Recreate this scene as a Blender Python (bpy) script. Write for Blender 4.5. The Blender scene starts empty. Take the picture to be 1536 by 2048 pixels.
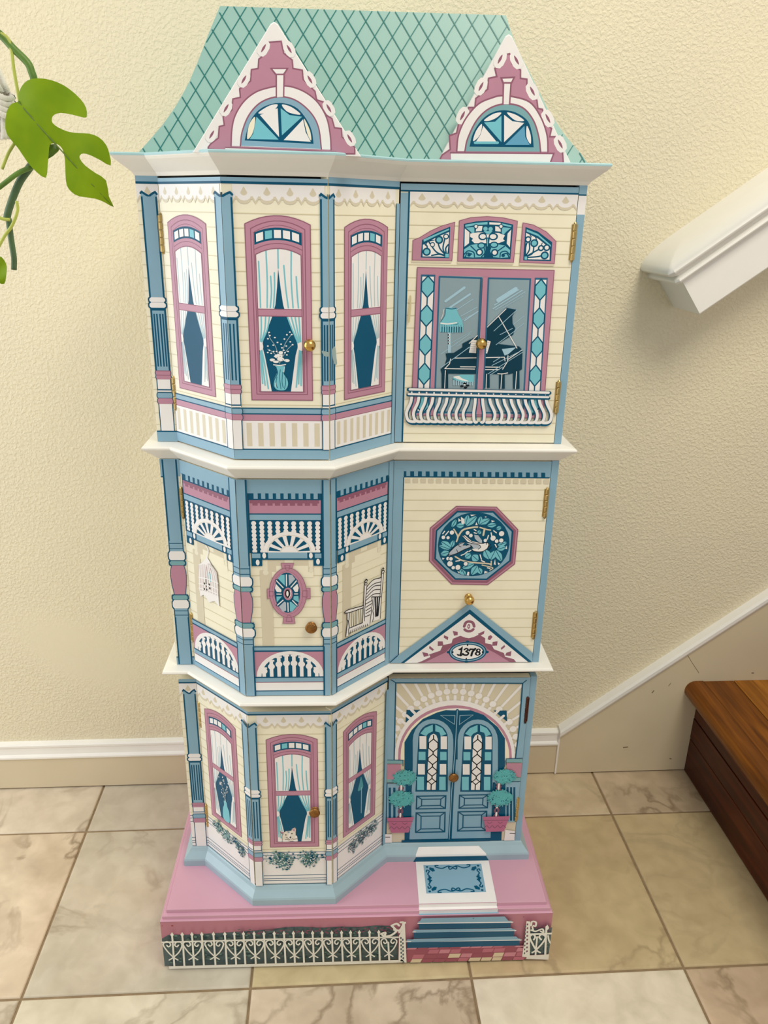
import bpy, bmesh, math, random
from mathutils import Vector, Matrix
C = bpy.context.scene.collection
SC = bpy.context.scene
PI = math.pi

# ------------------------------------------------------------------ camera, light, exposure
cam = bpy.data.objects.new('camera', bpy.data.cameras.new('camera'))
C.objects.link(cam)
cam.location = (-0.00451, -1.30832, 1.07593)
cam.rotation_euler = (1.206725, -0.019044, -0.066126)
cam.data.sensor_fit = 'VERTICAL'
cam.data.sensor_height = 24.0
cam.data.lens = 18.42373
cam.data.clip_start = 0.02
SC.camera = cam

W = bpy.data.worlds.new('world')
SC.world = W
W.use_nodes = True
W.node_tree.nodes['Background'].inputs[0].default_value = (1.0, 0.97, 0.925, 1)
W.node_tree.nodes['Background'].inputs[1].default_value = 0.56

def area_light(name, loc, target, sx, sy, power, col):
    l = bpy.data.lights.new(name, 'AREA')
    l.shape = 'RECTANGLE'; l.size = sx; l.size_y = sy; l.energy = power; l.color = col
    o = bpy.data.objects.new(name, l)
    C.objects.link(o)
    o.location = loc
    o.rotation_euler = (Vector(target) - Vector(loc)).to_track_quat('-Z', 'Y').to_euler()
    return o

area_light('window_daylight', (-1.66, -0.56, 1.15), (0.0, -0.50, 1.0), 1.05, 1.7, 17, (0.92, 0.96, 1.0))
area_light('ceiling_lamp', (0.75, -1.35, 2.65), (0.25, -0.1, 0.7), 0.9, 0.9, 27, (1.0, 0.92, 0.78))

SC.view_settings.view_transform = 'Standard'
SC.view_settings.look = 'None'
SC.view_settings.gamma = 1.0
SC.view_settings.use_curve_mapping = False
SC.view_settings.exposure = 0.10

# ------------------------------------------------------------------ helpers
def lin(c):
    return tuple(((x / 255) / 12.92 if x / 255 <= .04045 else (((x / 255) + .055) / 1.055) ** 2.4) for x in c) + (1,)

def new_mat(name):
    m = bpy.data.materials.new(name)
    m.use_nodes = True
    nt = m.node_tree
    return m, nt, nt.nodes['Principled BSDF']

def plain(name, rgb, rough=.45, metal=0.0, var=0.05, scale=18, bump=0.0, bscale=200, coat=0.0):
    """one colour with a faint procedural mottling and optional fine relief"""
    m, nt, b = new_mat(name)
    b.inputs['Roughness'].default_value = rough
    b.inputs['Metallic'].default_value = metal
    b.inputs['Coat Weight'].default_value = coat
    tc = nt.nodes.new('ShaderNodeTexCoord')
    n = nt.nodes.new('ShaderNodeTexNoise'); n.inputs['Scale'].default_value = scale; n.inputs['Detail'].default_value = 4
    nt.links.new(tc.outputs['Object'], n.inputs['Vector'])
    r = nt.nodes.new('ShaderNodeValToRGB')
    c = lin(rgb)
    r.color_ramp.elements[0].position = .3; r.color_ramp.elements[1].position = .7
    r.color_ramp.elements[0].color = tuple(x * (1 - var) for x in c[:3]) + (1,)
    r.color_ramp.elements[1].color = tuple(min(1, x * (1 + var)) for x in c[:3]) + (1,)
    nt.links.new(n.outputs['Fac'], r.inputs['Fac'])
    nt.links.new(r.outputs['Color'], b.inputs['Base Color'])
    if bump:
        n2 = nt.nodes.new('ShaderNodeTexNoise'); n2.inputs['Scale'].default_value = bscale; n2.inputs['Detail'].default_value = 3
        nt.links.new(tc.outputs['Object'], n2.inputs['Vector'])
        bp = nt.nodes.new('ShaderNodeBump'); bp.inputs['Strength'].default_value = bump; bp.inputs['Distance'].default_value = .002
        nt.links.new(n2.outputs['Fac'], bp.inputs['Height'])
        nt.links.new(bp.outputs['Normal'], b.inputs['Normal'])
    return m

def obj(name, bm, mats, parent=None, smooth=False, label=None):
    bm.normal_update()
    me = bpy.data.meshes.new(name)
    bm.to_mesh(me); bm.free()
    for m in (mats if isinstance(mats, (list, tuple)) else [mats]):
        me.materials.append(m)
    if smooth:
        me.polygons.foreach_set('use_smooth', [True] * len(me.polygons))
    o = bpy.data.objects.new(name, me)
    C.objects.link(o)
    if parent is not None:
        o.parent = parent
    if label:
        o['label'] = label
    return o

def structure(o):
    o['kind'] = 'structure'
    return o

def tag(o, label, cat, group=None):
    o['label'] = label; o['category'] = cat
    if group: o['group'] = group
    return o

def box(bm, x0, y0, z0, x1, y1, z1, bev=0.0):
    vs = [bm.verts.new(p) for p in ((x0, y0, z0), (x1, y0, z0), (x1, y1, z0), (x0, y1, z0), (x0, y0, z1), (x1, y0, z1), (x1, y1, z1), (x0, y1, z1))]
    fs = [bm.faces.new([vs[i] for i in f]) for f in ((3, 2, 1, 0), (4, 5, 6, 7), (0, 1, 5, 4), (1, 2, 6, 5), (2, 3, 7, 6), (3, 0, 4, 7))]
    if bev:
        es = list({e for f in fs for e in f.edges})
        bmesh.ops.bevel(bm, geom=es, offset=bev, segments=2, profile=.6, affect='EDGES')
    return fs

def loft(bm, rings, cap=True, closed=True):
    """rings: lists of 3-D points with equal counts, joined by quads"""
    R = [[bm.verts.new(p) for p in r] for r in rings]
    n = len(R[0])
    for a, b in zip(R, R[1:]):
        for i in range(n if closed else n - 1):
            j = (i + 1) % n
            bm.faces.new((a[i], a[j], b[j], b[i]))
    if cap:
        bm.faces.new(R[0][::-1]); bm.faces.new(R[-1])
    bmesh.ops.recalc_face_normals(bm, faces=bm.faces[:])
    return R

def tube(bm, pts, rads, seg=10, cap=True):
    pts = [Vector(p) for p in pts]
    rings = []
    up = Vector((0, 1, .01)).normalized()
    for i, p in enumerate(pts):
        t = (pts[min(i + 1, len(pts) - 1)] - pts[max(i - 1, 0)]).normalized()
        a = t.cross(up)
        if a.length < 1e-4: a = t.cross(Vector((1, 0, 0)))
        a.normalize(); b = a.cross(t).normalized()
        r = rads[i] if isinstance(rads, (list, tuple)) else rads
        rings.append([p + (a * math.cos(k * 2 * PI / seg) + b * math.sin(k * 2 * PI / seg)) * r for k in range(seg)])
    loft(bm, rings, cap)

def catmull(p, n=4, closed=False):
    p = [Vector(q) for q in p]
    if len(p) < 3 and not closed: return p
    out = []
    m = len(p)
    for i in range(m if closed else m - 1):
        a = p[(i - 1) % m] if closed or i else p[0] * 2 - p[1]
        b = p[i]; c = p[(i + 1) % m]
        d = p[(i + 2) % m] if closed or i + 2 < m else p[-1] * 2 - p[-2]
        for k in range(n):
            t = k / n
            out.append(.5 * ((2 * b) + (c - a) * t + (2 * a - 5 * b + 4 * c - d) * t * t + (3 * b - a - 3 * c + d) * t ** 3))
    if not closed: out.append(p[-1])
    return out

# ------------------------------------------------------------------ materials of the room
def wall_material():
    m, nt, b = new_mat('wall_plaster')
    L = nt.links
    b.inputs['Roughness'].default_value = .62
    tc = nt.nodes.new('ShaderNodeTexCoord')
    n = nt.nodes.new('ShaderNodeTexNoise'); n.inputs['Scale'].default_value = 3.2; n.inputs['Detail'].default_value = 5
    L.new(tc.outputs['Object'], n.inputs['Vector'])
    r = nt.nodes.new('ShaderNodeValToRGB')
    r.color_ramp.elements[0].position = .3; r.color_ramp.elements[0].color = lin((224, 215, 188))
    r.color_ramp.elements[1].position = .7; r.color_ramp.elements[1].color = lin((232, 222, 192))
    L.new(n.outputs['Fac'], r.inputs['Fac'])
    sp = nt.nodes.new('ShaderNodeTexVoronoi'); sp.inputs['Scale'].default_value = 13
    L.new(tc.outputs['Object'], sp.inputs['Vector'])
    sr = nt.nodes.new('ShaderNodeValToRGB')
    sr.color_ramp.elements[0].position = .018; sr.color_ramp.elements[0].color = (.35, .35, .35, 1)
    sr.color_ramp.elements[1].position = .028; sr.color_ramp.elements[1].color = (0, 0, 0, 1)
    L.new(sp.outputs['Distance'], sr.inputs['Fac'])
    mx = nt.nodes.new('ShaderNodeMix'); mx.data_type = 'RGBA'
    mx.inputs['B'].default_value = lin((150, 132, 96))
    L.new(sr.outputs['Color'], mx.inputs['Factor']); L.new(r.outputs['Color'], mx.inputs['A'])
    L.new(mx.outputs['Result'], b.inputs['Base Color'])
    # orange-peel relief, worn smooth in broad patches
    n1 = nt.nodes.new('ShaderNodeTexNoise'); n1.inputs['Scale'].default_value = 205; n1.inputs['Detail'].default_value = 3; n1.inputs['Distortion'].default_value = .5
    L.new(tc.outputs['Object'], n1.inputs['Vector'])
    cr = nt.nodes.new('ShaderNodeValToRGB')
    cr.color_ramp.elements[0].position = .38; cr.color_ramp.elements[1].position = .72
    cr.color_ramp.interpolation = 'EASE'
    L.new(n1.outputs['Fac'], cr.inputs['Fac'])
    # trowelled-over patches low on the wall
    mp = nt.nodes.new('ShaderNodeMapping'); mp.inputs['Location'].default_value = (.50, 0, -.34); 
    L.new(tc.outputs['Object'], mp.inputs['Vector'])
    gm = nt.nodes.new('ShaderNodeMapping'); gm.vector_type = 'TEXTURE'
    gm.inputs['Location'].default_value = (-.47, 0, .30); gm.inputs['Scale'].default_value = (.20, .5, .10); gm.inputs['Rotation'].default_value = (0, math.radians(28), 0)
    L.new(tc.outputs['Object'], gm.inputs['Vector'])
    gr = nt.nodes.new('ShaderNodeTexGradient'); gr.gradient_type = 'QUADRATIC_SPHERE'
    L.new(gm.outputs['Vector'], gr.inputs['Vector'])
    mr = nt.nodes.new('ShaderNodeMapRange'); mr.inputs['From Max'].default_value = .35; mr.inputs['To Min'].default_value = .44; mr.inputs['To Max'].default_value = .04
    L.new(gr.outputs['Fac'], mr.inputs['Value'])
    bp = nt.nodes.new('ShaderNodeBump'); bp.inputs['Distance'].default_value = .0022
    L.new(mr.outputs['Result'], bp.inputs['Strength'])
    L.new(cr.outputs['Color'], bp.inputs['Height'])
    L.new(bp.outputs['Normal'], b.inputs['Normal'])
    return m

def tile_material():
    m, nt, b = new_mat('stone_look_tile')
    L = nt.links
    oi = nt.nodes.new('ShaderNodeObjectInfo')
    tc = nt.nodes.new('ShaderNodeTexCoord')
    mul = nt.nodes.new('ShaderNodeMath'); mul.operation = 'MULTIPLY'; mul.inputs[1].default_value = 40
    L.new(oi.outputs['Random'], mul.inputs[0])
    def noise(scale, detail, dist=0.0, off=0.0):
        n = nt.nodes.new('ShaderNodeTexNoise'); n.noise_dimensions = '4D'
        n.inputs['Scale'].default_value = scale; n.inputs['Detail'].default_value = detail; n.inputs['Distortion'].default_value = dist
        a = nt.nodes.new('ShaderNodeMath'); a.operation = 'ADD'; a.inputs[1].default_value = off
        L.new(mul.outputs[0], a.inputs[0]); L.new(a.outputs[0], n.inputs['W']); L.new(tc.outputs['Object'], n.inputs['Vector'])
        return n
    def ramp(src, stops):
        r = nt.nodes.new('ShaderNodeValToRGB')
        e = r.color_ramp.elements
        e[1].position, e[1].color = stops[1]; e[0].position, e[0].color = stops[0]
        for p, c in stops[2:]:
            k = e.new(p); k.color = c
        L.new(src, r.inputs['Fac'])
        return r
    def mixed(kind, fac, a, b_, fv=None):
        m_ = nt.nodes.new('ShaderNodeMix'); m_.data_type = 'RGBA'; m_.blend_type = kind
        if fac is not None: L.new(fac, m_.inputs['Factor'])
        else: m_.inputs['Factor'].default_value = fv
        L.new(a, m_.inputs['A'])
        if isinstance(b_, tuple): m_.inputs['B'].default_value = b_
        else: L.new(b_, m_.inputs['B'])
        return m_
    big = ramp(noise(6.5, 8, 1.0).outputs['Fac'], [(.34, (1.12, 1.12, 1.10, 1)), (.68, (.80, .77, .72, 1))])
    m1 = mixed('MULTIPLY', oi.outputs['Alpha'], oi.outputs['Color'], big.outputs['Color'])
    pk = ramp(noise(4.0, 5, .6, 7).outputs['Fac'], [(.48, (0, 0, 0, 1)), (.72, (.5, .5, .5, 1))])
    pa = nt.nodes.new('ShaderNodeMath'); pa.operation = 'MULTIPLY'
    L.new(pk.outputs['Color'], pa.inputs[0]); L.new(oi.outputs['Alpha'], pa.inputs[1])
    m2 = mixed('MIX', pa.outputs[0], m1.outputs['Result'], lin((200, 170, 142)))
    fine = ramp(noise(30, 9, .6, 5).outputs['Fac'], [(.34, (1.07, 1.07, 1.06, 1)), (.68, (.86, .84, .80, 1))])
    m2 = mixed('MULTIPLY', None, m2.outputs['Result'], fine.outputs['Color'], .8)
    # weathered veins, only in some areas
    v = noise(8, 12, .8, 3)
    vr = ramp(v.outputs['Fac'], [(.525, (0, 0, 0, 1)), (.565, (.9, .9, .9, 1)), (.60, (.12, .12, .12, 1))])
    msk = ramp(noise(3.3, 2, .3, 11).outputs['Fac'], [(.40, (0, 0, 0, 1)), (.56, (.85, .85, .85, 1))])
    mm = nt.nodes.new('ShaderNodeMath'); mm.operation = 'MULTIPLY'
    L.new(vr.outputs['Color'], mm.inputs[0]); L.new(msk.outputs['Color'], mm.inputs[1])
    ma = nt.nodes.new('ShaderNodeMath'); ma.operation = 'MULTIPLY'
    L.new(mm.outputs[0], ma.inputs[0]); L.new(oi.outputs['Alpha'], ma.inputs[1]); mm = ma
    m3 = nt.nodes.new('ShaderNodeMix'); m3.data_type = 'RGBA'; m3.inputs['B'].default_value = lin((128, 108, 82))
    L.new(mm.outputs[0], m3.inputs['Factor']); L.new(m2.outputs['Result'], m3.inputs['A'])
    L.new(m3.outputs['Result'], b.inputs['Base Color'])
    b.inputs['Roughness'].default_value = .42
    bp = nt.nodes.new('ShaderNodeBump'); bp.inputs['Strength'].default_value = .35; bp.inputs['Distance'].default_value = .003
    L.new(v.outputs['Fac'], bp.inputs['Height']); L.new(bp.outputs['Normal'], b.inputs['Normal'])
    return m

def wood_material(name, dark, mid, light, rough=.32):
    m, nt, b = new_mat(name)
    L = nt.links
    tc = nt.nodes.new('ShaderNodeTexCoord'); oi = nt.nodes.new('ShaderNodeObjectInfo')
    mp = nt.nodes.new('ShaderNodeMapping'); mp.inputs['Scale'].default_value = (14, .9, 14)
    L.new(tc.outputs['Object'], mp.inputs['Vector'])
    n = nt.nodes.new('ShaderNodeTexNoise'); n.noise_dimensions = '4D'; n.inputs['Scale'].default_value = 6; n.inputs['Detail'].default_value = 7; n.inputs['Distortion'].default_value = .6
    mu = nt.nodes.new('ShaderNodeMath'); mu.operation = 'MULTIPLY'; mu.inputs[1].default_value = 30
    L.new(oi.outputs['Random'], mu.inputs[0]); L.new(mu.outputs[0], n.inputs['W'])
    L.new(mp.outputs['Vector'], n.inputs['Vector'])
    r = nt.nodes.new('ShaderNodeValToRGB')
    e = r.color_ramp.elements
    e[0].position = .28; e[0].color = lin(dark); e[1].position = .74; e[1].color = lin(light)
    k = e.new(.5); k.color = lin(mid)
    L.new(n.outputs['Fac'], r.inputs['Fac']); L.new(r.outputs['Color'], b.inputs['Base Color'])
    b.inputs['Roughness'].default_value = rough
    b.inputs['Specular IOR Level'].default_value = .25
    bp = nt.nodes.new('ShaderNodeBump'); bp.inputs['Strength'].default_value = .08; bp.inputs['Distance'].default_value = .001
    L.new(n.outputs['Fac'], bp.inputs['Height']); L.new(bp.outputs['Normal'], b.inputs['Normal'])
    return m

M_wall = wall_material()
M_tile = tile_material()
M_grout = plain('grout', (140, 119, 90), .9, var=.15, scale=60, bump=.4, bscale=300)
M_white = plain('white_trim_paint', (240, 238, 232), .33, var=.02)
M_trimcream = plain('cream_trim_paint', (214, 201, 172), .45, var=.04, scale=6)
M_tread = wood_material('tread_wood', (78, 40, 6), (114, 64, 12), (150, 90, 22))
M_treadlight = wood_material('tread_wood_light', (104, 60, 14), (150, 94, 26), (186, 124, 46))
M_riser = wood_material('riser_wood', (44, 12, 4), (72, 24, 8), (100, 42, 14))

# ------------------------------------------------------------------ room
bm = bmesh.new(); box(bm, -1.7, 0, -.05, 2.2, .10, 2.7)
structure(obj('wall_back', bm, M_wall))
bm = bmesh.new(); box(bm, -1.7, -2.4, -.06, 2.2, 0, -.0022)
floor = structure(obj('floor', bm, M_grout))
T, X0, A0 = .3302, -0.45608, 0.13197
G = .0019
tile_cache = {}
def tile(x0, y0, x1, y1, at):
    cx, cy = (x0 + x1) / 2, (y0 + y1) / 2
    key = (round(x1 - x0, 4), round(y1 - y0, 4))
    if key not in tile_cache:
        b = bmesh.new(); w, h = key
        prof = ((0, -.012), (0, -.0016), (.0012, -.0003), (.003, 0))
        loft(b, [[(-w / 2 + o, -h / 2 + o, z), (w / 2 - o, -h / 2 + o, z), (w / 2 - o, h / 2 - o, z), (-w / 2 + o, h / 2 - o, z)] for o, z in prof])
        o = obj('tile', b, M_tile, floor); tile_cache[key] = o
    else:
        o = tile_cache[key].copy(); C.objects.link(o); o.parent = floor
    o.location = (cx, cy, 0)
    r, g, b_, a = TONE.get(at, HUES[(at[0] * 3 + at[1] * 5) % 4])
    o.color = lin((r, g, b_))[:3] + (a,)
HUES = [(206, 194, 174, .6), (198, 188, 170, .5), (206, 188, 166, .9), (214, 204, 184, .3)]
# tiles differ in tone and in how mottled they are, tanner at right to paint in warm dim light: (column, row from the wall)
TONE = {(-1, 0): (212, 200, 182, .7), (0, 0): (198, 189, 172, .35), (2, 0): (202, 186, 156, .8), (3, 0): (198, 180, 156, 1.0),
        (-1, 1): (212, 197, 176, 1.0), (0, 1): (196, 189, 172, .6), (1, 1): (202, 186, 146, .5), (2, 1): (196, 177, 138, .6), (3, 1): (196, 178, 140, .3),
        (-1, 2): (208, 198, 180, .5), (0, 2): (214, 206, 186, .8), (1, 2): (208, 192, 170, .9), (2, 2): (226, 216, 194, .15), (3, 2): (200, 178, 152, 1.0)}
for i in range(-4, 6):
    xa, xb = X0 + i * T + G, X0 + (i + 1) * T - G
    tile(xa, -A0 + G, xb, -.003, (i, 0))
    for j in range(6):
        tile(xa, -A0 - (j + 1) * T + G, xb, -A0 - j * T - G, (i, j + 1))

def baseboard(name, x0, x1):
    # flat cream board with a moulded white cap
    b = bmesh.new(); box(b, x0, -.0115, .003, x1, 0, .0715, .0008)
    o = structure(obj(name, b, M_trimcream))
    b = bmesh.new()
    prof = ((0, .0715), (-.0125, .0715), (-.0145, .073), (-.0145, .0765), (-.0125, .079), (-.0105, .081), (-.0095, .088), (-.009, .094), (-.0105, .0965), (-.0105, .1005), (-.008, .1035), (0, .105))
    loft(b, [[(x, y, z) for y, z in prof] for x in (x0, x1)])
    obj('cap', b, M_white, o)
baseboard('baseboard_left', -1.7, -.02)
baseboard('baseboard_right', -.019, .4545)

# stair skirt: board against the wall that climbs with the stair, white strip on its top edge
SL = .795
b = bmesh.new()
pts = [(.4555, .003), (.4555, .092), (.4555 + 1.5, .092 + 1.5 * SL), (.4555 + 1.5, .003)]
loft(b, [[(x, -.013, z) for x, z in pts], [(x, 0, z) for x, z in pts]])
skirt = structure(obj('trim_1', b, M_trimcream))
skirt['label'] = 'cream stair skirt board against the wall'
b = bmesh.new()
ang = math.atan(SL); nx, nz = -math.sin(ang), math.cos(ang)
def sk(s, n): return (.4555 + s * math.cos(ang) + n * nx, .092 + s * math.sin(ang) + n * nz)
prof = ((-.0, 0), (-.017, 0), (-.019, .004), (-.019, .010), (-.016, .014), (0, .016))
r0 = []; r1 = []
for y, n in prof:
    x, z = sk(0.0, n); r0.append((.4545, y, .092 + n / nz)); x, z = sk(1.9, n); r1.append((x, y, z))
loft(b, [r0, r1])
obj('cap_strip', b, M_white, skirt)
b = bmesh.new(); box(b, .4535, -.0142, .002, .4570, 0, .096)
obj('caulk_line', b, M_white, skirt)

M_scuff = plain('scuff', (120, 104, 80), .8, var=.1)
def scuff(pts, w):
    b = bmesh.new(); p = [Vector((x, z)) for x, z in pts]
    for a, c in zip(p, p[1:]):
        n = Vector((-(c - a).y, (c - a).x)).normalized() * w
        b.faces.new([b.verts.new((q.x, -.0133, q.y)) for q in (a - n, c - n, c + n, a + n)])
    obj('scuff_mark', b, M_scuff, skirt)
for pts, w in [([(0.63303, 0.19211), (0.63628, 0.19786)], 0.0011), ([(0.59082, 0.06233), (0.60118, 0.06324)], 0.001), ([(0.69333, 0.03157), (0.6978, 0.03016)], 0.001), ([(0.68413, 0.28928), (0.70387, 0.26068), (0.72213, 0.23629)], 0.0004), ([(0.66444, 0.20763), (0.6685, 0.21449)], 0.0006), ([(0.8302, 0.23381), (0.83538, 0.23369)], 0.0012)]: scuff(pts, w)

# ------------------------------------------------------------------ wooden stairs
stairs = bpy.data.objects.new('staircase', None); C.objects.link(stairs); stairs.location = (.729, -.4, 0)
tag(stairs, 'dark red-brown wooden stair step with rounded nosing, right of the house cabinet', 'stairs')
stairs.location = (0, 0, 0)
Y0, Y1 = -.0132, -1.15
def plank(name, x0, x1, z0, z1, m, bev=.0012):
    b = bmesh.new(); box(b, x0, Y1, z0, x1, Y0, z1, bev)
    return obj(name, b, m, stairs)
for k, (dx, dz) in enumerate(((0, 0), (.27, .2165))):
    # nosing: half-round front
    b = bmesh.new()
    prof = [(.7335 + dx, .218 + dz), (.7335 + dx, .178 + dz)]
    for q in range(11):
        t = PI / 2 + PI * q / 10
        prof.append((.7185 + dx + .0195 * math.cos(t), .198 + dz - .020 * math.sin(t)))
    prof = [prof[0], prof[1]] + prof[2:][::1]
    loft(b, [[(x, y, z) for x, z in prof] for y in (Y0, Y1)])
    obj('nosing', b, M_tread, stairs, smooth=False)
    plank('tread_plank', .7347 + dx, .7955 + dx, .178 + dz, .2172 + dz, M_tread)
    plank('tread_plank', .7967 + dx, .875 + dx, .178 + dz, .2176 + dz, M_treadlight)
    plank('tread_plank', .8762 + dx, 1.0 + dx, .178 + dz, .2174 + dz, M_tread)
    zb = 0 if k == 0 else .2175
    plank('riser_board', .729 + dx, .75 + dx, max(.1315, .1315) + dz, .178 + dz, M_riser, .0018)
    plank('riser_board', .7282 + dx, .75 + dx, .0825 + dz, .1303 + dz, M_riser, .0018)
    plank('riser_board', .7285 + dx, .75 + dx, .002 + zb, .0812 + dz, M_riser, .0018)

# ------------------------------------------------------------------ hand rail on the wall
rail = bpy.data.objects.new('stair_handrail', None); C.objects.link(rail)
tag(rail, 'white painted handrail with moulded cap, sloping up the wall above the stairs', 'handrail')
DS = Vector((.806, 0, .592)); DN = Vector((-.592, 0, .806)); P0 = Vector((.531, 0, .988))
def rp(s, y, n): return P0 + DS * s + DN * n + Vector((0, y, 0))
b = bmesh.new()
Ls = 1.1
loft(b, [[rp(s, 0, -.062), rp(s, -.098, -.062), rp(s, -.1, -.060), rp(s, -.1, 0), rp(s, 0, 0)] for s in (0, Ls)])
obj('rail_board', b, M_white, rail)
b = bmesh.new()
lv = [(0, .001), (0, .009), (.002, .0115), (.005, .0125), (.008, .0115), (.0098, .009), (.0108, .0055), (.0125, .006), (.0145, .011), (.018, .0155), (.0225, .017), (.027, .0155), (.0315, .0105), (.0352, .002), (.0382, -.010), (.0403, -.025), (.0412, -.042)]
def ch(o): return .45 * o if o > .0067 else .003
loft(b, [[rp(-o, 0, n), rp(-o, -.1 - o + ch(o), n), rp(-o + ch(o), -.1 - o, n), rp(Ls, -.1 - o, n), rp(Ls, 0, n)] for n, o in lv])
for e_ in b.edges:
    if len(e_.link_faces) == 2 and e_.calc_face_angle(0) > .6: e_.smooth = False
cap = obj('rail_cap', b, M_white, rail)
for p_ in cap.data.polygons: p_.use_smooth = len(p_.vertices) == 4

# ------------------------------------------------------------------ paints of the house cabinet
PAL = dict(cream=(242, 237, 212), cream2=(234, 229, 206), line=(212, 203, 168), white=(240, 238, 236), pink=(188, 136, 157), rose=(146, 92, 114), blue=(136, 175, 196), deep=(0, 82, 114),
    aqua=(118, 196, 210), tan=(216, 207, 182), grey=(140, 164, 174), ink=(14, 22, 30), paleblue=(164, 202, 220), sage=(124, 172, 178), steel=(48, 104, 138), night=(4, 58, 78),
    silver=(178, 190, 202), lilac=(238, 232, 238), fold=(170, 200, 208), sage2=(124, 164, 164), fern=(70, 118, 112), slate=(76, 96, 108), fawn=(228, 220, 206), brown=(88, 66, 58),
    lampgreen=(70, 150, 160), leafteal=(84, 176, 180), leafteal2=(104, 200, 198), plum=(122, 78, 100), plum2=(140, 70, 92), potpink=(184, 106, 138), glassblue=(96, 164, 198),
    hedge=(82, 100, 102), hedge2=(98, 130, 118), hedge3=(60, 88, 88), navy=(34, 88, 118), fence=(236, 234, 222), bricka=(190, 112, 128), brickb=(222, 205, 172), brickc=(206, 138, 150), brickd=(158, 84, 100),
    chip=(150, 60, 60), roofline=(30, 116, 112), rust=(200, 150, 120), stain=(206, 194, 152), bluestain=(152, 174, 172), cagegap=(214, 204, 200))
PM = {k: plain('paint_' + k, v, .31, var=.025, scale=30) for k, v in PAL.items()}
for m_ in PM.values(): m_.node_tree.nodes['Principled BSDF'].inputs['Specular IOR Level'].default_value = .42
for k_ in ('deep', 'night', 'navy', 'steel', 'ink'): PM[k_].node_tree.nodes['Principled BSDF'].inputs['Specular IOR Level'].default_value = .2
M_green = plain('roof_green_paint', (147, 186, 177), .42, var=.03, scale=12)
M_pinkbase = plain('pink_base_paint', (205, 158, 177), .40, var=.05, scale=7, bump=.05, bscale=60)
M_pinkshaded = plain('pink_base_paint_shaded', (186, 122, 137), .42, var=.05, scale=7)  # same pink as the base top, darkened to paint in shade on the plinth
M_mould = plain('moulding_blue_paint', (160, 187, 197), .30, var=.06, scale=14, bump=.06, bscale=40)
M_ledge = plain('ledge_white_paint', (240, 238, 230), .36, var=.02)
M_capaqua = plain('aqua_edge_paint', (168, 208, 212), .36, var=.06, scale=40)
M_dark = plain('dark_inside', (20, 30, 40), .7)
M_brass = plain('polished_brass', (214, 172, 96), .24, metal=1.0, var=.10, scale=60)
M_bronze = plain('aged_bronze', (150, 108, 62), .36, metal=1.0, var=.25, scale=240, bump=.5, bscale=420)
M_hinge = plain('hinge_brass', (196, 170, 112), .34, metal=1.0, var=.2, scale=90)
M_hingedark = plain('hinge_tarnished', (88, 52, 40), .5, metal=.8, var=.2, scale=90)

LN='line';DT='deep';LB='blue';WH='white';PK='pink';PD='rose';AQ='aqua';TN='tan';CR='cream';GY='grey';BK='ink';PL='paleblue';SG='sage'

def clip_rect(pts, u0, v0, u1, v1):
    for ax, lim, sg in ((0, u0, 1), (0, u1, -1), (1, v0, 1), (1, v1, -1)):
        out = []
        for i, q in enumerate(pts):
            p = pts[i - 1]
            dp, dq = (p[ax] - lim) * sg, (q[ax] - lim) * sg
            if (dp < 0) != (dq < 0): out.append(p.lerp(q, dp / (dp - dq)))
            if dq >= 0: out.append(q)
        pts = out
        if len(pts) < 3: return []
    return pts

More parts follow.
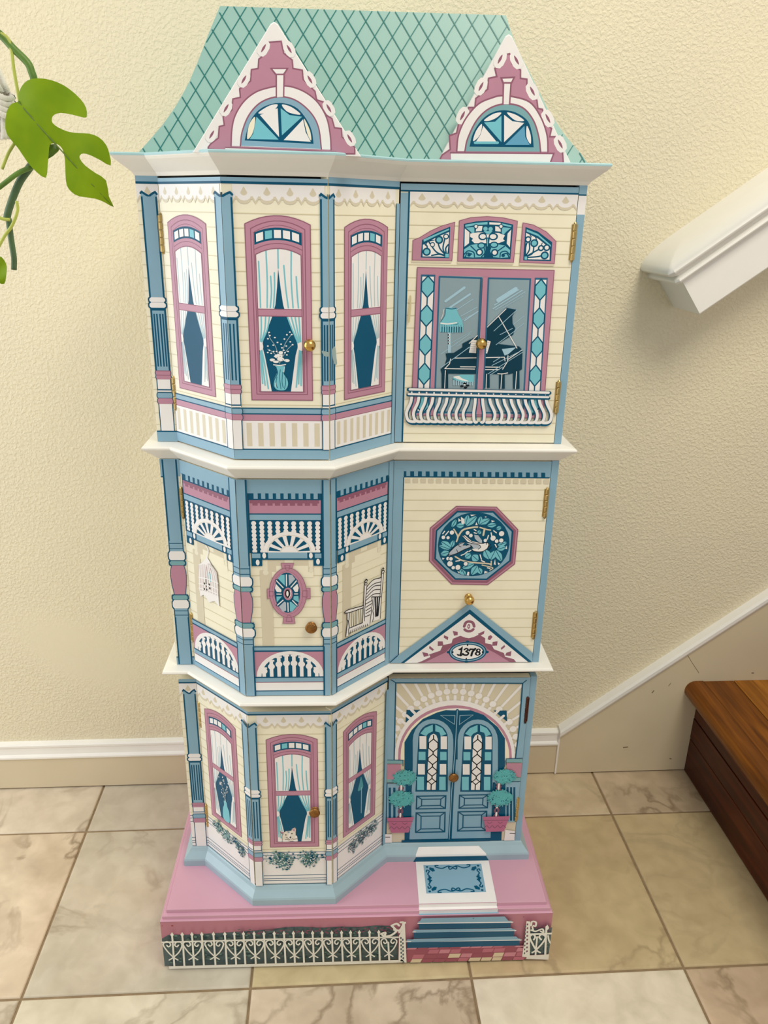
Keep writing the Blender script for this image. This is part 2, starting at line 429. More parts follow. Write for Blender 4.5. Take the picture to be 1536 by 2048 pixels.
class Panel:
    """a flat painted face: paint strokes are thin polygons lying on it, one above the other"""
    STEP = 7e-6
    def __init__(s, O, U, V, w, h, parent):
        s.O, s.U, s.Vd, s.w, s.h, s.parent = Vector(O), Vector(U), Vector(V), w, h, parent
        s.N = s.U.cross(s.Vd).normalized()
        if s.N.y > 0 and abs(s.N.z) < .5: s.N = -s.N
        s.k = 0; s.order = []; s.cur = None; s.clip = False
    def V(s, *a): raise NotImplementedError
    def part(s, n):
        if s.order and s.order[-1][0] == n and n != 'painted_column': s.cur = s.order[-1]
        else:
            s.cur = (n, [])
            s.order.append(s.cur)
    def poly(s, c, pts, sm=False):
        pts = [Vector((p[0], p[1])) for p in pts]
        if sm: pts = catmull(pts, 4, True)
        s.k += 1
        s.cur[1].append((c, s.k, pts))
    def stroke(s, c, w, pts, sm=False, closed=False):
        pts = [Vector((p[0], p[1])) for p in pts]
        if sm: pts = catmull(pts, 5, closed)
        q = [pts[0]]
        for p in pts[1:]:
            if (p - q[-1]).length > 1e-5: q.append(p)
        if closed and (q[0] - q[-1]).length < 1e-5: q.pop()
        if len(q) < 2: return
        s.k += 1
        n = len(q); L = []; R = []
        for i in range(n):
            a = q[i] - q[i - 1] if (i or closed) else q[1] - q[0]
            b = q[(i + 1) % n] - q[i] if (i < n - 1 or closed) else a
            a = a.normalized(); b = b.normalized()
            m = a + b
            if m.length < .25: m = b
            m.normalize()
            nn = Vector((-m.y, m.x)); sc = 1 / max(.5, nn.dot(Vector((-b.y, b.x))))
            L.append(q[i] + nn * (w / 2 * sc)); R.append(q[i] - nn * (w / 2 * sc))
        for i in range(n if closed else n - 1):
            j = (i + 1) % n
            s.cur[1].append((c, s.k, [R[i], R[j], L[j], L[i]]))
        if not closed and w > .0004:
            for p, d in ((q[0], (q[0] - q[1]).normalized()), (q[-1], (q[-1] - q[-2]).normalized())):
                nn = Vector((-d.y, d.x)) * (w / 2)
                s.cur[1].append((c, s.k, [p + nn * math.cos(t) + d * (w / 2 * math.sin(t)) for t in (0, PI / 4, PI / 2, 3 * PI / 4, PI)]))
    def rect(s, c, u0, v0, u1, v1): s.poly(c, [(u0, v0), (u1, v0), (u1, v1), (u0, v1)])
    def hl(s, c, w, v, u0=0, u1=None): s.rect(c, u0, v - w / 2, s.w if u1 is None else u1, v + w / 2)
    def ell(s, c, x, y, rx, ry):
        n = 8 if max(rx, ry) < .0016 else (14 if max(rx, ry) < .008 else 32)
        s.poly(c, [(x + rx * math.cos(k * 2 * PI / n), y + ry * math.sin(k * 2 * PI / n)) for k in range(n)])
    def data(s, items):
        for k, c, w, v in items:
            v = [n * 1e-4 for n in v]
            w = w * 1e-4
            p = list(zip(v[::2], v[1::2]))
            if k in 'pq': s.poly(c, p, k == 'q')
            elif k == 'e': s.ell(c, p[0][0], p[0][1], p[1][0], p[1][1])
            else: s.stroke(c, w, p, k in 'td', k in 'cd')
    def build(s):
        merged = {}
        keys = []
        for n, items in s.order:
            key = n if n != 'painted_column' else (n, len(keys))
            if key not in merged: merged[key] = []; keys.append(key)
            merged[key] += items
        for key in keys:
            items = merged[key]
            if not items: continue
            n = key if isinstance(key, str) else key[0]
            b = bmesh.new(); mats = []
            for c, k, pts in items:
                if s.clip: pts = clip_rect(pts, *s.clip)
                if len(pts) < 3: continue
                ar = sum(pts[i].x * pts[(i + 1) % len(pts)].y - pts[(i + 1) % len(pts)].x * pts[i].y for i in range(len(pts)))
                if s.flip(ar): pts = pts[::-1]
                if c not in mats: mats.append(c)
                off = s.N * (.00025 + k * s.STEP)
                try:
                    f = b.faces.new([b.verts.new(s.O + s.U * p.x + s.Vd * p.y + off) for p in pts])
                    f.material_index = mats.index(c)
                except ValueError:
                    pass
            obj(n, b, [PM[c] for c in mats], s.parent)
    def flip(s, ar):
        return (ar < 0) != (s.U.cross(s.Vd).dot(s.N) < 0)

def siding(P,u0,u1,v0,v1,sp=.0149):
    P.part('painted_siding'); v=v0+sp*.6
    while v<v1: P.hl(LN,.00075,v,u0,u1); v+=sp
def lace(P,u0,u1,vt,h,n,ph=0.0):
    """white scalloped lace band with tan drops; n scallops"""
    P.part('painted_lace_trim'); per=(u1-u0)/n
    def edge(off,sc=1):
        pts=[]
        for i in range(n):
            a=u0+i*per
            pts+=[(a,vt-h*.98*sc-off),(a+per*.13,vt-h*.68*sc-off),(a+per*.2,vt-h*.72*sc-off)]
            for k in range(7):
                t=math.pi*k/6; pts.append((a+per*(.5-.3*math.cos(t)),vt-h*(.66+.3*math.sin(t))*sc-off))
            pts+=[(a+per*.8,vt-h*.72*sc-off),(a+per*.87,vt-h*.68*sc-off)]
        pts.append((u1,vt-h*.98*sc-off)); return pts
    P.poly(TN,[(u1,vt),(u0,vt)]+edge(h*.19)); P.poly(WH,[(u1,vt),(u0,vt)]+edge(0))
    for i in range(n):
        c=u0+(i+.5)*per; r=per*.15
        P.poly(TN,[(c,vt-h*.15),(c-r*.55,vt-h*.33),(c-r,vt-h*.5),(c-r*.6,vt-h*.62),(c,vt-h*.66),(c+r*.6,vt-h*.62),(c+r,vt-h*.5),(c+r*.55,vt-h*.33)],True)
def window(P,L,Rr,vb,vs,panes='wawww',thin=1.0):
    W=Rr-L;H=vs-vb
    m=lambda s,t:(L+s*W,vb+t*H)
    P.part('painted_window')
    rise=.125*W/H
    def arch(s0,s1,t0,rs,n=9): return [m(s0+(s1-s0)*k/n,t0+rs*(1-(2*k/n-1)**2)) for k in range(n+1)]
    def shape(s0,s1,tb,ts,rs): return [m(s0,tb),m(s1,tb)]+arch(s1,s0,ts,rs)
    o=shape(0,1,0,1,rise); P.poly(PK,o); P.stroke(PD,.0011,o,closed=True)
    P.stroke(PD,.0011,shape(.085,.915,.035,.975,rise*.95),closed=True)
    P.stroke(PD,.0007,shape(.125,.875,.05,.955,rise*.9),closed=True)
    # transom
    tr=arch(.135,.865,.955,rise*.62)+arch(.865,.135,.889,rise*.62); P.poly(DT,tr)
    for i,ch in enumerate(panes):
        s0=.165+i*.138; s1=s0+.108
        def y(s,t): return t+rise*.62*(1-(2*(s-.135)/.73-1)**2)
        P.poly({'w':WH,'a':AQ}[ch],[m(s0,y(s0,.9)),m(s1,y(s1,.9)),m(s1,y(s1,.943)),m(s0,y(s0,.943))])
    P.stroke(PD,.0008,arch(.135,.865,.865,rise*.75))
    # sash
    sash=[m(.15,.05),m(.85,.05)]+arch(.85,.15,.838,rise*.75)
    P.poly(DT,sash)
    ar=lambda s:.838+rise*.75*(1-(2*(s-.15)/.7-1)**2)
    left=[m(.15,.053)]+[m(s,t) for s,t in ((.33,.053),(.29,.15),(.235,.27),(.20,.323),(.215,.35),(.29,.42),(.37,.49),(.43,.56),(.465,.66),(.49,.765))]+[m(.495,ar(.495)),m(.38,ar(.38)),m(.26,ar(.26)),m(.15,ar(.15))]
    right=[m(.85,.053)]+[m(s,t) for s,t in ((.645,.053),(.685,.15),(.735,.27),(.775,.323),(.76,.35),(.69,.42),(.61,.49),(.555,.56),(.52,.66),(.49,.765))]+[m(.495,ar(.495)),m(.62,ar(.62)),m(.74,ar(.74)),m(.85,ar(.85))]
    P.poly(WH,left);P.poly(WH,right)
    # tie-back pinch shows the dark room a little at the frame
    P.poly(DT,[m(.15,.25),m(.172,.318),m(.15,.33)]);P.poly(DT,[m(.85,.25),m(.83,.318),m(.85,.33)])
    w=.0016*thin
    for pts in (((.19,.8),(.195,.65),(.195,.545)),((.31,.86),(.315,.7),(.30,.545)),((.37,.72),(.375,.63),(.35,.545)),((.43,.74),(.425,.65),(.40,.545)),((.495,.87),(.492,.765)),
                ((.58,.78),(.60,.66),(.635,.545)),((.70,.86),(.69,.7),(.71,.545)),((.77,.72),(.78,.62),(.795,.545)),
                ((.20,.49),(.195,.42),(.175,.345)),((.27,.49),(.25,.42),(.19,.345)),((.33,.49),(.29,.42),(.2,.35)),
                ((.68,.49),(.73,.42),(.79,.345)),((.74,.49),(.77,.42),(.81,.345)),((.80,.49),(.81,.42),(.82,.345)),((.62,.49),(.69,.42),(.775,.345)),
                ((.185,.30),(.20,.2),(.225,.09)),((.19,.30),(.235,.2),(.275,.07)),((.17,.29),(.175,.2),(.185,.1)),
                ((.80,.30),(.77,.2),(.735,.08)),((.815,.30),(.79,.2),(.775,.1)),((.825,.30),(.82,.2),(.815,.09))):
        P.stroke(AQ if thin>=1 else 'fold',w,[m(*q) for q in pts],True)
    P.poly(WH,[m(.15,.30),m(.205,.305),m(.215,.322),m(.2,.343),m(.15,.345)],True);P.poly(WH,[m(.85,.30),m(.785,.305),m(.77,.322),m(.785,.343),m(.85,.345)],True)
    # meeting rail
    P.rect(PK,*m(.135,.497),*m(.865,.536)); 
    for t in (.497,.536): P.stroke(PD,.0009,[m(.15,t),m(.85,t)])
    P.stroke(PD,.0009,sash,closed=True)
    return m
def column(P,uc,sides,rows,hw):
    """rows: (v_top,v_bot,kind,scale); sides: which half to draw (-1 left,1 right)"""
    P.part('painted_column')
    for vt,vb,kind,k in rows:
        w=hw*k; l=uc-(w if -1 in sides else 0); r=uc+(w if 1 in sides else 0); h=vt-vb
        def out(pts_fn,col,ow=.0017):
            pts=[]
            if 1 in sides: pts+=[(uc+w*a,vb+h*t) for a,t in pts_fn]
            else: pts+=[(uc,vb),(uc,vt)]
            if -1 in sides: pts+=[(uc-w*a,vb+h*t) for a,t in reversed(pts_fn)]
            else: pts+=[(uc,vt),(uc,vb)]
            P.poly(col,pts)
            if 1 in sides: P.stroke(DT,ow,[(uc+w*a,vb+h*t) for a,t in pts_fn])
            if -1 in sides: P.stroke(DT,ow,[(uc-w*a,vb+h*t) for a,t in pts_fn])
        if kind in('shaft','shaftb'):
            P.rect(LB,l,vb,r,vt)
            if -1 in sides:P.rect(DT,l,vb,l+.0021,vt)
            if 1 in sides:P.rect(DT,r-.0021,vb,r,vt)
        elif kind=='notch':
            z=.0022; q=[(uc+x*w,vb+h*t) for x,t in ((-1,0),(-1,.75),(-.85,1),(-.45,.55),(0,.15),(.45,.7),(.8,1),(1,.6),(1,0))]
            q=[(min(max(x,l),r),y) for x,y in q]; P.poly(LB,q); P.stroke(DT,.0024,[p for p in q[1:-1]])
        elif kind=='ring':
            out([(.85,0),(1.02,.2),(1.05,.5),(1.02,.8),(.85,1)],WH); P.hl(DT,.0007,vb,l,r)
        elif kind=='ringt':
            out([(.8,0),(1,.25),(1,.75),(.8,1)],SG); P.hl(DT,.0012,vb,l,r);P.hl(DT,.0012,vt,l,r)
        elif kind=='flute':
            P.rect(LB,l,vb,r,vt); P.rect(DT,l,vt-.003,r,vt)
            if -1 in sides:P.rect(DT,l,vb,l+.0022,vt)
            if 1 in sides:P.rect(DT,r-.0022,vb,r,vt)
            for x in (-.55,-.2,.2,.55):
                if (x<0 and -1 in sides) or (x>0 and 1 in sides): P.rect(DT,uc+x*w-.0009,vb+h*.07,uc+x*w+.0009,vt-h*.09)
        elif kind=='pink': 
            out([(.92,0),(1.05,.25),(.98,.5),(1.05,.75),(1,1)],PK,.0009); P.hl(PD,.0008,vb,l,r);P.hl(PD,.0008,(vb+vt)/2,l,r);P.hl(PD,.0008,vt,l,r)
        elif kind=='box':
            P.rect(WH,l,vb,r,vt)
            if -1 in sides:P.rect(DT,l-.0005,vb,l+.0006,vt)
            if 1 in sides:P.rect(DT,r-.0006,vb,r+.0005,vt)
        elif kind=='boxl':
            P.rect(WH,l,vb,r,vt);P.hl(DT,.0016,vt,l,r);
        elif kind=='bband': out([(.95,0),(1.06,.3),(1.06,.7),(.95,1)],LB,.001);P.hl(DT,.0012,vb,l,r);P.hl(DT,.0012,vt,l,r)
        elif kind=='pband': out([(.95,0),(1.06,.3),(1.06,.7),(.95,1)],PK,.0008);P.hl(PD,.0009,vb,l,r)
        elif kind=='bal': 
            out([(.72,0),(.8,.15),(.92,.35),(1,.6),(.98,.8),(.78,1)],PK,.0009)
        elif kind=='lines':
            P.rect(LB,l,vb,r,vt)
            for t in (.25,.75): P.hl(DT,.0011,vb+h*t,l,r)
            if -1 in sides:P.rect(DT,l,vb,l+.0013,vt)
            if 1 in sides:P.rect(DT,r-.0013,vb,r,vt)
def porch(P,u0,u1,c0,c1,c2):
    W=u1-u0; U=lambda s:u0+s*W
    v=lambda y:(c0+c1*y)/(1+c2*y)
    # s from bayf reference: x(B2) 160..835
    S=lambda x:(x-160)/675.
    vv=lambda y:v(920+y*340/1536)
    siding(P,0,P.w,.02,P.h-.05)
    P.part('painted_porch_shadow')
    P.rect(TN,U(S(275)),vv(1050),U(S(750)),vv(885));P.rect(CR,U(S(400)),vv(1000),U(S(700)),vv(945));P.rect(CR,U(S(360)),vv(1050),U(S(750)),vv(1000))
    P.rect(TN,U(S(245)),v(1140+680*340/1536),U(S(355)),vv(985))
    P.rect('cream2',U(S(275)),vv(985),U(S(320)),vv(885));P.ell('cream2',U(S(300)),vv(1005),W*.04,.0035);P.rect('cream2',U(S(705)),vv(960),U(S(748)),vv(885));P.ell('cream2',U(S(727)),vv(985),W*.03,.004);P.rect('cream2',U(S(480)),vv(930),U(S(560)),vv(885))
    P.part('painted_porch_frieze')
    P.rect(LB,0,vv(300),P.w,P.h)
    P.rect(DT,U(0),vv(830),U(1),vv(290))
    P.rect(PK,U(.02),vv(472),U(.985),vv(345))
    nt=9
    for i in range(nt):
        s=.085+i*.1005; P.rect(LB,U(s),vv(340),U(s+.055),vv(285)); P.rect(PD,U(s-.02),vv(402),U(s+.05),vv(368))
    P.rect(PD,U(.03),vv(380),U(.96),vv(352))
    P.hl(DT,.0011,vv(347),U(0),U(1))
    P.rect(LB,U(.02),vv(530),U(.985),vv(482))
    P.part('painted_spindle_screen')
    for i in range(9):
        c=.07+i*.1085; x=U(c); b=vv(830); t=vv(543); n=8
        for k in range(n):
            yy=t+(b-t)*(k+.5)/n; P.ell(WH,x,yy,W*.034,abs(b-t)/n*.55)
        P.rect(WH,x-W*.021,b,x+W*.021,t)
    cx=.545; A=lambda r,a,ry:(U(cx+r*math.cos(a)),vv(822)+ry*math.sin(a))
    ro=.365;rv=vv(635)-vv(822)
    N=14
    P.poly(WH,[A(ro,math.pi*k/N,rv) for k in range(N+1)]+[(U(cx-ro),vv(825)),(U(cx+ro),vv(825))])
    ri=.285; rvi=rv*.80
    for k in range(7):
        a0=math.pi*(k+.22)/7;a1=math.pi*(k+.78)/7; am=(a0+a1)/2
        P.poly(DT,[A(ri,a0,rvi),A(ri,am,rvi*1.02),A(ri,a1,rvi),A(ri*.45,(am+a1)/2,rvi*.42),A(ri*.45,(am+a0)/2,rvi*.42)])
    P.stroke(TN,.0006,[A(ri*1.05,math.pi*k/N,rvi*1.05) for k in range(N+1)])
    P.stroke(TN,.0006,[A(.12,math.pi*k/N,rv*.3) for k in range(N+1)])
    P.part('painted_porch_beam')
    P.rect(DT,U(.02),vv(888),U(1),vv(822))
    P.rect(LB,U(.03),vv(872),U(.145),vv(832));P.rect(LB,U(.25),vv(875),U(.79),vv(822));P.rect(LB,U(.895),vv(872),U(.985),vv(832))
    P.poly(DT,[(U(.02),vv(945)),(U(.165),vv(945)),(U(.165),vv(880)),(U(.02),vv(880))]);P.poly(DT,[(U(.875),vv(942)),(U(1),vv(942)),(U(1),vv(880)),(U(.875),vv(880))])
    for x,y in ((293,850),(727,850),(230,912),(793,905)): P.ell(WH,U(S(x)),vv(y),W*.026,.0040)
    P.part('painted_balustrade')
    w5=lambda y:v(1140+y*340/1536)
    P.rect(LB,0,0,P.w,w5(1055));P.rect(PK,U(0),w5(945),U(1),w5(700))
    P.rect(WH,U(0),w5(1062),U(1),w5(990));P.hl(PD,.0012,w5(988),U(0),U(1));P.rect(LB,U(0),w5(984),U(1),w5(945));P.hl(DT,.0014,w5(1064),U(0),U(1))
    P.rect(LB,U(0),w5(708),U(1),w5(674));P.hl(DT,.0016,w5(672),U(0),U(1));P.hl(DT,.0022,w5(711),U(0),U(1))
    c=.515;ro=.495;rv=w5(712)-w5(940); B=lambda r,a,q:(U(c+r*math.cos(a)),w5(940)+q*math.sin(a))
    P.poly(WH,[B(ro,math.pi*k/16,rv) for k in range(17)])
    P.poly(DT,[B(ro*.86,math.pi*k/16,rv*.87) for k in range(17)])
    for k in range(8):
        x=c-.385+k*.11; yt=w5(940)+rv*.86*math.sqrt(max(0,1-((x-c)/(ro*.86))**2))
        hh=yt-w5(940)
        P.rect(WH,U(x-.026),w5(940),U(x+.026),yt+.0004)
        P.ell(WH,U(x),w5(940)+hh*.62,W*.05,min(.0045,hh*.35));P.rect(WH,U(x-.045),yt-.0022,U(x+.045),yt+.0004)
    P.hl(DT,.0018,w5(943),U(0),U(1))
def bush(P,pts,n,seed,cols=('sage2','fern','deep'),dots=40):
    """flower bush painted as many little dabs inside blobs (cx,cy,rx,ry in m)"""
    r=random.Random(seed); P.part('painted_flowers')
    for cx,cy,rx,ry in pts: P.poly(cols[0],[(cx+rx*.72*math.cos(a)*r.uniform(.75,1.1),cy+ry*.72*math.sin(a)*r.uniform(.75,1.1)) for a in [k*math.pi/7 for k in range(14)]],True)
    for k in range(n):
        cx,cy,rx,ry=r.choice(pts); a=r.uniform(0,6.28); q=math.sqrt(r.random())*1.15; x=cx+rx*q*math.cos(a);y=cy+ry*q*math.sin(a)
        s=r.uniform(.0007,.0016); P.ell(r.choice(cols),x,y,s*1.3,s)
    for k in range(dots):
        cx,cy,rx,ry=r.choice(pts); a=r.uniform(0,6.28); q=math.sqrt(r.random())*.9; P.ell(WH,cx+rx*q*math.cos(a),cy+ry*q*math.sin(a),.0008,.0008)
def topiary(P,ox,oy,k,x1,y1,r1,x2,y2,r2,pot,seed):
    ST=lambda c,w,q,sm=False:P.stroke(c,w*k,A(q),sm)
    PO=lambda c,q:P.poly(c,A(q))
    A=lambda pts:[(ox+x*k,oy-y*k) for x,y in pts]
    P.part('painted_topiary'); r=random.Random(seed)
    px=[pot[0],pot[1]]
    for a,b in ((y1+r1*.8,y1+r1*.8+60),(y2+r2*.75,pot[2])):
        xa=(px[0]+px[1])/2
        ST('plum',16,[(xa-18,a),(xa+14,(a+b)/2),(xa-18,b)],True);ST('plum',16,[(xa+18,a),(xa-14,(a+b)/2),(xa+18,b)],True);ST(WH,14,[(xa,a+4),(xa,a+30)]);ST(WH,14,[(xa,b-34),(xa,b)])
    for cx,cy,q in ((x1,y1,r1),(x2,y2,r2)):
        PO('leafteal',[(cx+q*1.06*math.cos(t)*r.uniform(.9,1.08),cy+q*.82*math.sin(t)*r.uniform(.9,1.08)) for t in [i*math.pi/13 for i in range(26)]])
        for i in range(60):
            t=r.uniform(0,6.28);s=math.sqrt(r.random())*1.05; c=r.choice(['leafteal2','leafteal2','leafteal2',DT,'fern']); x,y=cx+q*s*math.cos(t),cy+q*.8*s*math.sin(t)
            P.stroke(c,4.5*k,A([(x,y),(x+r.uniform(-12,12),y+r.uniform(-12,12))]))
        for i in range(34):
            t=r.uniform(0,6.28); ST('leafteal',6,[(cx+q*.95*math.cos(t),cy+q*.75*math.sin(t)),(cx+q*1.14*math.cos(t+.05),cy+q*.93*math.sin(t+.05))])
    a,b,y=pot
    PO('potpink',[(a-2,y),(b+2,y-4),(b-8,y+38),(a+10,y+40)]);PO('potpink',[(a+12,y+38),(b-10,y+36),(b-36,y+148),(a+36,y+150)]);ST('plum',5,[(a+6,y+36),(b-8,y+36)])
    for i in range(2): ST('plum',5,[(a+40+i*85,y+52),(a+58+i*85,y+66),(a+76+i*85,y+52)],True)
    n=5
    ST('plum',5,[(a+16+i*(b-a-40)/8,y+ (88 if i%2 else 112)) for i in range(9)],True)
def dabs(P,part,seed,n,cols,x0,x1,y0,y1,slope,a0,a1,b0,b1):
    r=random.Random(seed); P.part(part)
    for i in range(n):
        x=r.uniform(x0,x1); P.ell(r.choice(cols),x,r.uniform(y0,y1)+slope*(x-x0),r.uniform(a0,a1),r.uniform(b0,b1))


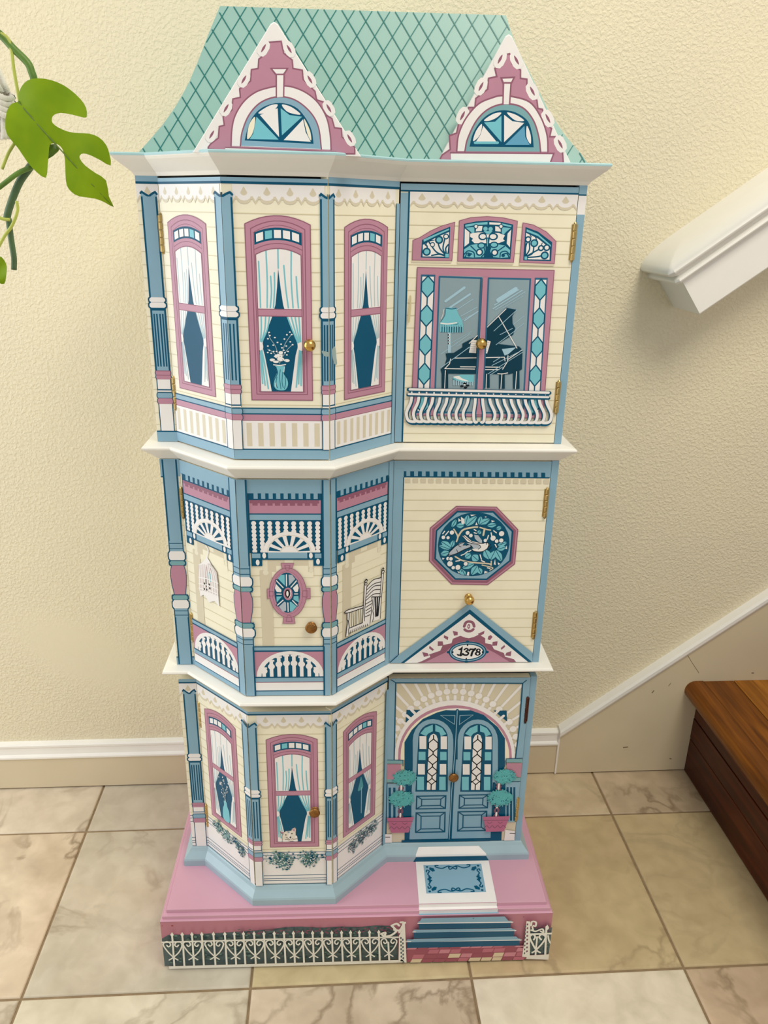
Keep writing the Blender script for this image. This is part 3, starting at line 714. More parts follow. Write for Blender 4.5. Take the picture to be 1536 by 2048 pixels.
# traced artwork of every painted face, tenths of a millimetre on that face
ART = {
('strip', 3): ([-0.22132, -0.32376, 0.79666], [1.0, 0.0, 0.0], [0, 0, 1], 0.02518, 0.31326, [
(siding, [0, 0.02518, 0.01351, 0.28929], {}),
(lace, [0.0, 0.02518, 0.30446, 0.01769, 1], {}),
('painted_top_band', [('p','blue',0,[0,3059,252,3059,252,3133,0,3133]),('p','deep',0,[0,3047,252,3047,252,3072,0,3072])]),
(column, [0.01391, [-1, 1], [[0.29615, 0.29078, 'notch', 1], [0.29127, 0.17898, 'shaft', 1], [0.17898, 0.173, 'ring', 1.06], [0.173, 0.16644, 'ring', 1.1], [0.16644, 0.09056, 'flute', 1.02], [0.09056, 0.07998, 'pink', 1.0], [0.07998, 0.06452, 'box', 0.92], [0.06691, 0.06452, 'boxl', 0.92], [0.06333, 0.05612, 'bband', 1], [0.05612, 0.04886, 'pband', 1], [0.04891, 0.01384, 'box', 0.92]], 0.0092], {}),
('painted_base_band', [('p','blue',0,[0,0,252,0,252,135,0,135]),('p','deep',0,[0,127,252,127,252,143,0,143])]),
]),
('bayl', 3): ([-0.19614, -0.32376, 0.79666], [0.72366, -0.69016, 0.0], [0, 0, 1], 0.11479, 0.31326, [
(siding, [0, 0.11479, 0.01351, 0.28929], {}),
(lace, [0.002, 0.11279, 0.30446, 0.01685, 5], {}),
('painted_top_band', [('p','blue',0,[0,3059,1148,3059,1148,3133,0,3133]),('p','deep',0,[0,3047,1148,3047,1148,3072,0,3072])]),
('painted_rail_band', [('p','white',0,[10,135,1033,135,1033,487,10,487]),('p','blue',0,[10,565,1033,565,1033,632,10,632]),('p','pink',0,[10,487,1033,487,1033,565,10,565]),('p','rose',0,[10,483,1033,483,1033,491,10,491]),('p','deep',0,[10,625,1033,625,1033,639,10,639]),('p','deep',0,[10,558,1033,558,1033,572,10,572]),('p','tan',0,[51,173,110,173,110,456,51,456]),('p','tan',0,[179,173,238,173,238,456,179,456]),('p','tan',0,[307,173,365,173,365,456,307,456]),('p','tan',0,[434,173,493,173,493,456,434,456]),('p','tan',0,[562,173,621,173,621,456,562,456]),('p','tan',0,[690,173,749,173,749,456,690,456]),('p','tan',0,[818,173,877,173,877,456,818,456]),('p','tan',0,[946,173,1005,173,1005,456,946,456])]),
('painted_base_band', [('p','blue',0,[0,0,1148,0,1148,135,0,135]),('p','deep',0,[0,127,1148,127,1148,143,0,143])]),
(window, [0.0142, 0.08502, 0.07179, 0.26364], {'panes': 'wwwaw', 'thin': 0.8}),
(column, [0.11479, [-1], [[0.29615, 0.29078, 'notch', 1], [0.29127, 0.17898, 'shaft', 1], [0.17898, 0.173, 'ring', 1.06], [0.173, 0.16644, 'ring', 1.1], [0.16644, 0.09056, 'flute', 1.02], [0.09056, 0.07998, 'pink', 1.0], [0.07998, 0.06452, 'box', 0.92], [0.06691, 0.06452, 'boxl', 0.92], [0.06333, 0.05612, 'bband', 1], [0.05612, 0.04886, 'pband', 1], [0.04891, 0.01384, 'box', 0.92]], 0.0115], {}),
]),
('bayf', 3): ([-0.11308, -0.40298, 0.79666], [1.0, 0.0, 0.0], [0, 0, 1], 0.11302, 0.31326, [
(siding, [0, 0.11302, 0.01351, 0.28929], {}),
(lace, [0.0115, 0.10902, 0.30446, 0.01685, 4], {}),
('painted_top_band', [('p','blue',0,[0,3059,1130,3059,1130,3133,0,3133]),('p','deep',0,[0,3047,1130,3047,1130,3072,0,3072])]),
('painted_rail_band', [('p','white',0,[115,135,1042,135,1042,487,115,487]),('p','blue',0,[115,565,1042,565,1042,632,115,632]),('p','pink',0,[115,487,1042,487,1042,565,115,565]),('p','rose',0,[115,483,1042,483,1042,491,115,491]),('p','deep',0,[115,625,1042,625,1042,639,115,639]),('p','deep',0,[115,558,1042,558,1042,572,115,572]),('p','tan',0,[157,173,218,173,218,456,157,456]),('p','tan',0,[290,173,351,173,351,456,290,456]),('p','tan',0,[422,173,483,173,483,456,422,456]),('p','tan',0,[555,173,616,173,616,456,555,456]),('p','tan',0,[687,173,748,173,748,456,687,456]),('p','tan',0,[820,173,881,173,881,456,820,456]),('p','tan',0,[952,173,1013,173,1013,456,952,456])]),
('painted_base_band', [('p','blue',0,[0,0,1130,0,1130,135,0,135]),('p','deep',0,[0,127,1130,127,1130,143,0,143])]),
(window, [0.02341, 0.09353, 0.0732, 0.26508], {'panes': 'wawww'}),
('painted_flower_vase', [('p','aqua',0,[516,1128,626,1129,606,1052,657,976,662,905,619,846,522,845,484,897,494,974,535,1052]),('t','deep',9,[523,1114,537,1045,498,967,489,901,526,850,619,848,658,908,651,976,612,1045,626,1115]),('t','white',11,[496,1142,565,1135,633,1146]),('t','deep',7,[570,1087,560,989,573,862]),('t','deep',7,[597,1059,587,947,599,877]),('t','deep',7,[623,1004,628,933,612,863]),('t','deep',7,[531,1003,517,932,532,876]),('s','white',7,[619,1115,611,1059]),('s','white',7,[510,932,513,890]),('t','grey',8,[565,1156,530,1334,465,1442,447,1509]),('t','grey',8,[572,1170,625,1362,710,1492]),('t','grey',8,[566,1198,501,1279,434,1319]),('t','grey',8,[580,1198,651,1308,714,1370]),('e','white',0,[458,1506,11,8]),('e','white',0,[464,1471,11,8]),('e','white',0,[441,1435,11,8]),('e','white',0,[520,1449,11,8]),('e','white',0,[548,1395,11,8]),('e','white',0,[499,1364,11,8]),('e','white',0,[438,1353,11,8]),('e','white',0,[588,1376,11,8]),('e','white',0,[656,1482,11,8]),('e','white',0,[690,1512,11,8]),('e','white',0,[710,1485,11,8]),('e','white',0,[627,1434,11,8]),('e','white',0,[692,1404,11,8]),('e','white',0,[718,1372,11,8]),('e','white',0,[646,1356,11,8]),('e','white',0,[597,1335,11,8]),('e','white',0,[454,1306,11,8]),('e','white',0,[501,1293,11,8]),('e','white',0,[535,1293,11,8]),('e','white',0,[435,1281,11,8]),('e','white',0,[617,1308,11,8]),('e','white',0,[664,1295,11,8]),('e','white',0,[555,1259,11,8]),('e','white',0,[595,1253,11,8]),('e','white',0,[650,1256,11,8]),('e','white',0,[473,1272,11,8]),('e','white',0,[513,1238,11,8]),('e','white',0,[630,1281,11,8]),('e','white',0,[554,1239,46,25]),('e','white',0,[484,1197,30,17]),('e','white',0,[580,1205,41,22]),('e','white',0,[648,1192,33,17]),('e','white',0,[525,1176,33,14]),('e','white',0,[582,1280,25,19]),('e','grey',0,[540,1225,8,6]),('e','grey',0,[574,1239,8,5]),('e','grey',0,[601,1198,8,6]),('e','grey',0,[505,1190,8,6]),('e','grey',0,[628,1184,8,6]),('e','grey',0,[559,1184,8,6])]),
(column, [0, [1], [[0.29615, 0.29078, 'notch', 1], [0.29127, 0.17898, 'shaft', 1], [0.17898, 0.173, 'ring', 1.06], [0.173, 0.16644, 'ring', 1.1], [0.16644, 0.09056, 'flute', 1.02], [0.09056, 0.07998, 'pink', 1.0], [0.07998, 0.06452, 'box', 0.92], [0.06691, 0.06452, 'boxl', 0.92], [0.06333, 0.05612, 'bband', 1], [0.05612, 0.04886, 'pband', 1], [0.04891, 0.01384, 'box', 0.92]], 0.0115], {}),
(column, [0.11302, [-1], [[0.29615, 0.29078, 'notch', 1], [0.29127, 0.17898, 'shaft', 1], [0.17898, 0.173, 'ring', 1.06], [0.173, 0.16644, 'ring', 1.1], [0.16644, 0.09056, 'flute', 1.02], [0.09056, 0.07998, 'pink', 1.0], [0.07998, 0.06452, 'box', 0.92], [0.06691, 0.06452, 'boxl', 0.92], [0.06333, 0.05612, 'bband', 1], [0.05612, 0.04886, 'pband', 1], [0.04891, 0.01384, 'box', 0.92]], 0.0088], {}),
('painted_wear_marks', [('q','bluestain',0,[1047,1306,1094,1300,1129,1286,1121,1245,1074,1251])]),
]),
('bayr', 3): ([-6e-05, -0.40298, 0.79666], [0.71466, 0.69947, 0.0], [0, 0, 1], 0.11326, 0.31326, [
(siding, [0, 0.11326, 0.01351, 0.28929], {}),
(lace, [0.002, 0.10626, 0.30446, 0.01685, 4], {}),
('painted_top_band', [('p','blue',0,[0,3059,1133,3059,1133,3133,0,3133]),('p','deep',0,[0,3047,1133,3047,1133,3072,0,3072])]),
('painted_rail_band', [('p','white',0,[85,135,1073,135,1073,487,85,487]),('p','blue',0,[85,565,1073,565,1073,632,85,632]),('p','pink',0,[85,487,1073,487,1073,565,85,565]),('p','rose',0,[85,483,1073,483,1073,491,85,491]),('p','deep',0,[85,625,1073,625,1073,639,85,639]),('p','deep',0,[85,558,1073,558,1073,572,85,572]),('p','tan',0,[120,173,171,173,171,456,120,456]),('p','tan',0,[230,173,280,173,280,456,230,456]),('p','tan',0,[340,173,390,173,390,456,340,456]),('p','tan',0,[449,173,500,173,500,456,449,456]),('p','tan',0,[559,173,610,173,610,456,559,456]),('p','tan',0,[669,173,719,173,719,456,669,456]),('p','tan',0,[778,173,829,173,829,456,778,456]),('p','tan',0,[888,173,939,173,939,456,888,456]),('p','tan',0,[998,173,1048,173,1048,456,998,456])]),
('painted_base_band', [('p','blue',0,[0,0,1133,0,1133,135,0,135]),('p','deep',0,[0,127,1133,127,1133,143,0,143])]),
(window, [0.024, 0.09388, 0.07049, 0.26307], {'panes': 'wwwaw', 'thin': 0.8}),
(column, [0, [1], [[0.29615, 0.29078, 'notch', 1], [0.29127, 0.17898, 'shaft', 1], [0.17898, 0.173, 'ring', 1.06], [0.173, 0.16644, 'ring', 1.1], [0.16644, 0.09056, 'flute', 1.02], [0.09056, 0.07998, 'pink', 1.0], [0.07998, 0.06452, 'box', 0.92], [0.06691, 0.06452, 'boxl', 0.92], [0.06333, 0.05612, 'bband', 1], [0.05612, 0.04886, 'pband', 1], [0.04891, 0.01384, 'box', 0.92]], 0.0085], {}),
('painted_corner_post', [('p','blue',0,[1078,0,1133,0,1133,2893,1078,2893]),('p','deep',0,[1071,135,1081,135,1081,2893,1071,2893])]),
('painted_wear_marks', [('q','bluestain',0,[36,1303,84,1347,103,1228,113,1144,64,1162])]),
]),
('door', 3): ([0.08088, -0.32376, 0.79666], [1.0, 0.0, 0.0], [0, 0, 1], 0.21112, 0.31326, [
(siding, [0.008, 0.21012, 0.004, 0.28539], {}),
(lace, [0.01236, 0.21012, 0.30306, 0.01519, 7], {}),
('painted_border', [('p','blue',0,[-23,3139,2127,3133,2137,3049,-20,3034]),('s','deep',18,[8,3034,104,3034,2119,3040]),('p','blue',0,[0,0,114,0,114,3013,0,3013]),('p','deep',0,[103,0,124,0,124,3035,103,3035])]),
('painted_fanlight', [('p','tan',0,[247,2493,374,2571,501,2628,655,2672,642,2238,163,2238,167,2462]),('p','pink',0,[254,2522,381,2599,508,2656,662,2701,650,2267,171,2267,174,2491]),('c','rose',8,[254,2522,381,2599,508,2656,662,2701,650,2267,171,2267,174,2491]),('p','deep',0,[282,2497,447,2585,611,2652,615,2295,274,2297]),('p','aqua',0,[298,2502,447,2567,598,2631,599,2613,448,2546,305,2476]),('p','white',0,[295,2311,557,2313,590,2313,601,2489,600,2591,449,2527,294,2441]),('t','deep',17,[342,2364,345,2425,306,2461]),('t','deep',17,[573,2324,457,2364,365,2477]),('t','deep',17,[573,2329,498,2406,467,2498]),('t','deep',17,[573,2334,536,2406,553,2519]),('t','deep',17,[578,2345,569,2406,596,2448]),('t','deep',17,[404,2323,490,2339,557,2324]),('e','deep',0,[342,2364,50,47]),('e','aqua',0,[342,2364,31,29]),('e','deep',0,[485,2501,50,47]),('e','aqua',0,[485,2501,30,29]),('e','deep',0,[566,2540,35,33]),('e','white',0,[566,2540,22,20]),('e','deep',0,[409,2446,30,29]),('e','white',0,[409,2446,20,18]),('p','aqua',0,[563,2303,610,2303,608,2350,561,2350]),('s','deep',9,[563,2303,561,2350,608,2350]),('s','deep',10,[323,2436,353,2487,376,2456]),('s','deep',10,[375,2487,429,2498]),('p','tan',0,[710,2690,843,2726,1036,2743,1232,2732,1403,2699,1392,2232,714,2233]),('p','pink',0,[715,2718,848,2755,1041,2771,1236,2760,1407,2727,1396,2261,719,2262]),('c','rose',8,[715,2718,848,2755,1041,2771,1236,2760,1407,2727,1396,2261,719,2262]),('p','deep',0,[771,2685,915,2715,1065,2728,1218,2715,1359,2688,1355,2296,778,2292]),('p','aqua',0,[788,2676,916,2699,1051,2710,1052,2684,918,2675,789,2651]),('p','white',0,[1072,2708,1208,2705,1208,2682,1074,2684]),('p','aqua',0,[1219,2699,1340,2676,1337,2658,1226,2679]),('p','white',0,[785,2633,842,2593,844,2470,792,2429]),('p','white',0,[1339,2632,1299,2586,1297,2473,1338,2433]),('p','aqua',0,[795,2643,897,2654,901,2588,886,2571,852,2603]),('p','aqua',0,[1332,2648,1228,2657,1228,2591,1251,2571,1281,2606]),('p','white',0,[924,2664,994,2665,987,2609,917,2604]),('p','white',0,[1146,2666,1206,2657,1216,2606,1150,2611]),('p','white',0,[853,2578,945,2594,1195,2590,1268,2566,1249,2524,1272,2504,1203,2478,909,2471,874,2501,889,2522,853,2542]),('e','deep',0,[1067,2625,78,53]),('e','aqua',0,[1031,2635,26,24]),('e','aqua',0,[1092,2633,26,24]),('p','aqua',0,[1009,2609,1117,2610,1087,2579,1049,2579]),('e','deep',0,[1002,2548,52,43]),('e','white',0,[1004,2548,37,27]),('e','deep',0,[1130,2549,57,43]),('e','white',0,[1128,2549,39,27]),('p','deep',0,[1041,2538,1090,2539,1084,2462,1110,2327,1044,2327,1054,2461]),('s','aqua',9,[1064,2523,1066,2441]),('p','aqua',0,[788,2398,867,2450,931,2461,1041,2451,1048,2389,1029,2316,897,2307,798,2315]),('p','aqua',0,[1343,2402,1271,2453,1194,2462,1101,2451,1100,2390,1139,2317,1238,2309,1342,2318]),('t','deep',14,[796,2346,838,2383,905,2367,919,2316]),('t','deep',14,[809,2315,829,2357,884,2347]),('t','deep',14,[1340,2350,1293,2386,1234,2370,1226,2318]),('t','deep',14,[1337,2318,1306,2360,1252,2349]),('t','deep',14,[867,2439,937,2378]),('t','deep',14,[1272,2442,1199,2390]),('t','deep',14,[1020,2441,1042,2368,1006,2321]),('t','deep',14,[1113,2441,1096,2369,1138,2322]),('e','deep',0,[993,2446,48,37]),('e','aqua',0,[993,2446,33,23]),('e','deep',0,[1145,2457,52,37]),('e','aqua',0,[1145,2457,37,23]),('e','deep',0,[976,2370,44,41]),('e','white',0,[976,2370,26,25]),('e','deep',0,[1159,2369,44,42]),('e','white',0,[1159,2369,26,25]),('e','deep',0,[916,2659,28,26]),('e','white',0,[916,2659,18,17]),('e','deep',0,[1214,2665,28,26]),('e','white',0,[1214,2665,18,17]),('e','deep',0,[852,2336,22,17]),('e','deep',0,[1264,2337,22,17]),('p','tan',0,[1469,2681,1596,2660,1756,2587,1886,2480,1890,2225,1467,2232]),('p','pink',0,[1473,2709,1600,2688,1760,2615,1889,2509,1893,2254,1471,2262]),('c','rose',8,[1473,2709,1600,2688,1760,2615,1889,2509,1893,2254,1471,2262]),('p','deep',0,[1507,2664,1662,2615,1843,2498,1850,2282,1510,2286]),('p','aqua',0,[1523,2639,1664,2589,1830,2467,1832,2446,1667,2564,1525,2613]),('p','white',0,[1519,2598,1669,2536,1820,2431,1830,2299,1537,2299]),('t','deep',17,[1546,2320,1677,2331,1769,2353]),('t','deep',17,[1540,2330,1650,2393,1718,2430]),('t','deep',17,[1539,2341,1576,2414,1561,2517]),('t','deep',17,[1532,2351,1529,2444,1550,2516]),('t','deep',17,[1540,2330,1618,2372,1624,2486]),('e','deep',0,[1550,2525,40,38]),('e','white',0,[1550,2525,22,21]),('e','deep',0,[1628,2484,49,46]),('e','aqua',0,[1628,2484,31,29]),('e','deep',0,[1714,2430,39,36]),('e','white',0,[1714,2430,20,19]),('e','deep',0,[1766,2347,50,47]),('e','aqua',0,[1766,2347,31,29]),('e','deep',0,[1783,2436,43,40]),('e','white',0,[1783,2436,24,23]),('p','aqua',0,[1526,2294,1562,2294,1558,2336,1523,2335]),('s','deep',9,[1523,2335,1558,2336,1562,2294]),('s','deep',10,[1566,2583,1586,2553]),('s','deep',10,[1635,2553,1654,2522]),('s','deep',10,[1723,2487,1715,2456])]),
('painted_tall_window', [('p','pink',0,[237,2183,1899,2176,1928,344,219,374]),('c','rose',10,[237,2183,1899,2176,1928,344,219,374]),('p','grey',0,[512,2093,1034,2090,1052,392,515,393]),('p','grey',0,[1096,2079,1603,2076,1656,391,1130,392]),('s','steel',21,[507,2081,1017,2072]),('s','steel',21,[1017,2072,1038,412]),('s','steel',21,[507,2081,514,413,1038,412]),('s','steel',21,[1096,2073,1615,2070,1661,411]),('s','steel',21,[1096,2073,1135,412]),('s','steel',21,[1135,412,1668,411]),('p','steel',0,[282,2103,457,2104,450,400,283,400]),('p','white',0,[300,2079,440,2080,434,427,299,427]),('p','aqua',0,[370,2088,445,2008,444,1919,369,1837,294,1918,294,2007]),('c','deep',16,[370,2088,445,2008,444,1919,369,1837,294,1918,294,2007]),('s','deep',16,[369,1837,369,1747]),('p','aqua',0,[369,1747,443,1665,443,1574,369,1490,294,1573,294,1665]),('c','deep',16,[369,1747,443,1665,443,1574,369,1490,294,1573,294,1665]),('s','deep',16,[369,1490,368,1398]),('p','aqua',0,[368,1398,442,1313,442,1220,368,1134,294,1219,294,1313]),('c','deep',16,[368,1398,442,1313,442,1220,368,1134,294,1219,294,1313]),('s','deep',16,[368,1134,368,1039]),('p','aqua',0,[368,1039,441,952,440,855,367,767,294,855,294,952]),('c','deep',16,[368,1039,441,952,440,855,367,767,294,855,294,952]),('s','deep',16,[367,767,367,670]),('p','aqua',0,[367,670,439,580,439,481,366,391,294,481,294,580]),('c','deep',16,[367,670,439,580,439,481,366,391,294,481,294,580]),('s','deep',16,[366,391,366,418]),('p','steel',0,[1669,2088,1828,2089,1877,397,1708,398]),('p','white',0,[1685,2064,1813,2065,1860,424,1724,425]),('p','aqua',0,[1749,2072,1819,1993,1822,1905,1755,1824,1684,1904,1682,1992]),('c','deep',16,[1749,2072,1819,1993,1822,1905,1755,1824,1684,1904,1682,1992]),('s','deep',16,[1755,1824,1758,1734]),('p','aqua',0,[1758,1734,1829,1653,1832,1562,1764,1479,1692,1562,1690,1652]),('c','deep',16,[1758,1734,1829,1653,1832,1562,1764,1479,1692,1562,1690,1652]),('s','deep',16,[1764,1479,1767,1388]),('p','aqua',0,[1767,1388,1839,1304,1842,1211,1774,1126,1701,1210,1698,1303]),('c','deep',16,[1767,1388,1839,1304,1842,1211,1774,1126,1701,1210,1698,1303]),('s','deep',16,[1774,1126,1776,1031]),('p','aqua',0,[1776,1031,1850,945,1853,850,1783,762,1709,849,1707,945]),('c','deep',16,[1776,1031,1850,945,1853,850,1783,762,1709,849,1707,945]),('s','deep',16,[1783,762,1786,665]),('p','aqua',0,[1786,665,1860,577,1863,478,1793,389,1718,479,1716,577]),('c','deep',16,[1786,665,1860,577,1863,478,1793,389,1718,479,1716,577]),('s','deep',16,[1793,389,1792,416])]),
('painted_piano_scene', [('s','paleblue',30,[593,1794,816,1960]),('s','paleblue',23,[653,1722,890,1884]),('s','paleblue',8,[700,1670,929,1825]),('s','paleblue',8,[791,1619,988,1732]),('s','paleblue',14,[839,1567,1000,1680]),('s','paleblue',6,[734,1532,992,1672]),('s','paleblue',7,[566,1154,919,1411]),('s','paleblue',5,[632,1260,935,1437]),('s','paleblue',5,[758,1252,922,1367]),('s','paleblue',49,[1238,1818,1447,1954]),('s','paleblue',12,[1198,1758,1483,1946]),('s','paleblue',12,[1183,1715,1527,1938]),('s','paleblue',8,[1211,1698,1564,1921]),('s','paleblue',5,[1290,1716,1542,1870]),('s','paleblue',6,[1447,1526,1572,1631]),('s','paleblue',6,[1471,1456,1579,1544]),('p','paleblue',0,[653,1172,691,1172,678,1419,641,1419]),('p','aqua',0,[601,1721,728,1718,759,1645,812,1567,824,1515,683,1493,540,1514,539,1540,584,1601,599,1661]),('t','deep',9,[601,1713,672,1705,729,1713]),('t','deep',6,[597,1700,592,1627,547,1549]),('t','white',14,[548,1532,637,1525,743,1541]),('t','deep',6,[540,1513,665,1506,765,1528]),('t','white',6,[580,1700,566,1627,550,1584]),('s','aqua',23,[549,1506,551,1436]),('s','aqua',23,[578,1506,580,1434]),('s','aqua',23,[608,1506,610,1433]),('s','aqua',23,[637,1506,639,1431]),('s','aqua',23,[666,1506,669,1429]),('s','aqua',23,[696,1506,698,1428]),('s','aqua',23,[725,1506,727,1430]),('s','aqua',23,[754,1506,757,1431]),('s','aqua',23,[784,1507,786,1433]),('s','aqua',23,[813,1507,815,1435]),('s','deep',11,[566,1487,567,1427]),('s','deep',11,[596,1487,597,1428]),('s','deep',11,[626,1487,628,1428]),('s','deep',11,[657,1487,658,1428]),('s','deep',11,[687,1487,688,1428]),('s','deep',11,[717,1487,718,1428]),('s','deep',11,[747,1487,749,1428]),('s','deep',11,[778,1487,779,1428]),('s','deep',11,[808,1487,809,1428]),('e','ink',0,[648,1393,8,11]),('e','white',0,[660,1393,7,12]),('e','ink',0,[650,1358,8,11]),('e','white',0,[662,1358,7,12]),('e','ink',0,[652,1322,8,11]),('e','white',0,[663,1322,7,12]),('e','ink',0,[654,1287,8,11]),('e','white',0,[665,1287,7,12]),('p','deep',0,[1100,1481,1342,1729,1472,1708,1429,1630,1437,1543,1477,1483,1457,1404,1268,1288,1105,1315]),('p','night',0,[1101,1474,1342,1724,1470,1706,1428,1626,1438,1543,1474,1481,1452,1404,1268,1288,1096,1315]),('p','night',0,[828,1287,1010,1385,1286,1288,1541,1262,1590,1218,1602,975,1532,938,1443,911,587,910,570,965,618,1010,641,1100,624,1163,727,1172,831,1243]),('p','paleblue',0,[1327,1226,1506,1249,1413,1164,1369,1146]),('p','white',0,[940,1332,1005,1332,1006,1172,916,1177]),('p','white',0,[1139,1332,1181,1319,1146,1168,1110,1172]),('s','steel',3,[938,1305,998,1304]),('s','steel',3,[1119,1304,1164,1301]),('s','steel',3,[936,1279,998,1277]),('s','steel',3,[1121,1277,1159,1275]),('s','steel',3,[934,1252,997,1251]),('s','steel',3,[1122,1251,1153,1248]),('s','steel',3,[932,1226,997,1224]),('s','steel',3,[1124,1224,1148,1222]),('s','steel',3,[931,1199,997,1197]),('s','steel',3,[1126,1197,1143,1195]),('s','white',10,[1105,1473,1343,1716]),('s','white',10,[913,1292,1010,1389]),('s','white',10,[1261,1621,1516,1240]),('s','white',10,[739,1107,1010,1114]),('s','white',10,[1118,1117,1366,1126,1379,1079]),('s','white',10,[690,1096,680,1037,624,974,1001,973]),('s','white',10,[818,999,1008,1000]),('s','white',10,[1112,1000,1317,1000]),('s','white',10,[1115,967,1310,970]),('s','white',10,[1410,1146,1411,1074,1355,975]),('s','white',10,[1581,1218,1418,1101]),('s','paleblue',7,[574,987,929,1252]),('s','paleblue',7,[731,1100,912,1243]),('s','paleblue',7,[1212,1447,1477,1704]),('s','paleblue',7,[1291,1403,1442,1482]),('s','paleblue',7,[1251,1280,1480,1456]),('s','paleblue',7,[1230,1065,1325,1128]),('s','paleblue',7,[1216,1020,1590,1218]),('s','paleblue',7,[1169,911,1592,1191]),('s','paleblue',7,[1188,893,1353,1002]),('p','night',0,[595,727,678,727,668,920,586,920]),('p','night',0,[1130,737,1208,737,1196,911,1119,911]),('p','night',0,[1328,727,1402,727,1388,911,1315,911]),('p','night',0,[1508,727,1591,727,1570,966,1488,966]),('s','white',9,[632,951,632,727]),('s','white',9,[1155,911,1161,727]),('s','white',9,[1350,920,1351,727]),('s','white',9,[1535,948,1538,727]),('t','white',10,[1296,920,1351,916,1423,929]),('p','aqua',0,[730,865,823,902,996,902,997,810,856,806,745,828]),('q','white',0,[734,870,806,883,844,856,937,819,846,828]),('t','deep',7,[735,842,829,806,902,806]),('s','paleblue',16,[745,828,748,772]),('s','paleblue',16,[775,823,778,772]),('s','paleblue',16,[804,817,807,772]),('s','paleblue',16,[834,812,836,772]),('s','paleblue',16,[863,806,865,772]),('s','paleblue',16,[892,806,895,772]),('s','paleblue',16,[922,806,924,772]),('s','paleblue',16,[951,807,953,772]),('s','paleblue',16,[980,807,982,772]),('e','ink',0,[850,755,22,13]),('e','ink',0,[884,787,22,13]),('e','ink',0,[922,764,22,13]),('e','ink',0,[897,737,22,13]),('e','white',0,[884,772,11,9])]),
('painted_mullion', [('p','pink',0,[1035,2084,1095,2084,1130,392,1052,392]),('s','steel',20,[1017,2072,1038,412]),('s','steel',20,[1102,2073,1135,412])]),
('painted_balcony', [('p','steel',0,[189,709,1977,692,1977,607,176,622]),('t','deep',54,[224,600,211,523,164,404,180,309,223,275,284,271]),('t','deep',54,[315,599,302,523,255,404,271,309,314,275,375,271]),('t','deep',54,[405,599,392,523,346,404,362,309,405,274,466,271]),('t','deep',54,[495,599,483,523,437,404,454,309,497,274,558,271]),('t','deep',54,[586,599,573,523,528,403,545,309,588,274,649,270]),('t','deep',54,[676,599,664,523,619,403,636,309,680,274,741,270]),('t','deep',54,[767,599,755,523,710,403,728,308,772,274,833,270]),('t','deep',54,[858,599,846,523,802,403,820,308,863,274,925,270]),('t','deep',54,[948,599,937,523,893,403,911,308,955,273,1017,270]),('t','deep',54,[1039,599,1038,523,1028,403,1039,308,1055,273,1077,270]),('t','deep',54,[1116,599,1127,522,1153,403,1155,308,1143,273,1122,270]),('t','deep',54,[1207,599,1229,522,1289,402,1283,307,1243,273,1182,269]),('t','deep',54,[1298,599,1320,522,1380,402,1375,307,1335,273,1274,269]),('t','deep',54,[1389,599,1411,522,1472,402,1467,307,1428,272,1366,269]),('t','deep',54,[1481,599,1503,522,1564,402,1559,307,1520,272,1459,269]),('t','deep',54,[1572,599,1594,522,1656,402,1651,307,1612,272,1551,269]),('t','deep',54,[1663,599,1686,522,1748,402,1743,306,1704,272,1643,268]),('t','deep',54,[1754,599,1777,522,1840,402,1836,306,1797,272,1736,268]),('t','deep',54,[1846,598,1869,522,1932,401,1928,306,1889,271,1828,268]),('t','deep',54,[1937,598,1961,522,2024,401,2021,306,1982,271,1921,268]),('t','white',37,[218,608,204,532,157,413,173,322,215,292,267,290]),('t','white',37,[308,608,295,532,248,412,264,321,307,292,358,290]),('t','white',37,[398,608,385,532,339,412,355,321,398,292,449,290]),('t','white',37,[488,608,476,532,430,412,446,321,489,292,541,290]),('t','white',37,[579,608,566,532,521,412,538,321,581,291,632,290]),('t','white',37,[669,608,657,531,612,412,629,321,672,291,724,289]),('t','white',37,[760,608,748,531,703,412,721,321,764,291,815,289]),('t','white',37,[850,608,839,531,794,412,812,320,856,291,907,289]),('t','white',37,[941,608,930,531,886,412,904,320,947,291,999,289]),('t','white',37,[1032,607,1031,531,1021,411,1031,320,1047,290,1066,289]),('t','white',37,[1123,607,1133,531,1159,411,1161,320,1148,290,1130,289]),('t','white',37,[1213,607,1235,531,1295,411,1289,319,1249,290,1197,288]),('t','white',37,[1304,607,1326,531,1386,411,1381,319,1341,290,1289,288]),('t','white',37,[1395,607,1417,531,1478,411,1473,319,1433,290,1381,288]),('t','white',37,[1487,607,1509,531,1570,411,1565,319,1525,290,1474,288]),('t','white',37,[1578,607,1600,531,1662,410,1657,319,1617,289,1566,288]),('t','white',37,[1669,607,1692,530,1754,410,1749,319,1710,289,1658,288]),('t','white',37,[1760,607,1783,530,1846,410,1842,318,1802,289,1751,287]),('t','white',37,[1852,607,1875,530,1938,410,1934,318,1895,289,1843,287]),('t','white',37,[1943,607,1967,530,2030,410,2026,318,1987,289,1935,287]),('s','white',19,[215,684,216,659]),('s','white',19,[310,684,310,658]),('s','white',19,[404,684,405,658]),('s','white',19,[499,684,500,658]),('s','white',19,[594,684,595,658]),('s','white',19,[689,684,690,658]),('s','white',19,[784,684,785,658]),('s','white',19,[879,684,880,658]),('s','white',19,[974,683,975,658]),('s','white',19,[1069,683,1071,658]),('s','white',19,[1164,683,1166,658]),('s','white',19,[1259,683,1261,658]),('s','white',19,[1355,683,1357,658]),('s','white',19,[1450,683,1452,658]),('s','white',19,[1546,683,1548,658]),('s','white',19,[1642,683,1644,658]),('s','white',19,[1737,683,1740,658]),('s','white',19,[1833,683,1835,658]),('s','white',19,[1929,683,1931,658]),('s','deep',48,[173,706,1982,678]),('s','white',30,[189,709,1969,683]),('s','deep',41,[167,638,1977,610]),('s','white',25,[175,648,1970,624])]),
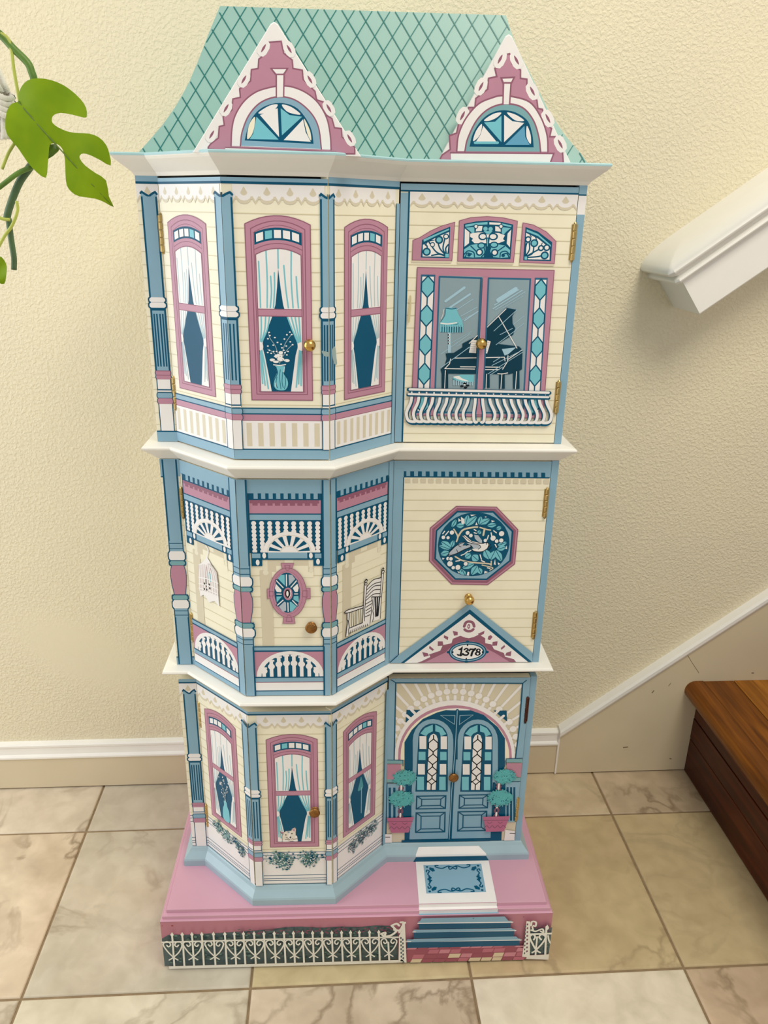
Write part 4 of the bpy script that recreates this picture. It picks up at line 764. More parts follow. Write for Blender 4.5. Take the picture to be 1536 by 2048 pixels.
('painted_wear_marks', [('q','stain',0,[149,1848,171,1848,173,1709,162,1552,143,1544,142,1662,155,1771])]),
]),
('edge', 3): ([0.292, -0.32376, 0.79666], [1.0, 0.0, 0.0], [0, 0, 1], 0.00925, 0.31326, [
('painted_post', [('p','blue',0,[0,0,93,0,93,3133,0,3133]),('p','white',0,[0,2813,93,2813,93,3023,0,3023]),('p','deep',0,[0,3020,93,3020,93,3036,0,3036])]),
]),
('strip', 2): ([-0.22132, -0.32376, 0.4664], [1.0, 0.0, 0.0], [0, 0, 1], 0.02518, 0.3069, [
(siding, [0, 0.02518, 0.012, 0.2829], {}),
('painted_top_band', [('p','blue',0,[0,2834,252,2834,252,3069,0,3069]),('p','deep',0,[0,2819,40,2819,40,2834,0,2834])]),
('painted_base_band', [('p','blue',0,[0,0,252,0,252,120,0,120]),('p','deep',0,[0,118,252,118,252,132,0,132])]),
(column, [0.01235, [-1, 1], [[0.3063, 0.19206, 'shaft', 1], [0.19206, 0.17685, 'lines', 1], [0.17685, 0.16287, 'ring', 1.12], [0.16287, 0.15582, 'ringt', 1.12], [0.15582, 0.11126, 'bal', 1.08], [0.11126, 0.1032, 'ringt', 1.12], [0.1032, 0.08989, 'ring', 1.16], [0.08989, 0.07645, 'lines', 1.02], [0.07645, 0.00084, 'shaft', 1.02]], 0.0098], {}),
]),
('bayl', 2): ([-0.19614, -0.32376, 0.4664], [0.72366, -0.69016, 0.0], [0, 0, 1], 0.11479, 0.3069, [
(porch, [0.0035, 0.10199, 0.78974, -0.00057, -0.00021], {}),
('painted_bird_cage', [('t','white',19,[474,1992,514,1960,509,1905,482,1838]),('p','cagegap',0,[280,1656,377,1722,480,1823,553,1762,673,1677,689,1485,671,1229,595,1258,461,1206,405,1238,348,1254,277,1215,268,1345]),('p','white',0,[276,1655,378,1727,482,1838,561,1764,495,1748,463,1714,405,1711,321,1669]),('p','white',0,[269,1279,456,1316,680,1332,681,1172,593,1232,456,1159,403,1217,346,1238,274,1183]),('p','rose',0,[439,1681,468,1691,462,1539,431,1525]),('p','rose',0,[533,1691,554,1693,561,1611,540,1609]),('p','aqua',0,[483,1616,540,1609,537,1494,485,1482]),('p','deep',0,[491,1629,524,1629,514,1596,489,1598]),('p','ink',0,[423,1517,462,1539,455,1382,418,1374]),('t','white',20,[321,1664,289,1489,272,1275]),('t','white',20,[363,1689,344,1518,330,1283]),('t','white',20,[404,1709,399,1543,387,1292]),('t','white',20,[445,1723,452,1561,445,1300]),('t','white',20,[484,1728,505,1571,501,1309]),('t','white',20,[523,1724,556,1572,558,1317]),('t','white',20,[560,1713,606,1565,614,1325]),('t','white',20,[598,1699,656,1555,669,1334]),('t','white',15,[269,1472,474,1513,689,1524]),('t','white',15,[260,1378,465,1420,681,1432]),('t','white',15,[253,1304,459,1348,675,1361]),('e','ink',0,[381,1337,16,16]),('e','ink',0,[433,1344,16,16]),('e','ink',0,[502,1387,16,16]),('e','ink',0,[496,1441,16,16]),('e','ink',0,[389,1420,16,16])]),
(column, [0.11479, [-1], [[0.3063, 0.19206, 'shaft', 1], [0.19206, 0.17685, 'lines', 1], [0.17685, 0.16287, 'ring', 1.12], [0.16287, 0.15582, 'ringt', 1.12], [0.15582, 0.11126, 'bal', 1.08], [0.11126, 0.1032, 'ringt', 1.12], [0.1032, 0.08989, 'ring', 1.16], [0.08989, 0.07645, 'lines', 1.02], [0.07645, 0.00084, 'shaft', 1.02]], 0.0128], {}),
]),
('bayf', 2): ([-0.11308, -0.40298, 0.4664], [1.0, 0.0, 0.0], [0, 0, 1], 0.11302, 0.3069, [
(porch, [0.0128, 0.10322, 0.78974, -0.00057, -0.00021], {}),
('painted_oval_window', [('p','pink',0,[513,1958,671,1957,655,1890,521,1890]),('s','rose',5,[513,1958,671,1957,655,1890]),('s','rose',5,[513,1958,524,1890]),('p','pink',0,[531,1243,647,1242,672,1099,512,1101]),('s','rose',6,[527,1186,512,1101,672,1099,659,1185]),('p','pink',0,[325,1597,385,1596,381,1463,326,1464]),('s','rose',5,[385,1596,325,1599,326,1461,376,1466]),('p','pink',0,[784,1600,872,1610,870,1455,792,1461]),('s','rose',6,[804,1602,872,1610,872,1455,827,1458]),('e','rose',0,[590,1540,238,356]),('e','pink',0,[590,1540,231,349]),('e','rose',0,[585,1540,196,307]),('e','pink',0,[585,1540,192,303]),('e','deep',0,[580,1543,163,285]),('p','aqua',0,[509,1798,554,1798,553,1645,466,1747]),('p','silver',0,[603,1798,648,1798,686,1738,605,1645]),('p','white',0,[439,1673,509,1585,503,1551,448,1557,427,1607]),('p','white',0,[713,1672,727,1611,713,1556,678,1556,652,1611]),('p','aqua',0,[442,1491,512,1493,444,1407]),('p','aqua',0,[662,1495,722,1500,726,1405,656,1450]),('p','silver',0,[540,1418,562,1406,560,1288,521,1271,468,1345]),('p','aqua',0,[610,1417,630,1411,695,1349,638,1276,610,1276]),('s','deep',37,[576,1798,573,1639]),('s','white',14,[576,1798,573,1639]),('s','deep',37,[585,1401,586,1277]),('s','white',14,[585,1401,586,1277]),('s','deep',37,[448,1717,530,1618]),('s','white',14,[448,1717,530,1618]),('s','deep',37,[701,1713,629,1623]),('s','white',14,[701,1713,629,1623]),('s','deep',37,[451,1368,525,1440]),('s','white',14,[451,1368,525,1440]),('s','deep',37,[646,1434,702,1366]),('s','white',14,[646,1434,702,1366]),('s','deep',37,[448,1527,505,1526]),('s','white',14,[448,1527,505,1526]),('s','deep',37,[673,1528,713,1528]),('s','white',14,[673,1528,713,1528]),('e','deep',0,[590,1529,70,105]),('e','pink',0,[590,1529,58,89]),('e','rose',0,[588,1532,43,69]),('e','ink',0,[585,1532,31,58]),('t','white',9,[619,1578,625,1523,601,1468]),('e','white',0,[583,1532,15,40]),('c','rose',4,[557,1928,626,1928,610,1863,575,1863]),('c','rose',4,[576,1220,616,1220,635,1134,554,1135]),('c','rose',4,[778,1572,841,1572,840,1483,777,1489]),('c','rose',4,[354,1569,409,1563,407,1502,352,1497])]),
(column, [0, [1], [[0.3063, 0.19206, 'shaft', 1], [0.19206, 0.17685, 'lines', 1], [0.17685, 0.16287, 'ring', 1.12], [0.16287, 0.15582, 'ringt', 1.12], [0.15582, 0.11126, 'bal', 1.08], [0.11126, 0.1032, 'ringt', 1.12], [0.1032, 0.08989, 'ring', 1.16], [0.08989, 0.07645, 'lines', 1.02], [0.07645, 0.00084, 'shaft', 1.02]], 0.0128], {}),
(column, [0.11302, [-1], [[0.3063, 0.19206, 'shaft', 1], [0.19206, 0.17685, 'lines', 1], [0.17685, 0.16287, 'ring', 1.12], [0.16287, 0.15582, 'ringt', 1.12], [0.15582, 0.11126, 'bal', 1.08], [0.11126, 0.1032, 'ringt', 1.12], [0.1032, 0.08989, 'ring', 1.16], [0.08989, 0.07645, 'lines', 1.02], [0.07645, 0.00084, 'shaft', 1.02]], 0.0098], {}),
]),
('bayr', 2): ([-6e-05, -0.40298, 0.4664], [0.71466, 0.69947, 0.0], [0, 0, 1], 0.11326, 0.3069, [
(porch, [0.0095, 0.10476, 0.78974, -0.00057, -0.00021], {}),
('painted_corner_post', [('p','blue',0,[1048,0,1133,0,1133,3069,1048,3069]),('p','deep',0,[1041,130,1053,130,1053,2869,1041,2869])]),
('painted_rocking_chair', [('p','white',0,[240,1173,305,1183,592,1129,593,1104,599,1449,631,1438,663,1403,791,1466,932,1439,942,1510,980,1498,923,804,756,828,740,802,324,829,316,788,258,798,284,919,275,1145]),('p','cream2',0,[329,1131,581,1108,576,883,323,910]),('s','ink',10,[360,1120,366,906]),('s','ink',10,[391,1118,409,896]),('s','ink',10,[434,1118,437,892]),('s','ink',10,[466,1112,464,888]),('s','ink',10,[501,1106,512,882]),('s','ink',10,[541,1104,536,880]),('s','ink',10,[572,1111,560,883]),('t','ink',12,[229,1168,313,1180,588,1137]),('t','ink',12,[237,1156,337,1131,589,1105]),('t','ink',12,[607,1446,592,1117,576,883]),('t','ink',12,[655,1418,621,1106,616,894]),('t','ink',12,[942,1504,914,1161]),('t','ink',12,[980,1492,948,1149,927,809]),('t','ink',12,[656,1399,775,1458,932,1439]),('t','ink',12,[648,1352,785,1393,925,1378]),('t','ink',12,[645,1291,786,1356,918,1330]),('t','ink',12,[642,1242,787,1299,915,1268]),('t','ink',12,[639,1200,780,1239,913,1205]),('t','ink',12,[636,1145,749,1155]),('t','ink',12,[637,1094,750,1110]),('t','ink',12,[638,1044,735,1053]),('t','ink',12,[639,999,736,1008]),('t','ink',12,[623,954,721,950]),('t','ink',12,[319,899,576,883]),('t','ink',12,[283,1136,283,1043,295,1014,277,922,258,798]),('t','ink',12,[325,1126,318,1030,307,1010,323,917,312,884,316,794]),('t','ink',12,[748,1212,931,1148]),('t','ink',12,[748,1206,766,1117,748,1035,748,997,723,815]),('t','ink',12,[798,1182,792,1045,777,987,796,903,773,822]),('s','ink',25,[823,1173,838,881]),('s','ink',25,[864,1159,863,879]),('s','ink',25,[906,1144,879,879]),('s','ink',11,[339,810,355,854]),('s','ink',11,[379,814,394,852]),('s','ink',11,[418,811,433,849]),('s','ink',11,[457,808,473,847]),('s','ink',11,[501,811,513,844]),('s','ink',11,[541,808,553,842]),('s','ink',11,[581,805,593,839]),('s','ink',11,[626,801,633,830]),('s','ink',11,[666,805,674,827]),('e','ink',0,[634,1493,29,27]),('e','white',0,[634,1488,14,14]),('e','ink',0,[631,1451,29,22]),('e','white',0,[631,1451,15,14]),('e','ink',0,[962,1557,26,23]),('e','white',0,[962,1554,12,13]),('e','ink',0,[963,1519,32,26]),('e','white',0,[963,1517,18,16])]),
(column, [0, [1], [[0.3063, 0.19206, 'shaft', 1], [0.19206, 0.17685, 'lines', 1], [0.17685, 0.16287, 'ring', 1.12], [0.16287, 0.15582, 'ringt', 1.12], [0.15582, 0.11126, 'bal', 1.08], [0.11126, 0.1032, 'ringt', 1.12], [0.1032, 0.08989, 'ring', 1.16], [0.08989, 0.07645, 'lines', 1.02], [0.07645, 0.00084, 'shaft', 1.02]], 0.0095], {}),
]),
('door', 2): ([0.08088, -0.32376, 0.4664], [1.0, 0.0, 0.0], [0, 0, 1], 0.21112, 0.3069, [
(siding, [0.008, 0.21012, 0.004, 0.27255], {}),
('painted_dentil_band', [('p','blue',0,[0,2831,2111,2831,2111,3069,0,3069]),('p','deep',0,[127,2918,179,2918,182,2842,129,2843]),('p','tan',0,[165,2815,235,2815,237,2755,167,2756]),('p','deep',0,[230,2917,282,2917,285,2842,232,2842]),('p','tan',0,[268,2815,338,2815,340,2755,270,2755]),('p','deep',0,[333,2917,385,2917,388,2841,335,2841]),('p','tan',0,[371,2815,441,2815,443,2755,373,2755]),('p','deep',0,[435,2916,487,2916,491,2840,438,2841]),('p','tan',0,[474,2814,544,2814,546,2754,477,2755]),('p','deep',0,[538,2915,590,2915,593,2840,541,2840]),('p','tan',0,[577,2814,647,2814,650,2754,580,2754]),('p','deep',0,[641,2915,693,2915,696,2839,644,2839]),('p','tan',0,[680,2814,750,2814,753,2754,683,2754]),('p','deep',0,[743,2914,795,2914,799,2838,747,2838]),('p','tan',0,[783,2813,853,2813,856,2753,786,2754]),('p','deep',0,[846,2913,898,2913,902,2838,850,2838]),('p','tan',0,[886,2813,956,2813,960,2753,890,2753]),('p','deep',0,[949,2913,1001,2912,1005,2837,953,2837]),('p','tan',0,[989,2813,1059,2813,1063,2753,993,2753]),('p','deep',0,[1051,2912,1104,2912,1108,2836,1056,2836]),('p','tan',0,[1092,2812,1162,2812,1166,2752,1096,2753]),('p','deep',0,[1154,2911,1206,2911,1211,2835,1159,2836]),('p','tan',0,[1196,2812,1265,2812,1269,2752,1200,2752]),('p','deep',0,[1257,2911,1309,2910,1314,2835,1262,2835]),('p','tan',0,[1299,2812,1368,2811,1373,2752,1303,2752]),('p','deep',0,[1360,2910,1412,2910,1417,2834,1365,2834]),('p','tan',0,[1402,2811,1471,2811,1476,2751,1406,2752]),('p','deep',0,[1462,2909,1515,2909,1520,2833,1468,2834]),('p','tan',0,[1505,2811,1575,2811,1579,2751,1509,2751]),('p','deep',0,[1565,2908,1617,2908,1623,2833,1571,2833]),('p','tan',0,[1608,2811,1678,2810,1683,2751,1613,2751]),('p','deep',0,[1668,2908,1720,2908,1727,2832,1674,2832]),('p','tan',0,[1711,2810,1781,2810,1786,2750,1716,2751]),('p','deep',0,[1771,2907,1823,2907,1830,2831,1777,2831]),('p','tan',0,[1814,2810,1884,2810,1889,2750,1819,2750]),('p','deep',0,[1873,2906,1926,2906,1933,2831,1880,2831]),('p','tan',0,[1917,2810,1987,2809,1993,2750,1923,2750]),('p','deep',0,[1976,2906,2028,2905,2036,2830,1983,2830]),('p','tan',0,[2020,2809,2090,2809,2096,2749,2026,2750]),('s','deep',15,[51,2843,2090,2834])]),
('painted_border', [('p','blue',0,[0,0,146,0,146,2949,0,2949]),('p','deep',0,[139,0,153,0,153,2834,139,2834])]),
('painted_octagon_window', [('p','pink',0,[867,2425,1411,2415,1728,2088,1724,1574,1368,1256,860,1268,537,1623,528,2111]),('c','rose',13,[867,2425,1411,2415,1728,2088,1724,1574,1368,1256,860,1268,537,1623,528,2111]),('c','rose',38,[887,2383,1391,2374,1684,2071,1679,1596,1350,1302,881,1313,583,1640,573,2092]),('p','blue',0,[884,2350,1372,2348,1657,2064,1656,1624,1348,1340,907,1346,613,1657,613,2073]),('c','deep',25,[884,2350,1372,2348,1657,2064,1656,1624,1348,1340,907,1346,613,1657,613,2073]),('e','deep',0,[1136,1865,494,476]),('p','white',0,[953,2152,1030,2209,937,2275]),('p','white',0,[1060,2307,1140,2307,1079,2284]),('p','white',0,[1261,2283,1293,2274,1267,2265]),('p','white',0,[1354,2227,1404,2212,1361,2198]),('p','white',0,[903,2256,945,2219,906,2205]),('p','white',0,[708,1671,745,1661,719,1637]),('p','white',0,[1593,1853,1601,1800,1569,1810]),('p','white',0,[1445,1649,1461,1560,1433,1570]),('p','white',0,[1485,1600,1523,1580,1497,1560]),('p','white',0,[1075,1458,1098,1453,1097,1398,1064,1403]),('p','white',0,[1312,1472,1359,1452,1306,1427]),('p','white',0,[928,1473,961,1453,957,1428]),('p','white',0,[1151,2199,1172,2156,1140,2156]),('q','aqua',0,[1016,2143,1081,2159,1125,2197,1150,2284,1068,2258,1032,2211]),('s','deep',9,[1016,2143,1150,2284]),('q','aqua',0,[1006,2162,1043,2196,1056,2237,1033,2303,989,2256,986,2212]),('s','deep',9,[1006,2162,1033,2303]),('q','aqua',0,[989,2152,953,2178,920,2181,882,2143,929,2113,961,2121]),('s','deep',9,[989,2152,882,2143]),('q','aqua',0,[821,2124,858,2146,878,2178,877,2238,831,2207,817,2171]),('s','deep',9,[821,2124,877,2238]),('q','aqua',0,[1202,2170,1257,2165,1298,2182,1331,2245,1260,2249,1224,2221]),('s','deep',9,[1202,2170,1331,2245]),('q','aqua',0,[1189,2161,1221,2191,1233,2226,1212,2283,1173,2243,1171,2205]),('s','deep',9,[1189,2161,1212,2283]),('q','aqua',0,[1302,2146,1346,2125,1385,2126,1430,2165,1372,2189,1335,2179]),('s','deep',9,[1302,2146,1430,2165]),('q','aqua',0,[1430,2103,1458,2087,1480,2089,1500,2122,1464,2140,1444,2131]),('s','deep',9,[1430,2103,1500,2122]),('q','aqua',0,[828,1817,803,1878,765,1912,687,1914,722,1839,767,1815]),('s','deep',9,[828,1817,687,1914]),('q','aqua',0,[810,1798,769,1836,723,1857,654,1857,710,1809,758,1795]),('s','deep',9,[810,1798,654,1857]),('q','aqua',0,[827,1827,858,1850,871,1881,858,1933,819,1901,814,1867]),('s','deep',9,[827,1827,858,1933]),('q','aqua',0,[803,1759,758,1779,721,1773,687,1720,746,1698,779,1716]),('s','deep',9,[803,1759,687,1720]),('q','aqua',0,[1466,1854,1514,1842,1553,1851,1589,1902,1527,1913,1492,1894]),('s','deep',9,[1466,1854,1589,1902]),('q','aqua',0,[1462,1796,1508,1778,1547,1785,1585,1834,1524,1852,1489,1836]),('s','deep',9,[1462,1796,1585,1834]),('q','aqua',0,[1444,1786,1442,1718,1465,1665,1538,1619,1536,1707,1502,1754]),('s','deep',9,[1444,1786,1538,1619]),('q','aqua',0,[1436,1776,1388,1752,1367,1714,1382,1640,1441,1675,1451,1719]),('s','deep',9,[1436,1776,1382,1640]),('q','aqua',0,[1363,1649,1378,1712,1362,1760,1290,1796,1276,1716,1305,1675]),('s','deep',9,[1363,1649,1290,1796]),('q','aqua',0,[1217,2075,1188,2076,1175,2065,1184,2028,1220,2029,1226,2046]),('s','deep',9,[1217,2075,1184,2028]),('q','aqua',0,[1104,1729,1060,1742,1033,1730,1026,1670,1081,1658,1101,1681]),('s','deep',9,[1104,1729,1026,1670]),('q','aqua',0,[1210,1630,1210,1689,1189,1718,1123,1709,1127,1637,1157,1619]),('s','deep',9,[1210,1630,1123,1709]),('q','aqua',0,[998,1513,1060,1502,1110,1517,1158,1581,1079,1591,1033,1565]),('s','deep',9,[998,1513,1158,1581]),('q','aqua',0,[1132,1413,1187,1432,1215,1470,1206,1552,1138,1522,1122,1477]),('s','deep',9,[1132,1413,1206,1552]),('q','aqua',0,[1013,1413,1026,1452,1017,1481,972,1503,959,1453,976,1428]),('s','deep',9,[1013,1413,972,1503]),('q','aqua',0,[1269,1422,1279,1466,1268,1499,1217,1522,1208,1465,1228,1438]),('s','deep',9,[1269,1422,1217,1522]),('q','aqua',0,[1041,1403,1049,1438,1040,1464,1000,1483,993,1438,1009,1416]),('s','deep',9,[1041,1403,1000,1483]),('t','tan',21,[895,1914,908,1991,849,2096]),('t','tan',25,[909,1981,975,2086,1107,2123,1169,2128]),('t','tan',19,[1205,2123,1296,2094,1351,2084]),('t','tan',25,[1269,2104,1257,2008]),('t','tan',21,[889,1690,992,1631,1139,1601,1359,1581,1397,1561]),('t','tan',17,[1393,1620,1397,1561]),('t','tan',15,[1269,1561,1418,1521,1384,1482]),('e','deep',0,[1507,2032,47,50]),('e','white',0,[1507,2032,36,38]),('e','deep',0,[1395,1965,47,50]),('e','white',0,[1395,1965,36,38]),('e','deep',0,[1448,1921,36,39]),('e','white',0,[1448,1921,25,27]),('e','deep',0,[1510,1931,40,42]),('e','white',0,[1510,1931,29,31]),('e','deep',0,[1040,2043,38,40]),('e','white',0,[1040,2043,27,29]),('e','deep',0,[1087,2004,36,38]),('e','white',0,[1087,2004,25,27]),('e','deep',0,[712,1977,36,38]),('e','white',0,[712,1977,25,27]),('e','deep',0,[776,1972,32,35]),('e','white',0,[776,1972,22,23]),('e','deep',0,[825,2048,39,42]),('e','white',0,[825,2048,29,31]),('e','deep',0,[821,1583,49,53]),('e','white',0,[821,1583,38,41]),('e','deep',0,[934,1528,46,49]),('e','white',0,[934,1528,35,38]),('e','deep',0,[870,1523,35,38]),('e','white',0,[870,1523,24,26]),('e','deep',0,[1040,1582,38,41]),('e','white',0,[1040,1582,27,30]),('e','deep',0,[790,1661,35,37]),('e','white',0,[790,1661,24,26]),('e','deep',0,[831,1656,36,39]),('e','white',0,[831,1656,25,27]),('e','deep',0,[1290,1932,34,37]),('e','white',0,[1290,1932,23,25]),('s','white',15,[737,2010,779,2067]),('s','white',15,[700,2030,725,2068]),('s','white',15,[1329,2008,1315,1951]),('s','white',15,[1362,2046,1375,1989]),('s','white',15,[1396,2075,1434,2046]),('s','white',15,[1429,1873,1450,1834]),('s','white',15,[1231,1718,1254,1650]),('s','white',15,[1022,1739,1056,1768]),('s','white',15,[1074,1768,1100,1787]),('s','white',15,[969,1710,1013,1729]),('s','white',15,[901,1622,955,1631]),('s','white',15,[1126,2095,1154,2076]),('s','white',15,[1129,2047,1161,2037]),('s','white',15,[1345,1521,1382,1511]),('s','white',15,[1302,1610,1255,1630]),('p','silver',0,[793,1700,795,1740,872,1827,941,1894,1012,1913,979,1855,1096,1865,1088,1836,1018,1807,904,1739,842,1710]),('t','ink',9,[793,1700,812,1769,898,1856,1012,1913]),('t','ink',9,[824,1710,904,1739,1009,1797,1098,1831]),('p','white',0,[971,2000,1006,2009,1101,1923,1229,1893,1283,1893,1337,1893,1348,1864,1325,1815,1255,1767,1147,1768,1099,1807,1198,1816,1223,1855,1140,1884,1048,1913]),('t','ink',9,[979,2005,1102,1913,1239,1884,1301,1903,1338,1883,1325,1815,1255,1767,1147,1772,1099,1816]),('p','silver',0,[1131,2018,1186,2009,1245,1932,1243,1888,1182,1922,1144,1961]),('p','silver',0,[1031,1894,1139,1889,1232,1845,1217,1806,1135,1816,1105,1855]),('t','ink',8,[1094,1884,1194,1874,1233,1835,1199,1801]),('e','ink',0,[1309,1881,8,9]),('e','ink',0,[813,1715,7,8]),('s','ink',8,[1325,1815,1366,1873]),('s','ink',8,[1345,1786,1386,1835]),('s','ink',8,[901,1798,921,1759]),('s','ink',8,[925,1856,962,1836]),('s','ink',8,[1033,1855,1059,1875]),('s','ink',8,[1087,1865,1106,1836])]),
('painted_pediment', [('p','blue',0,[1133,973,2098,161,2113,0,9,8,134,128]),('p','deep',0,[1139,875,2105,6,182,7]),('p','white',0,[1138,802,2050,4,232,7]),('s','deep',14,[30,20,134,128]),('p','rose',0,[419,10,482,33,607,105,587,147,748,208,780,300,905,330,919,402,1025,452,1098,421,1153,411,1224,431,1293,471,1387,410,1393,328,1485,308,1527,226,1676,163,1699,101,1830,59,1871,5]),('p','pink',0,[520,10,662,89,822,177,891,259,995,340,1102,360,1210,360,1358,308,1436,226,1549,164,1703,59,1780,5]),('p','rose',0,[486,188,568,168,588,126,516,106]),('p','rose',0,[590,291,656,229,639,204,583,250]),('p','rose',0,[705,362,777,361,789,290,708,286]),('p','rose',0,[790,463,855,432,848,382,789,422]),('p','rose',0,[912,533,985,513,988,462,935,452]),('p','rose',0,[1370,531,1364,481,1313,451,1275,481]),('p','rose',0,[1494,430,1461,379,1425,389,1430,440,1465,460]),('p','rose',0,[1571,358,1567,287,1495,283,1500,348]),('p','rose',0,[1687,266,1636,215,1625,246,1675,297]),('p','rose',0,[1783,194,1781,111,1698,122,1712,167]),('t','rose',40,[1073,603,1093,663,1137,682,1192,662,1217,602]),('t','rose',40,[1082,553,1119,528,1173,528,1207,556]),('e','rose',0,[1138,603,20,40]),('e','white',0,[1138,603,7,16])]),
('painted_number_plaque', [('e','deep',0,[1148,186,276,172]),('e','blue',0,[1148,186,258,152]),('e','deep',0,[1148,186,240,136]),('e','white',0,[1145,186,222,119]),('e','deep',0,[867,183,25,21]),('e','deep',0,[1430,181,25,21]),('e','deep',0,[1135,354,25,20]),('e','deep',0,[1136,24,26,21]),('e','ink',0,[931,183,11,17]),('e','ink',0,[1363,181,11,17]),('e','ink',0,[1138,299,11,16]),('e','ink',0,[1133,70,11,17]),('s','ink',32,[1037,227,1059,252,1046,128]),('t','ink',16,[996,145,1061,124]),('t','ink',16,[1015,228,1054,244]),('t','ink',14,[1006,129,1088,139]),('t','ink',22,[1095,223,1123,244,1150,223,1122,194]),('t','ink',25,[1122,194,1158,169,1142,136,1100,137,1077,157]),('s','ink',25,[1169,206,1182,231,1246,227]),('t','ink',31,[1254,239,1217,186,1203,124]),('e','ink',0,[1299,210,36,31]),('e','ink',0,[1295,158,44,35]),('e','white',0,[1303,210,13,14]),('e','white',0,[1295,156,16,17])]),
]),
('edge', 2): ([0.292, -0.32376, 0.4664], [1.0, 0.0, 0.0], [0, 0, 1], 0.00925, 0.3069, [
('painted_post', [('p','blue',0,[0,0,93,0,93,3069,0,3069])]),
]),
('strip', 1): ([-0.22132, -0.32376, 0.13472], [1.0, 0.0, 0.0], [0, 0, 1], 0.02518, 0.30732, [
(siding, [0, 0.02518, 0.058, 0.28313, 0.0155], {}),
(lace, [0, 0.02518, 0.30026, 0.01998, 1], {}),
('painted_top_band', [('p','blue',0,[0,3015,252,3015,252,3073,0,3073]),('p','deep',0,[0,3002,252,3002,252,3027,0,3027])]),
('painted_skirting', [('p','white',0,[0,0,252,0,252,625,0,625]),('p','deep',0,[0,606,252,606,252,617,0,617]),('p','deep',0,[0,555,252,555,252,566,0,566]),('p','deep',0,[0,490,252,490,252,501,0,501]),('p','deep',0,[0,170,252,170,252,181,0,181]),('p','deep',0,[0,108,252,108,252,119,0,119]),('p','deep',0,[0,70,252,70,252,81,0,81]),('p','deep',0,[0,8,252,8,252,19,0,19])]),
(column, [0.01404, [-1, 1], [[0.28943, 0.28129, 'notch', 1], [0.28211, 0.177, 'shaft', 1], [0.177, 0.17005, 'ring', 1.05], [0.17005, 0.16394, 'ring', 1.1], [0.16394, 0.08527, 'flute', 1.02], [0.08527, 0.07702, 'pink', 1], [0.07702, 0.06596, 'box', 0.92], [0.0678, 0.06503, 'boxl', 0.92], [0.06411, 0.05576, 'bband', 1], [0.05576, 0.04737, 'pband', 1], [0.04737, 0.00099, 'box', 0.92]], 0.0092], {}),
]),
('bayl', 1): ([-0.19614, -0.32376, 0.13472], [0.72366, -0.69016, 0.0], [0, 0, 1], 0.11479, 0.30732, [
(siding, [0, 0.11479, 0.058, 0.28313, 0.0155], {}),
(lace, [0.002, 0.11279, 0.30026, 0.01903, 4], {}),
('painted_top_band', [('p','blue',0,[0,3015,1148,3015,1148,3073,0,3073]),('p','deep',0,[0,3002,1148,3002,1148,3027,0,3027])]),
('painted_skirting', [('p','white',0,[0,0,1033,0,1033,625,0,625]),('p','deep',0,[0,606,1033,606,1033,617,0,617]),('p','deep',0,[0,555,1033,555,1033,566,0,566]),('p','deep',0,[0,490,1033,490,1033,501,0,501]),('p','deep',0,[0,170,1033,170,1033,181,0,181]),('p','deep',0,[0,108,1033,108,1033,119,0,119]),('p','deep',0,[0,70,1033,70,1033,81,0,81]),('p','deep',0,[0,8,1033,8,1033,19,0,19])]),
(window, [0.01577, 0.08574, 0.07212, 0.26404], {'panes': 'wwwaw', 'thin': 0.8}),
('painted_flower_vase', [('q','aqua',0,[452,827,592,827,599,1028,564,1105,550,1182,487,1182,487,1105,452,1009]),('e','white',0,[513,1287,9,9]),('e','white',0,[522,1345,9,9]),('e','white',0,[424,1458,9,9]),('e','white',0,[532,1188,9,9]),('e','white',0,[475,1296,9,9]),('e','white',0,[500,1621,9,9]),('e','white',0,[502,1551,9,9]),('e','white',0,[439,1464,9,9]),('e','white',0,[579,1462,9,9]),('e','white',0,[549,1413,9,9]),('e','white',0,[420,1478,9,9]),('e','white',0,[527,1516,9,9]),('e','white',0,[447,1315,9,9]),('e','white',0,[501,1564,9,9]),('e','white',0,[587,1499,9,9]),('e','white',0,[596,1497,9,9]),('e','white',0,[552,1356,9,9]),('e','white',0,[576,1378,9,9]),('e','white',0,[410,1570,9,9]),('e','white',0,[480,1242,9,9]),('e','white',0,[491,1608,9,9]),('e','white',0,[469,1458,9,9]),('e','white',0,[488,1406,9,9]),('e','white',0,[519,1337,9,9]),('e','white',0,[582,1440,9,9]),('e','white',0,[595,1483,9,9]),('e','white',0,[624,1560,9,9]),('e','white',0,[440,1478,9,9]),('e','white',0,[618,1562,9,9]),('e','white',0,[525,1581,9,9]),('e','white',0,[447,1497,9,9]),('e','white',0,[525,1549,9,9]),('e','white',0,[453,1308,9,9]),('e','white',0,[624,1559,9,9]),('e','white',0,[534,1221,9,9]),('e','white',0,[455,1363,9,9]),('e','white',0,[542,1312,9,9]),('e','white',0,[398,1567,9,9]),('e','white',0,[421,1453,9,9]),('e','white',0,[472,1499,9,9]),('e','white',0,[624,1571,9,9]),('e','white',0,[592,1405,9,9]),('e','white',0,[452,1318,9,9]),('e','white',0,[420,1447,9,9]),('e','white',0,[498,1269,9,9]),('e','white',0,[442,1451,9,9]),('s','grey',7,[522,1182,452,1527]),('s','grey',7,[522,1182,578,1489]),('s','grey',7,[522,1182,508,1412])]),
(bush, [[[0.0314, 0.05776, 0.012, 0.012], [0.05, 0.05277, 0.012, 0.011], [0.07458, 0.05302, 0.011, 0.009], [0.08383, 0.04751, 0.008, 0.01]], 170, 11], {}),
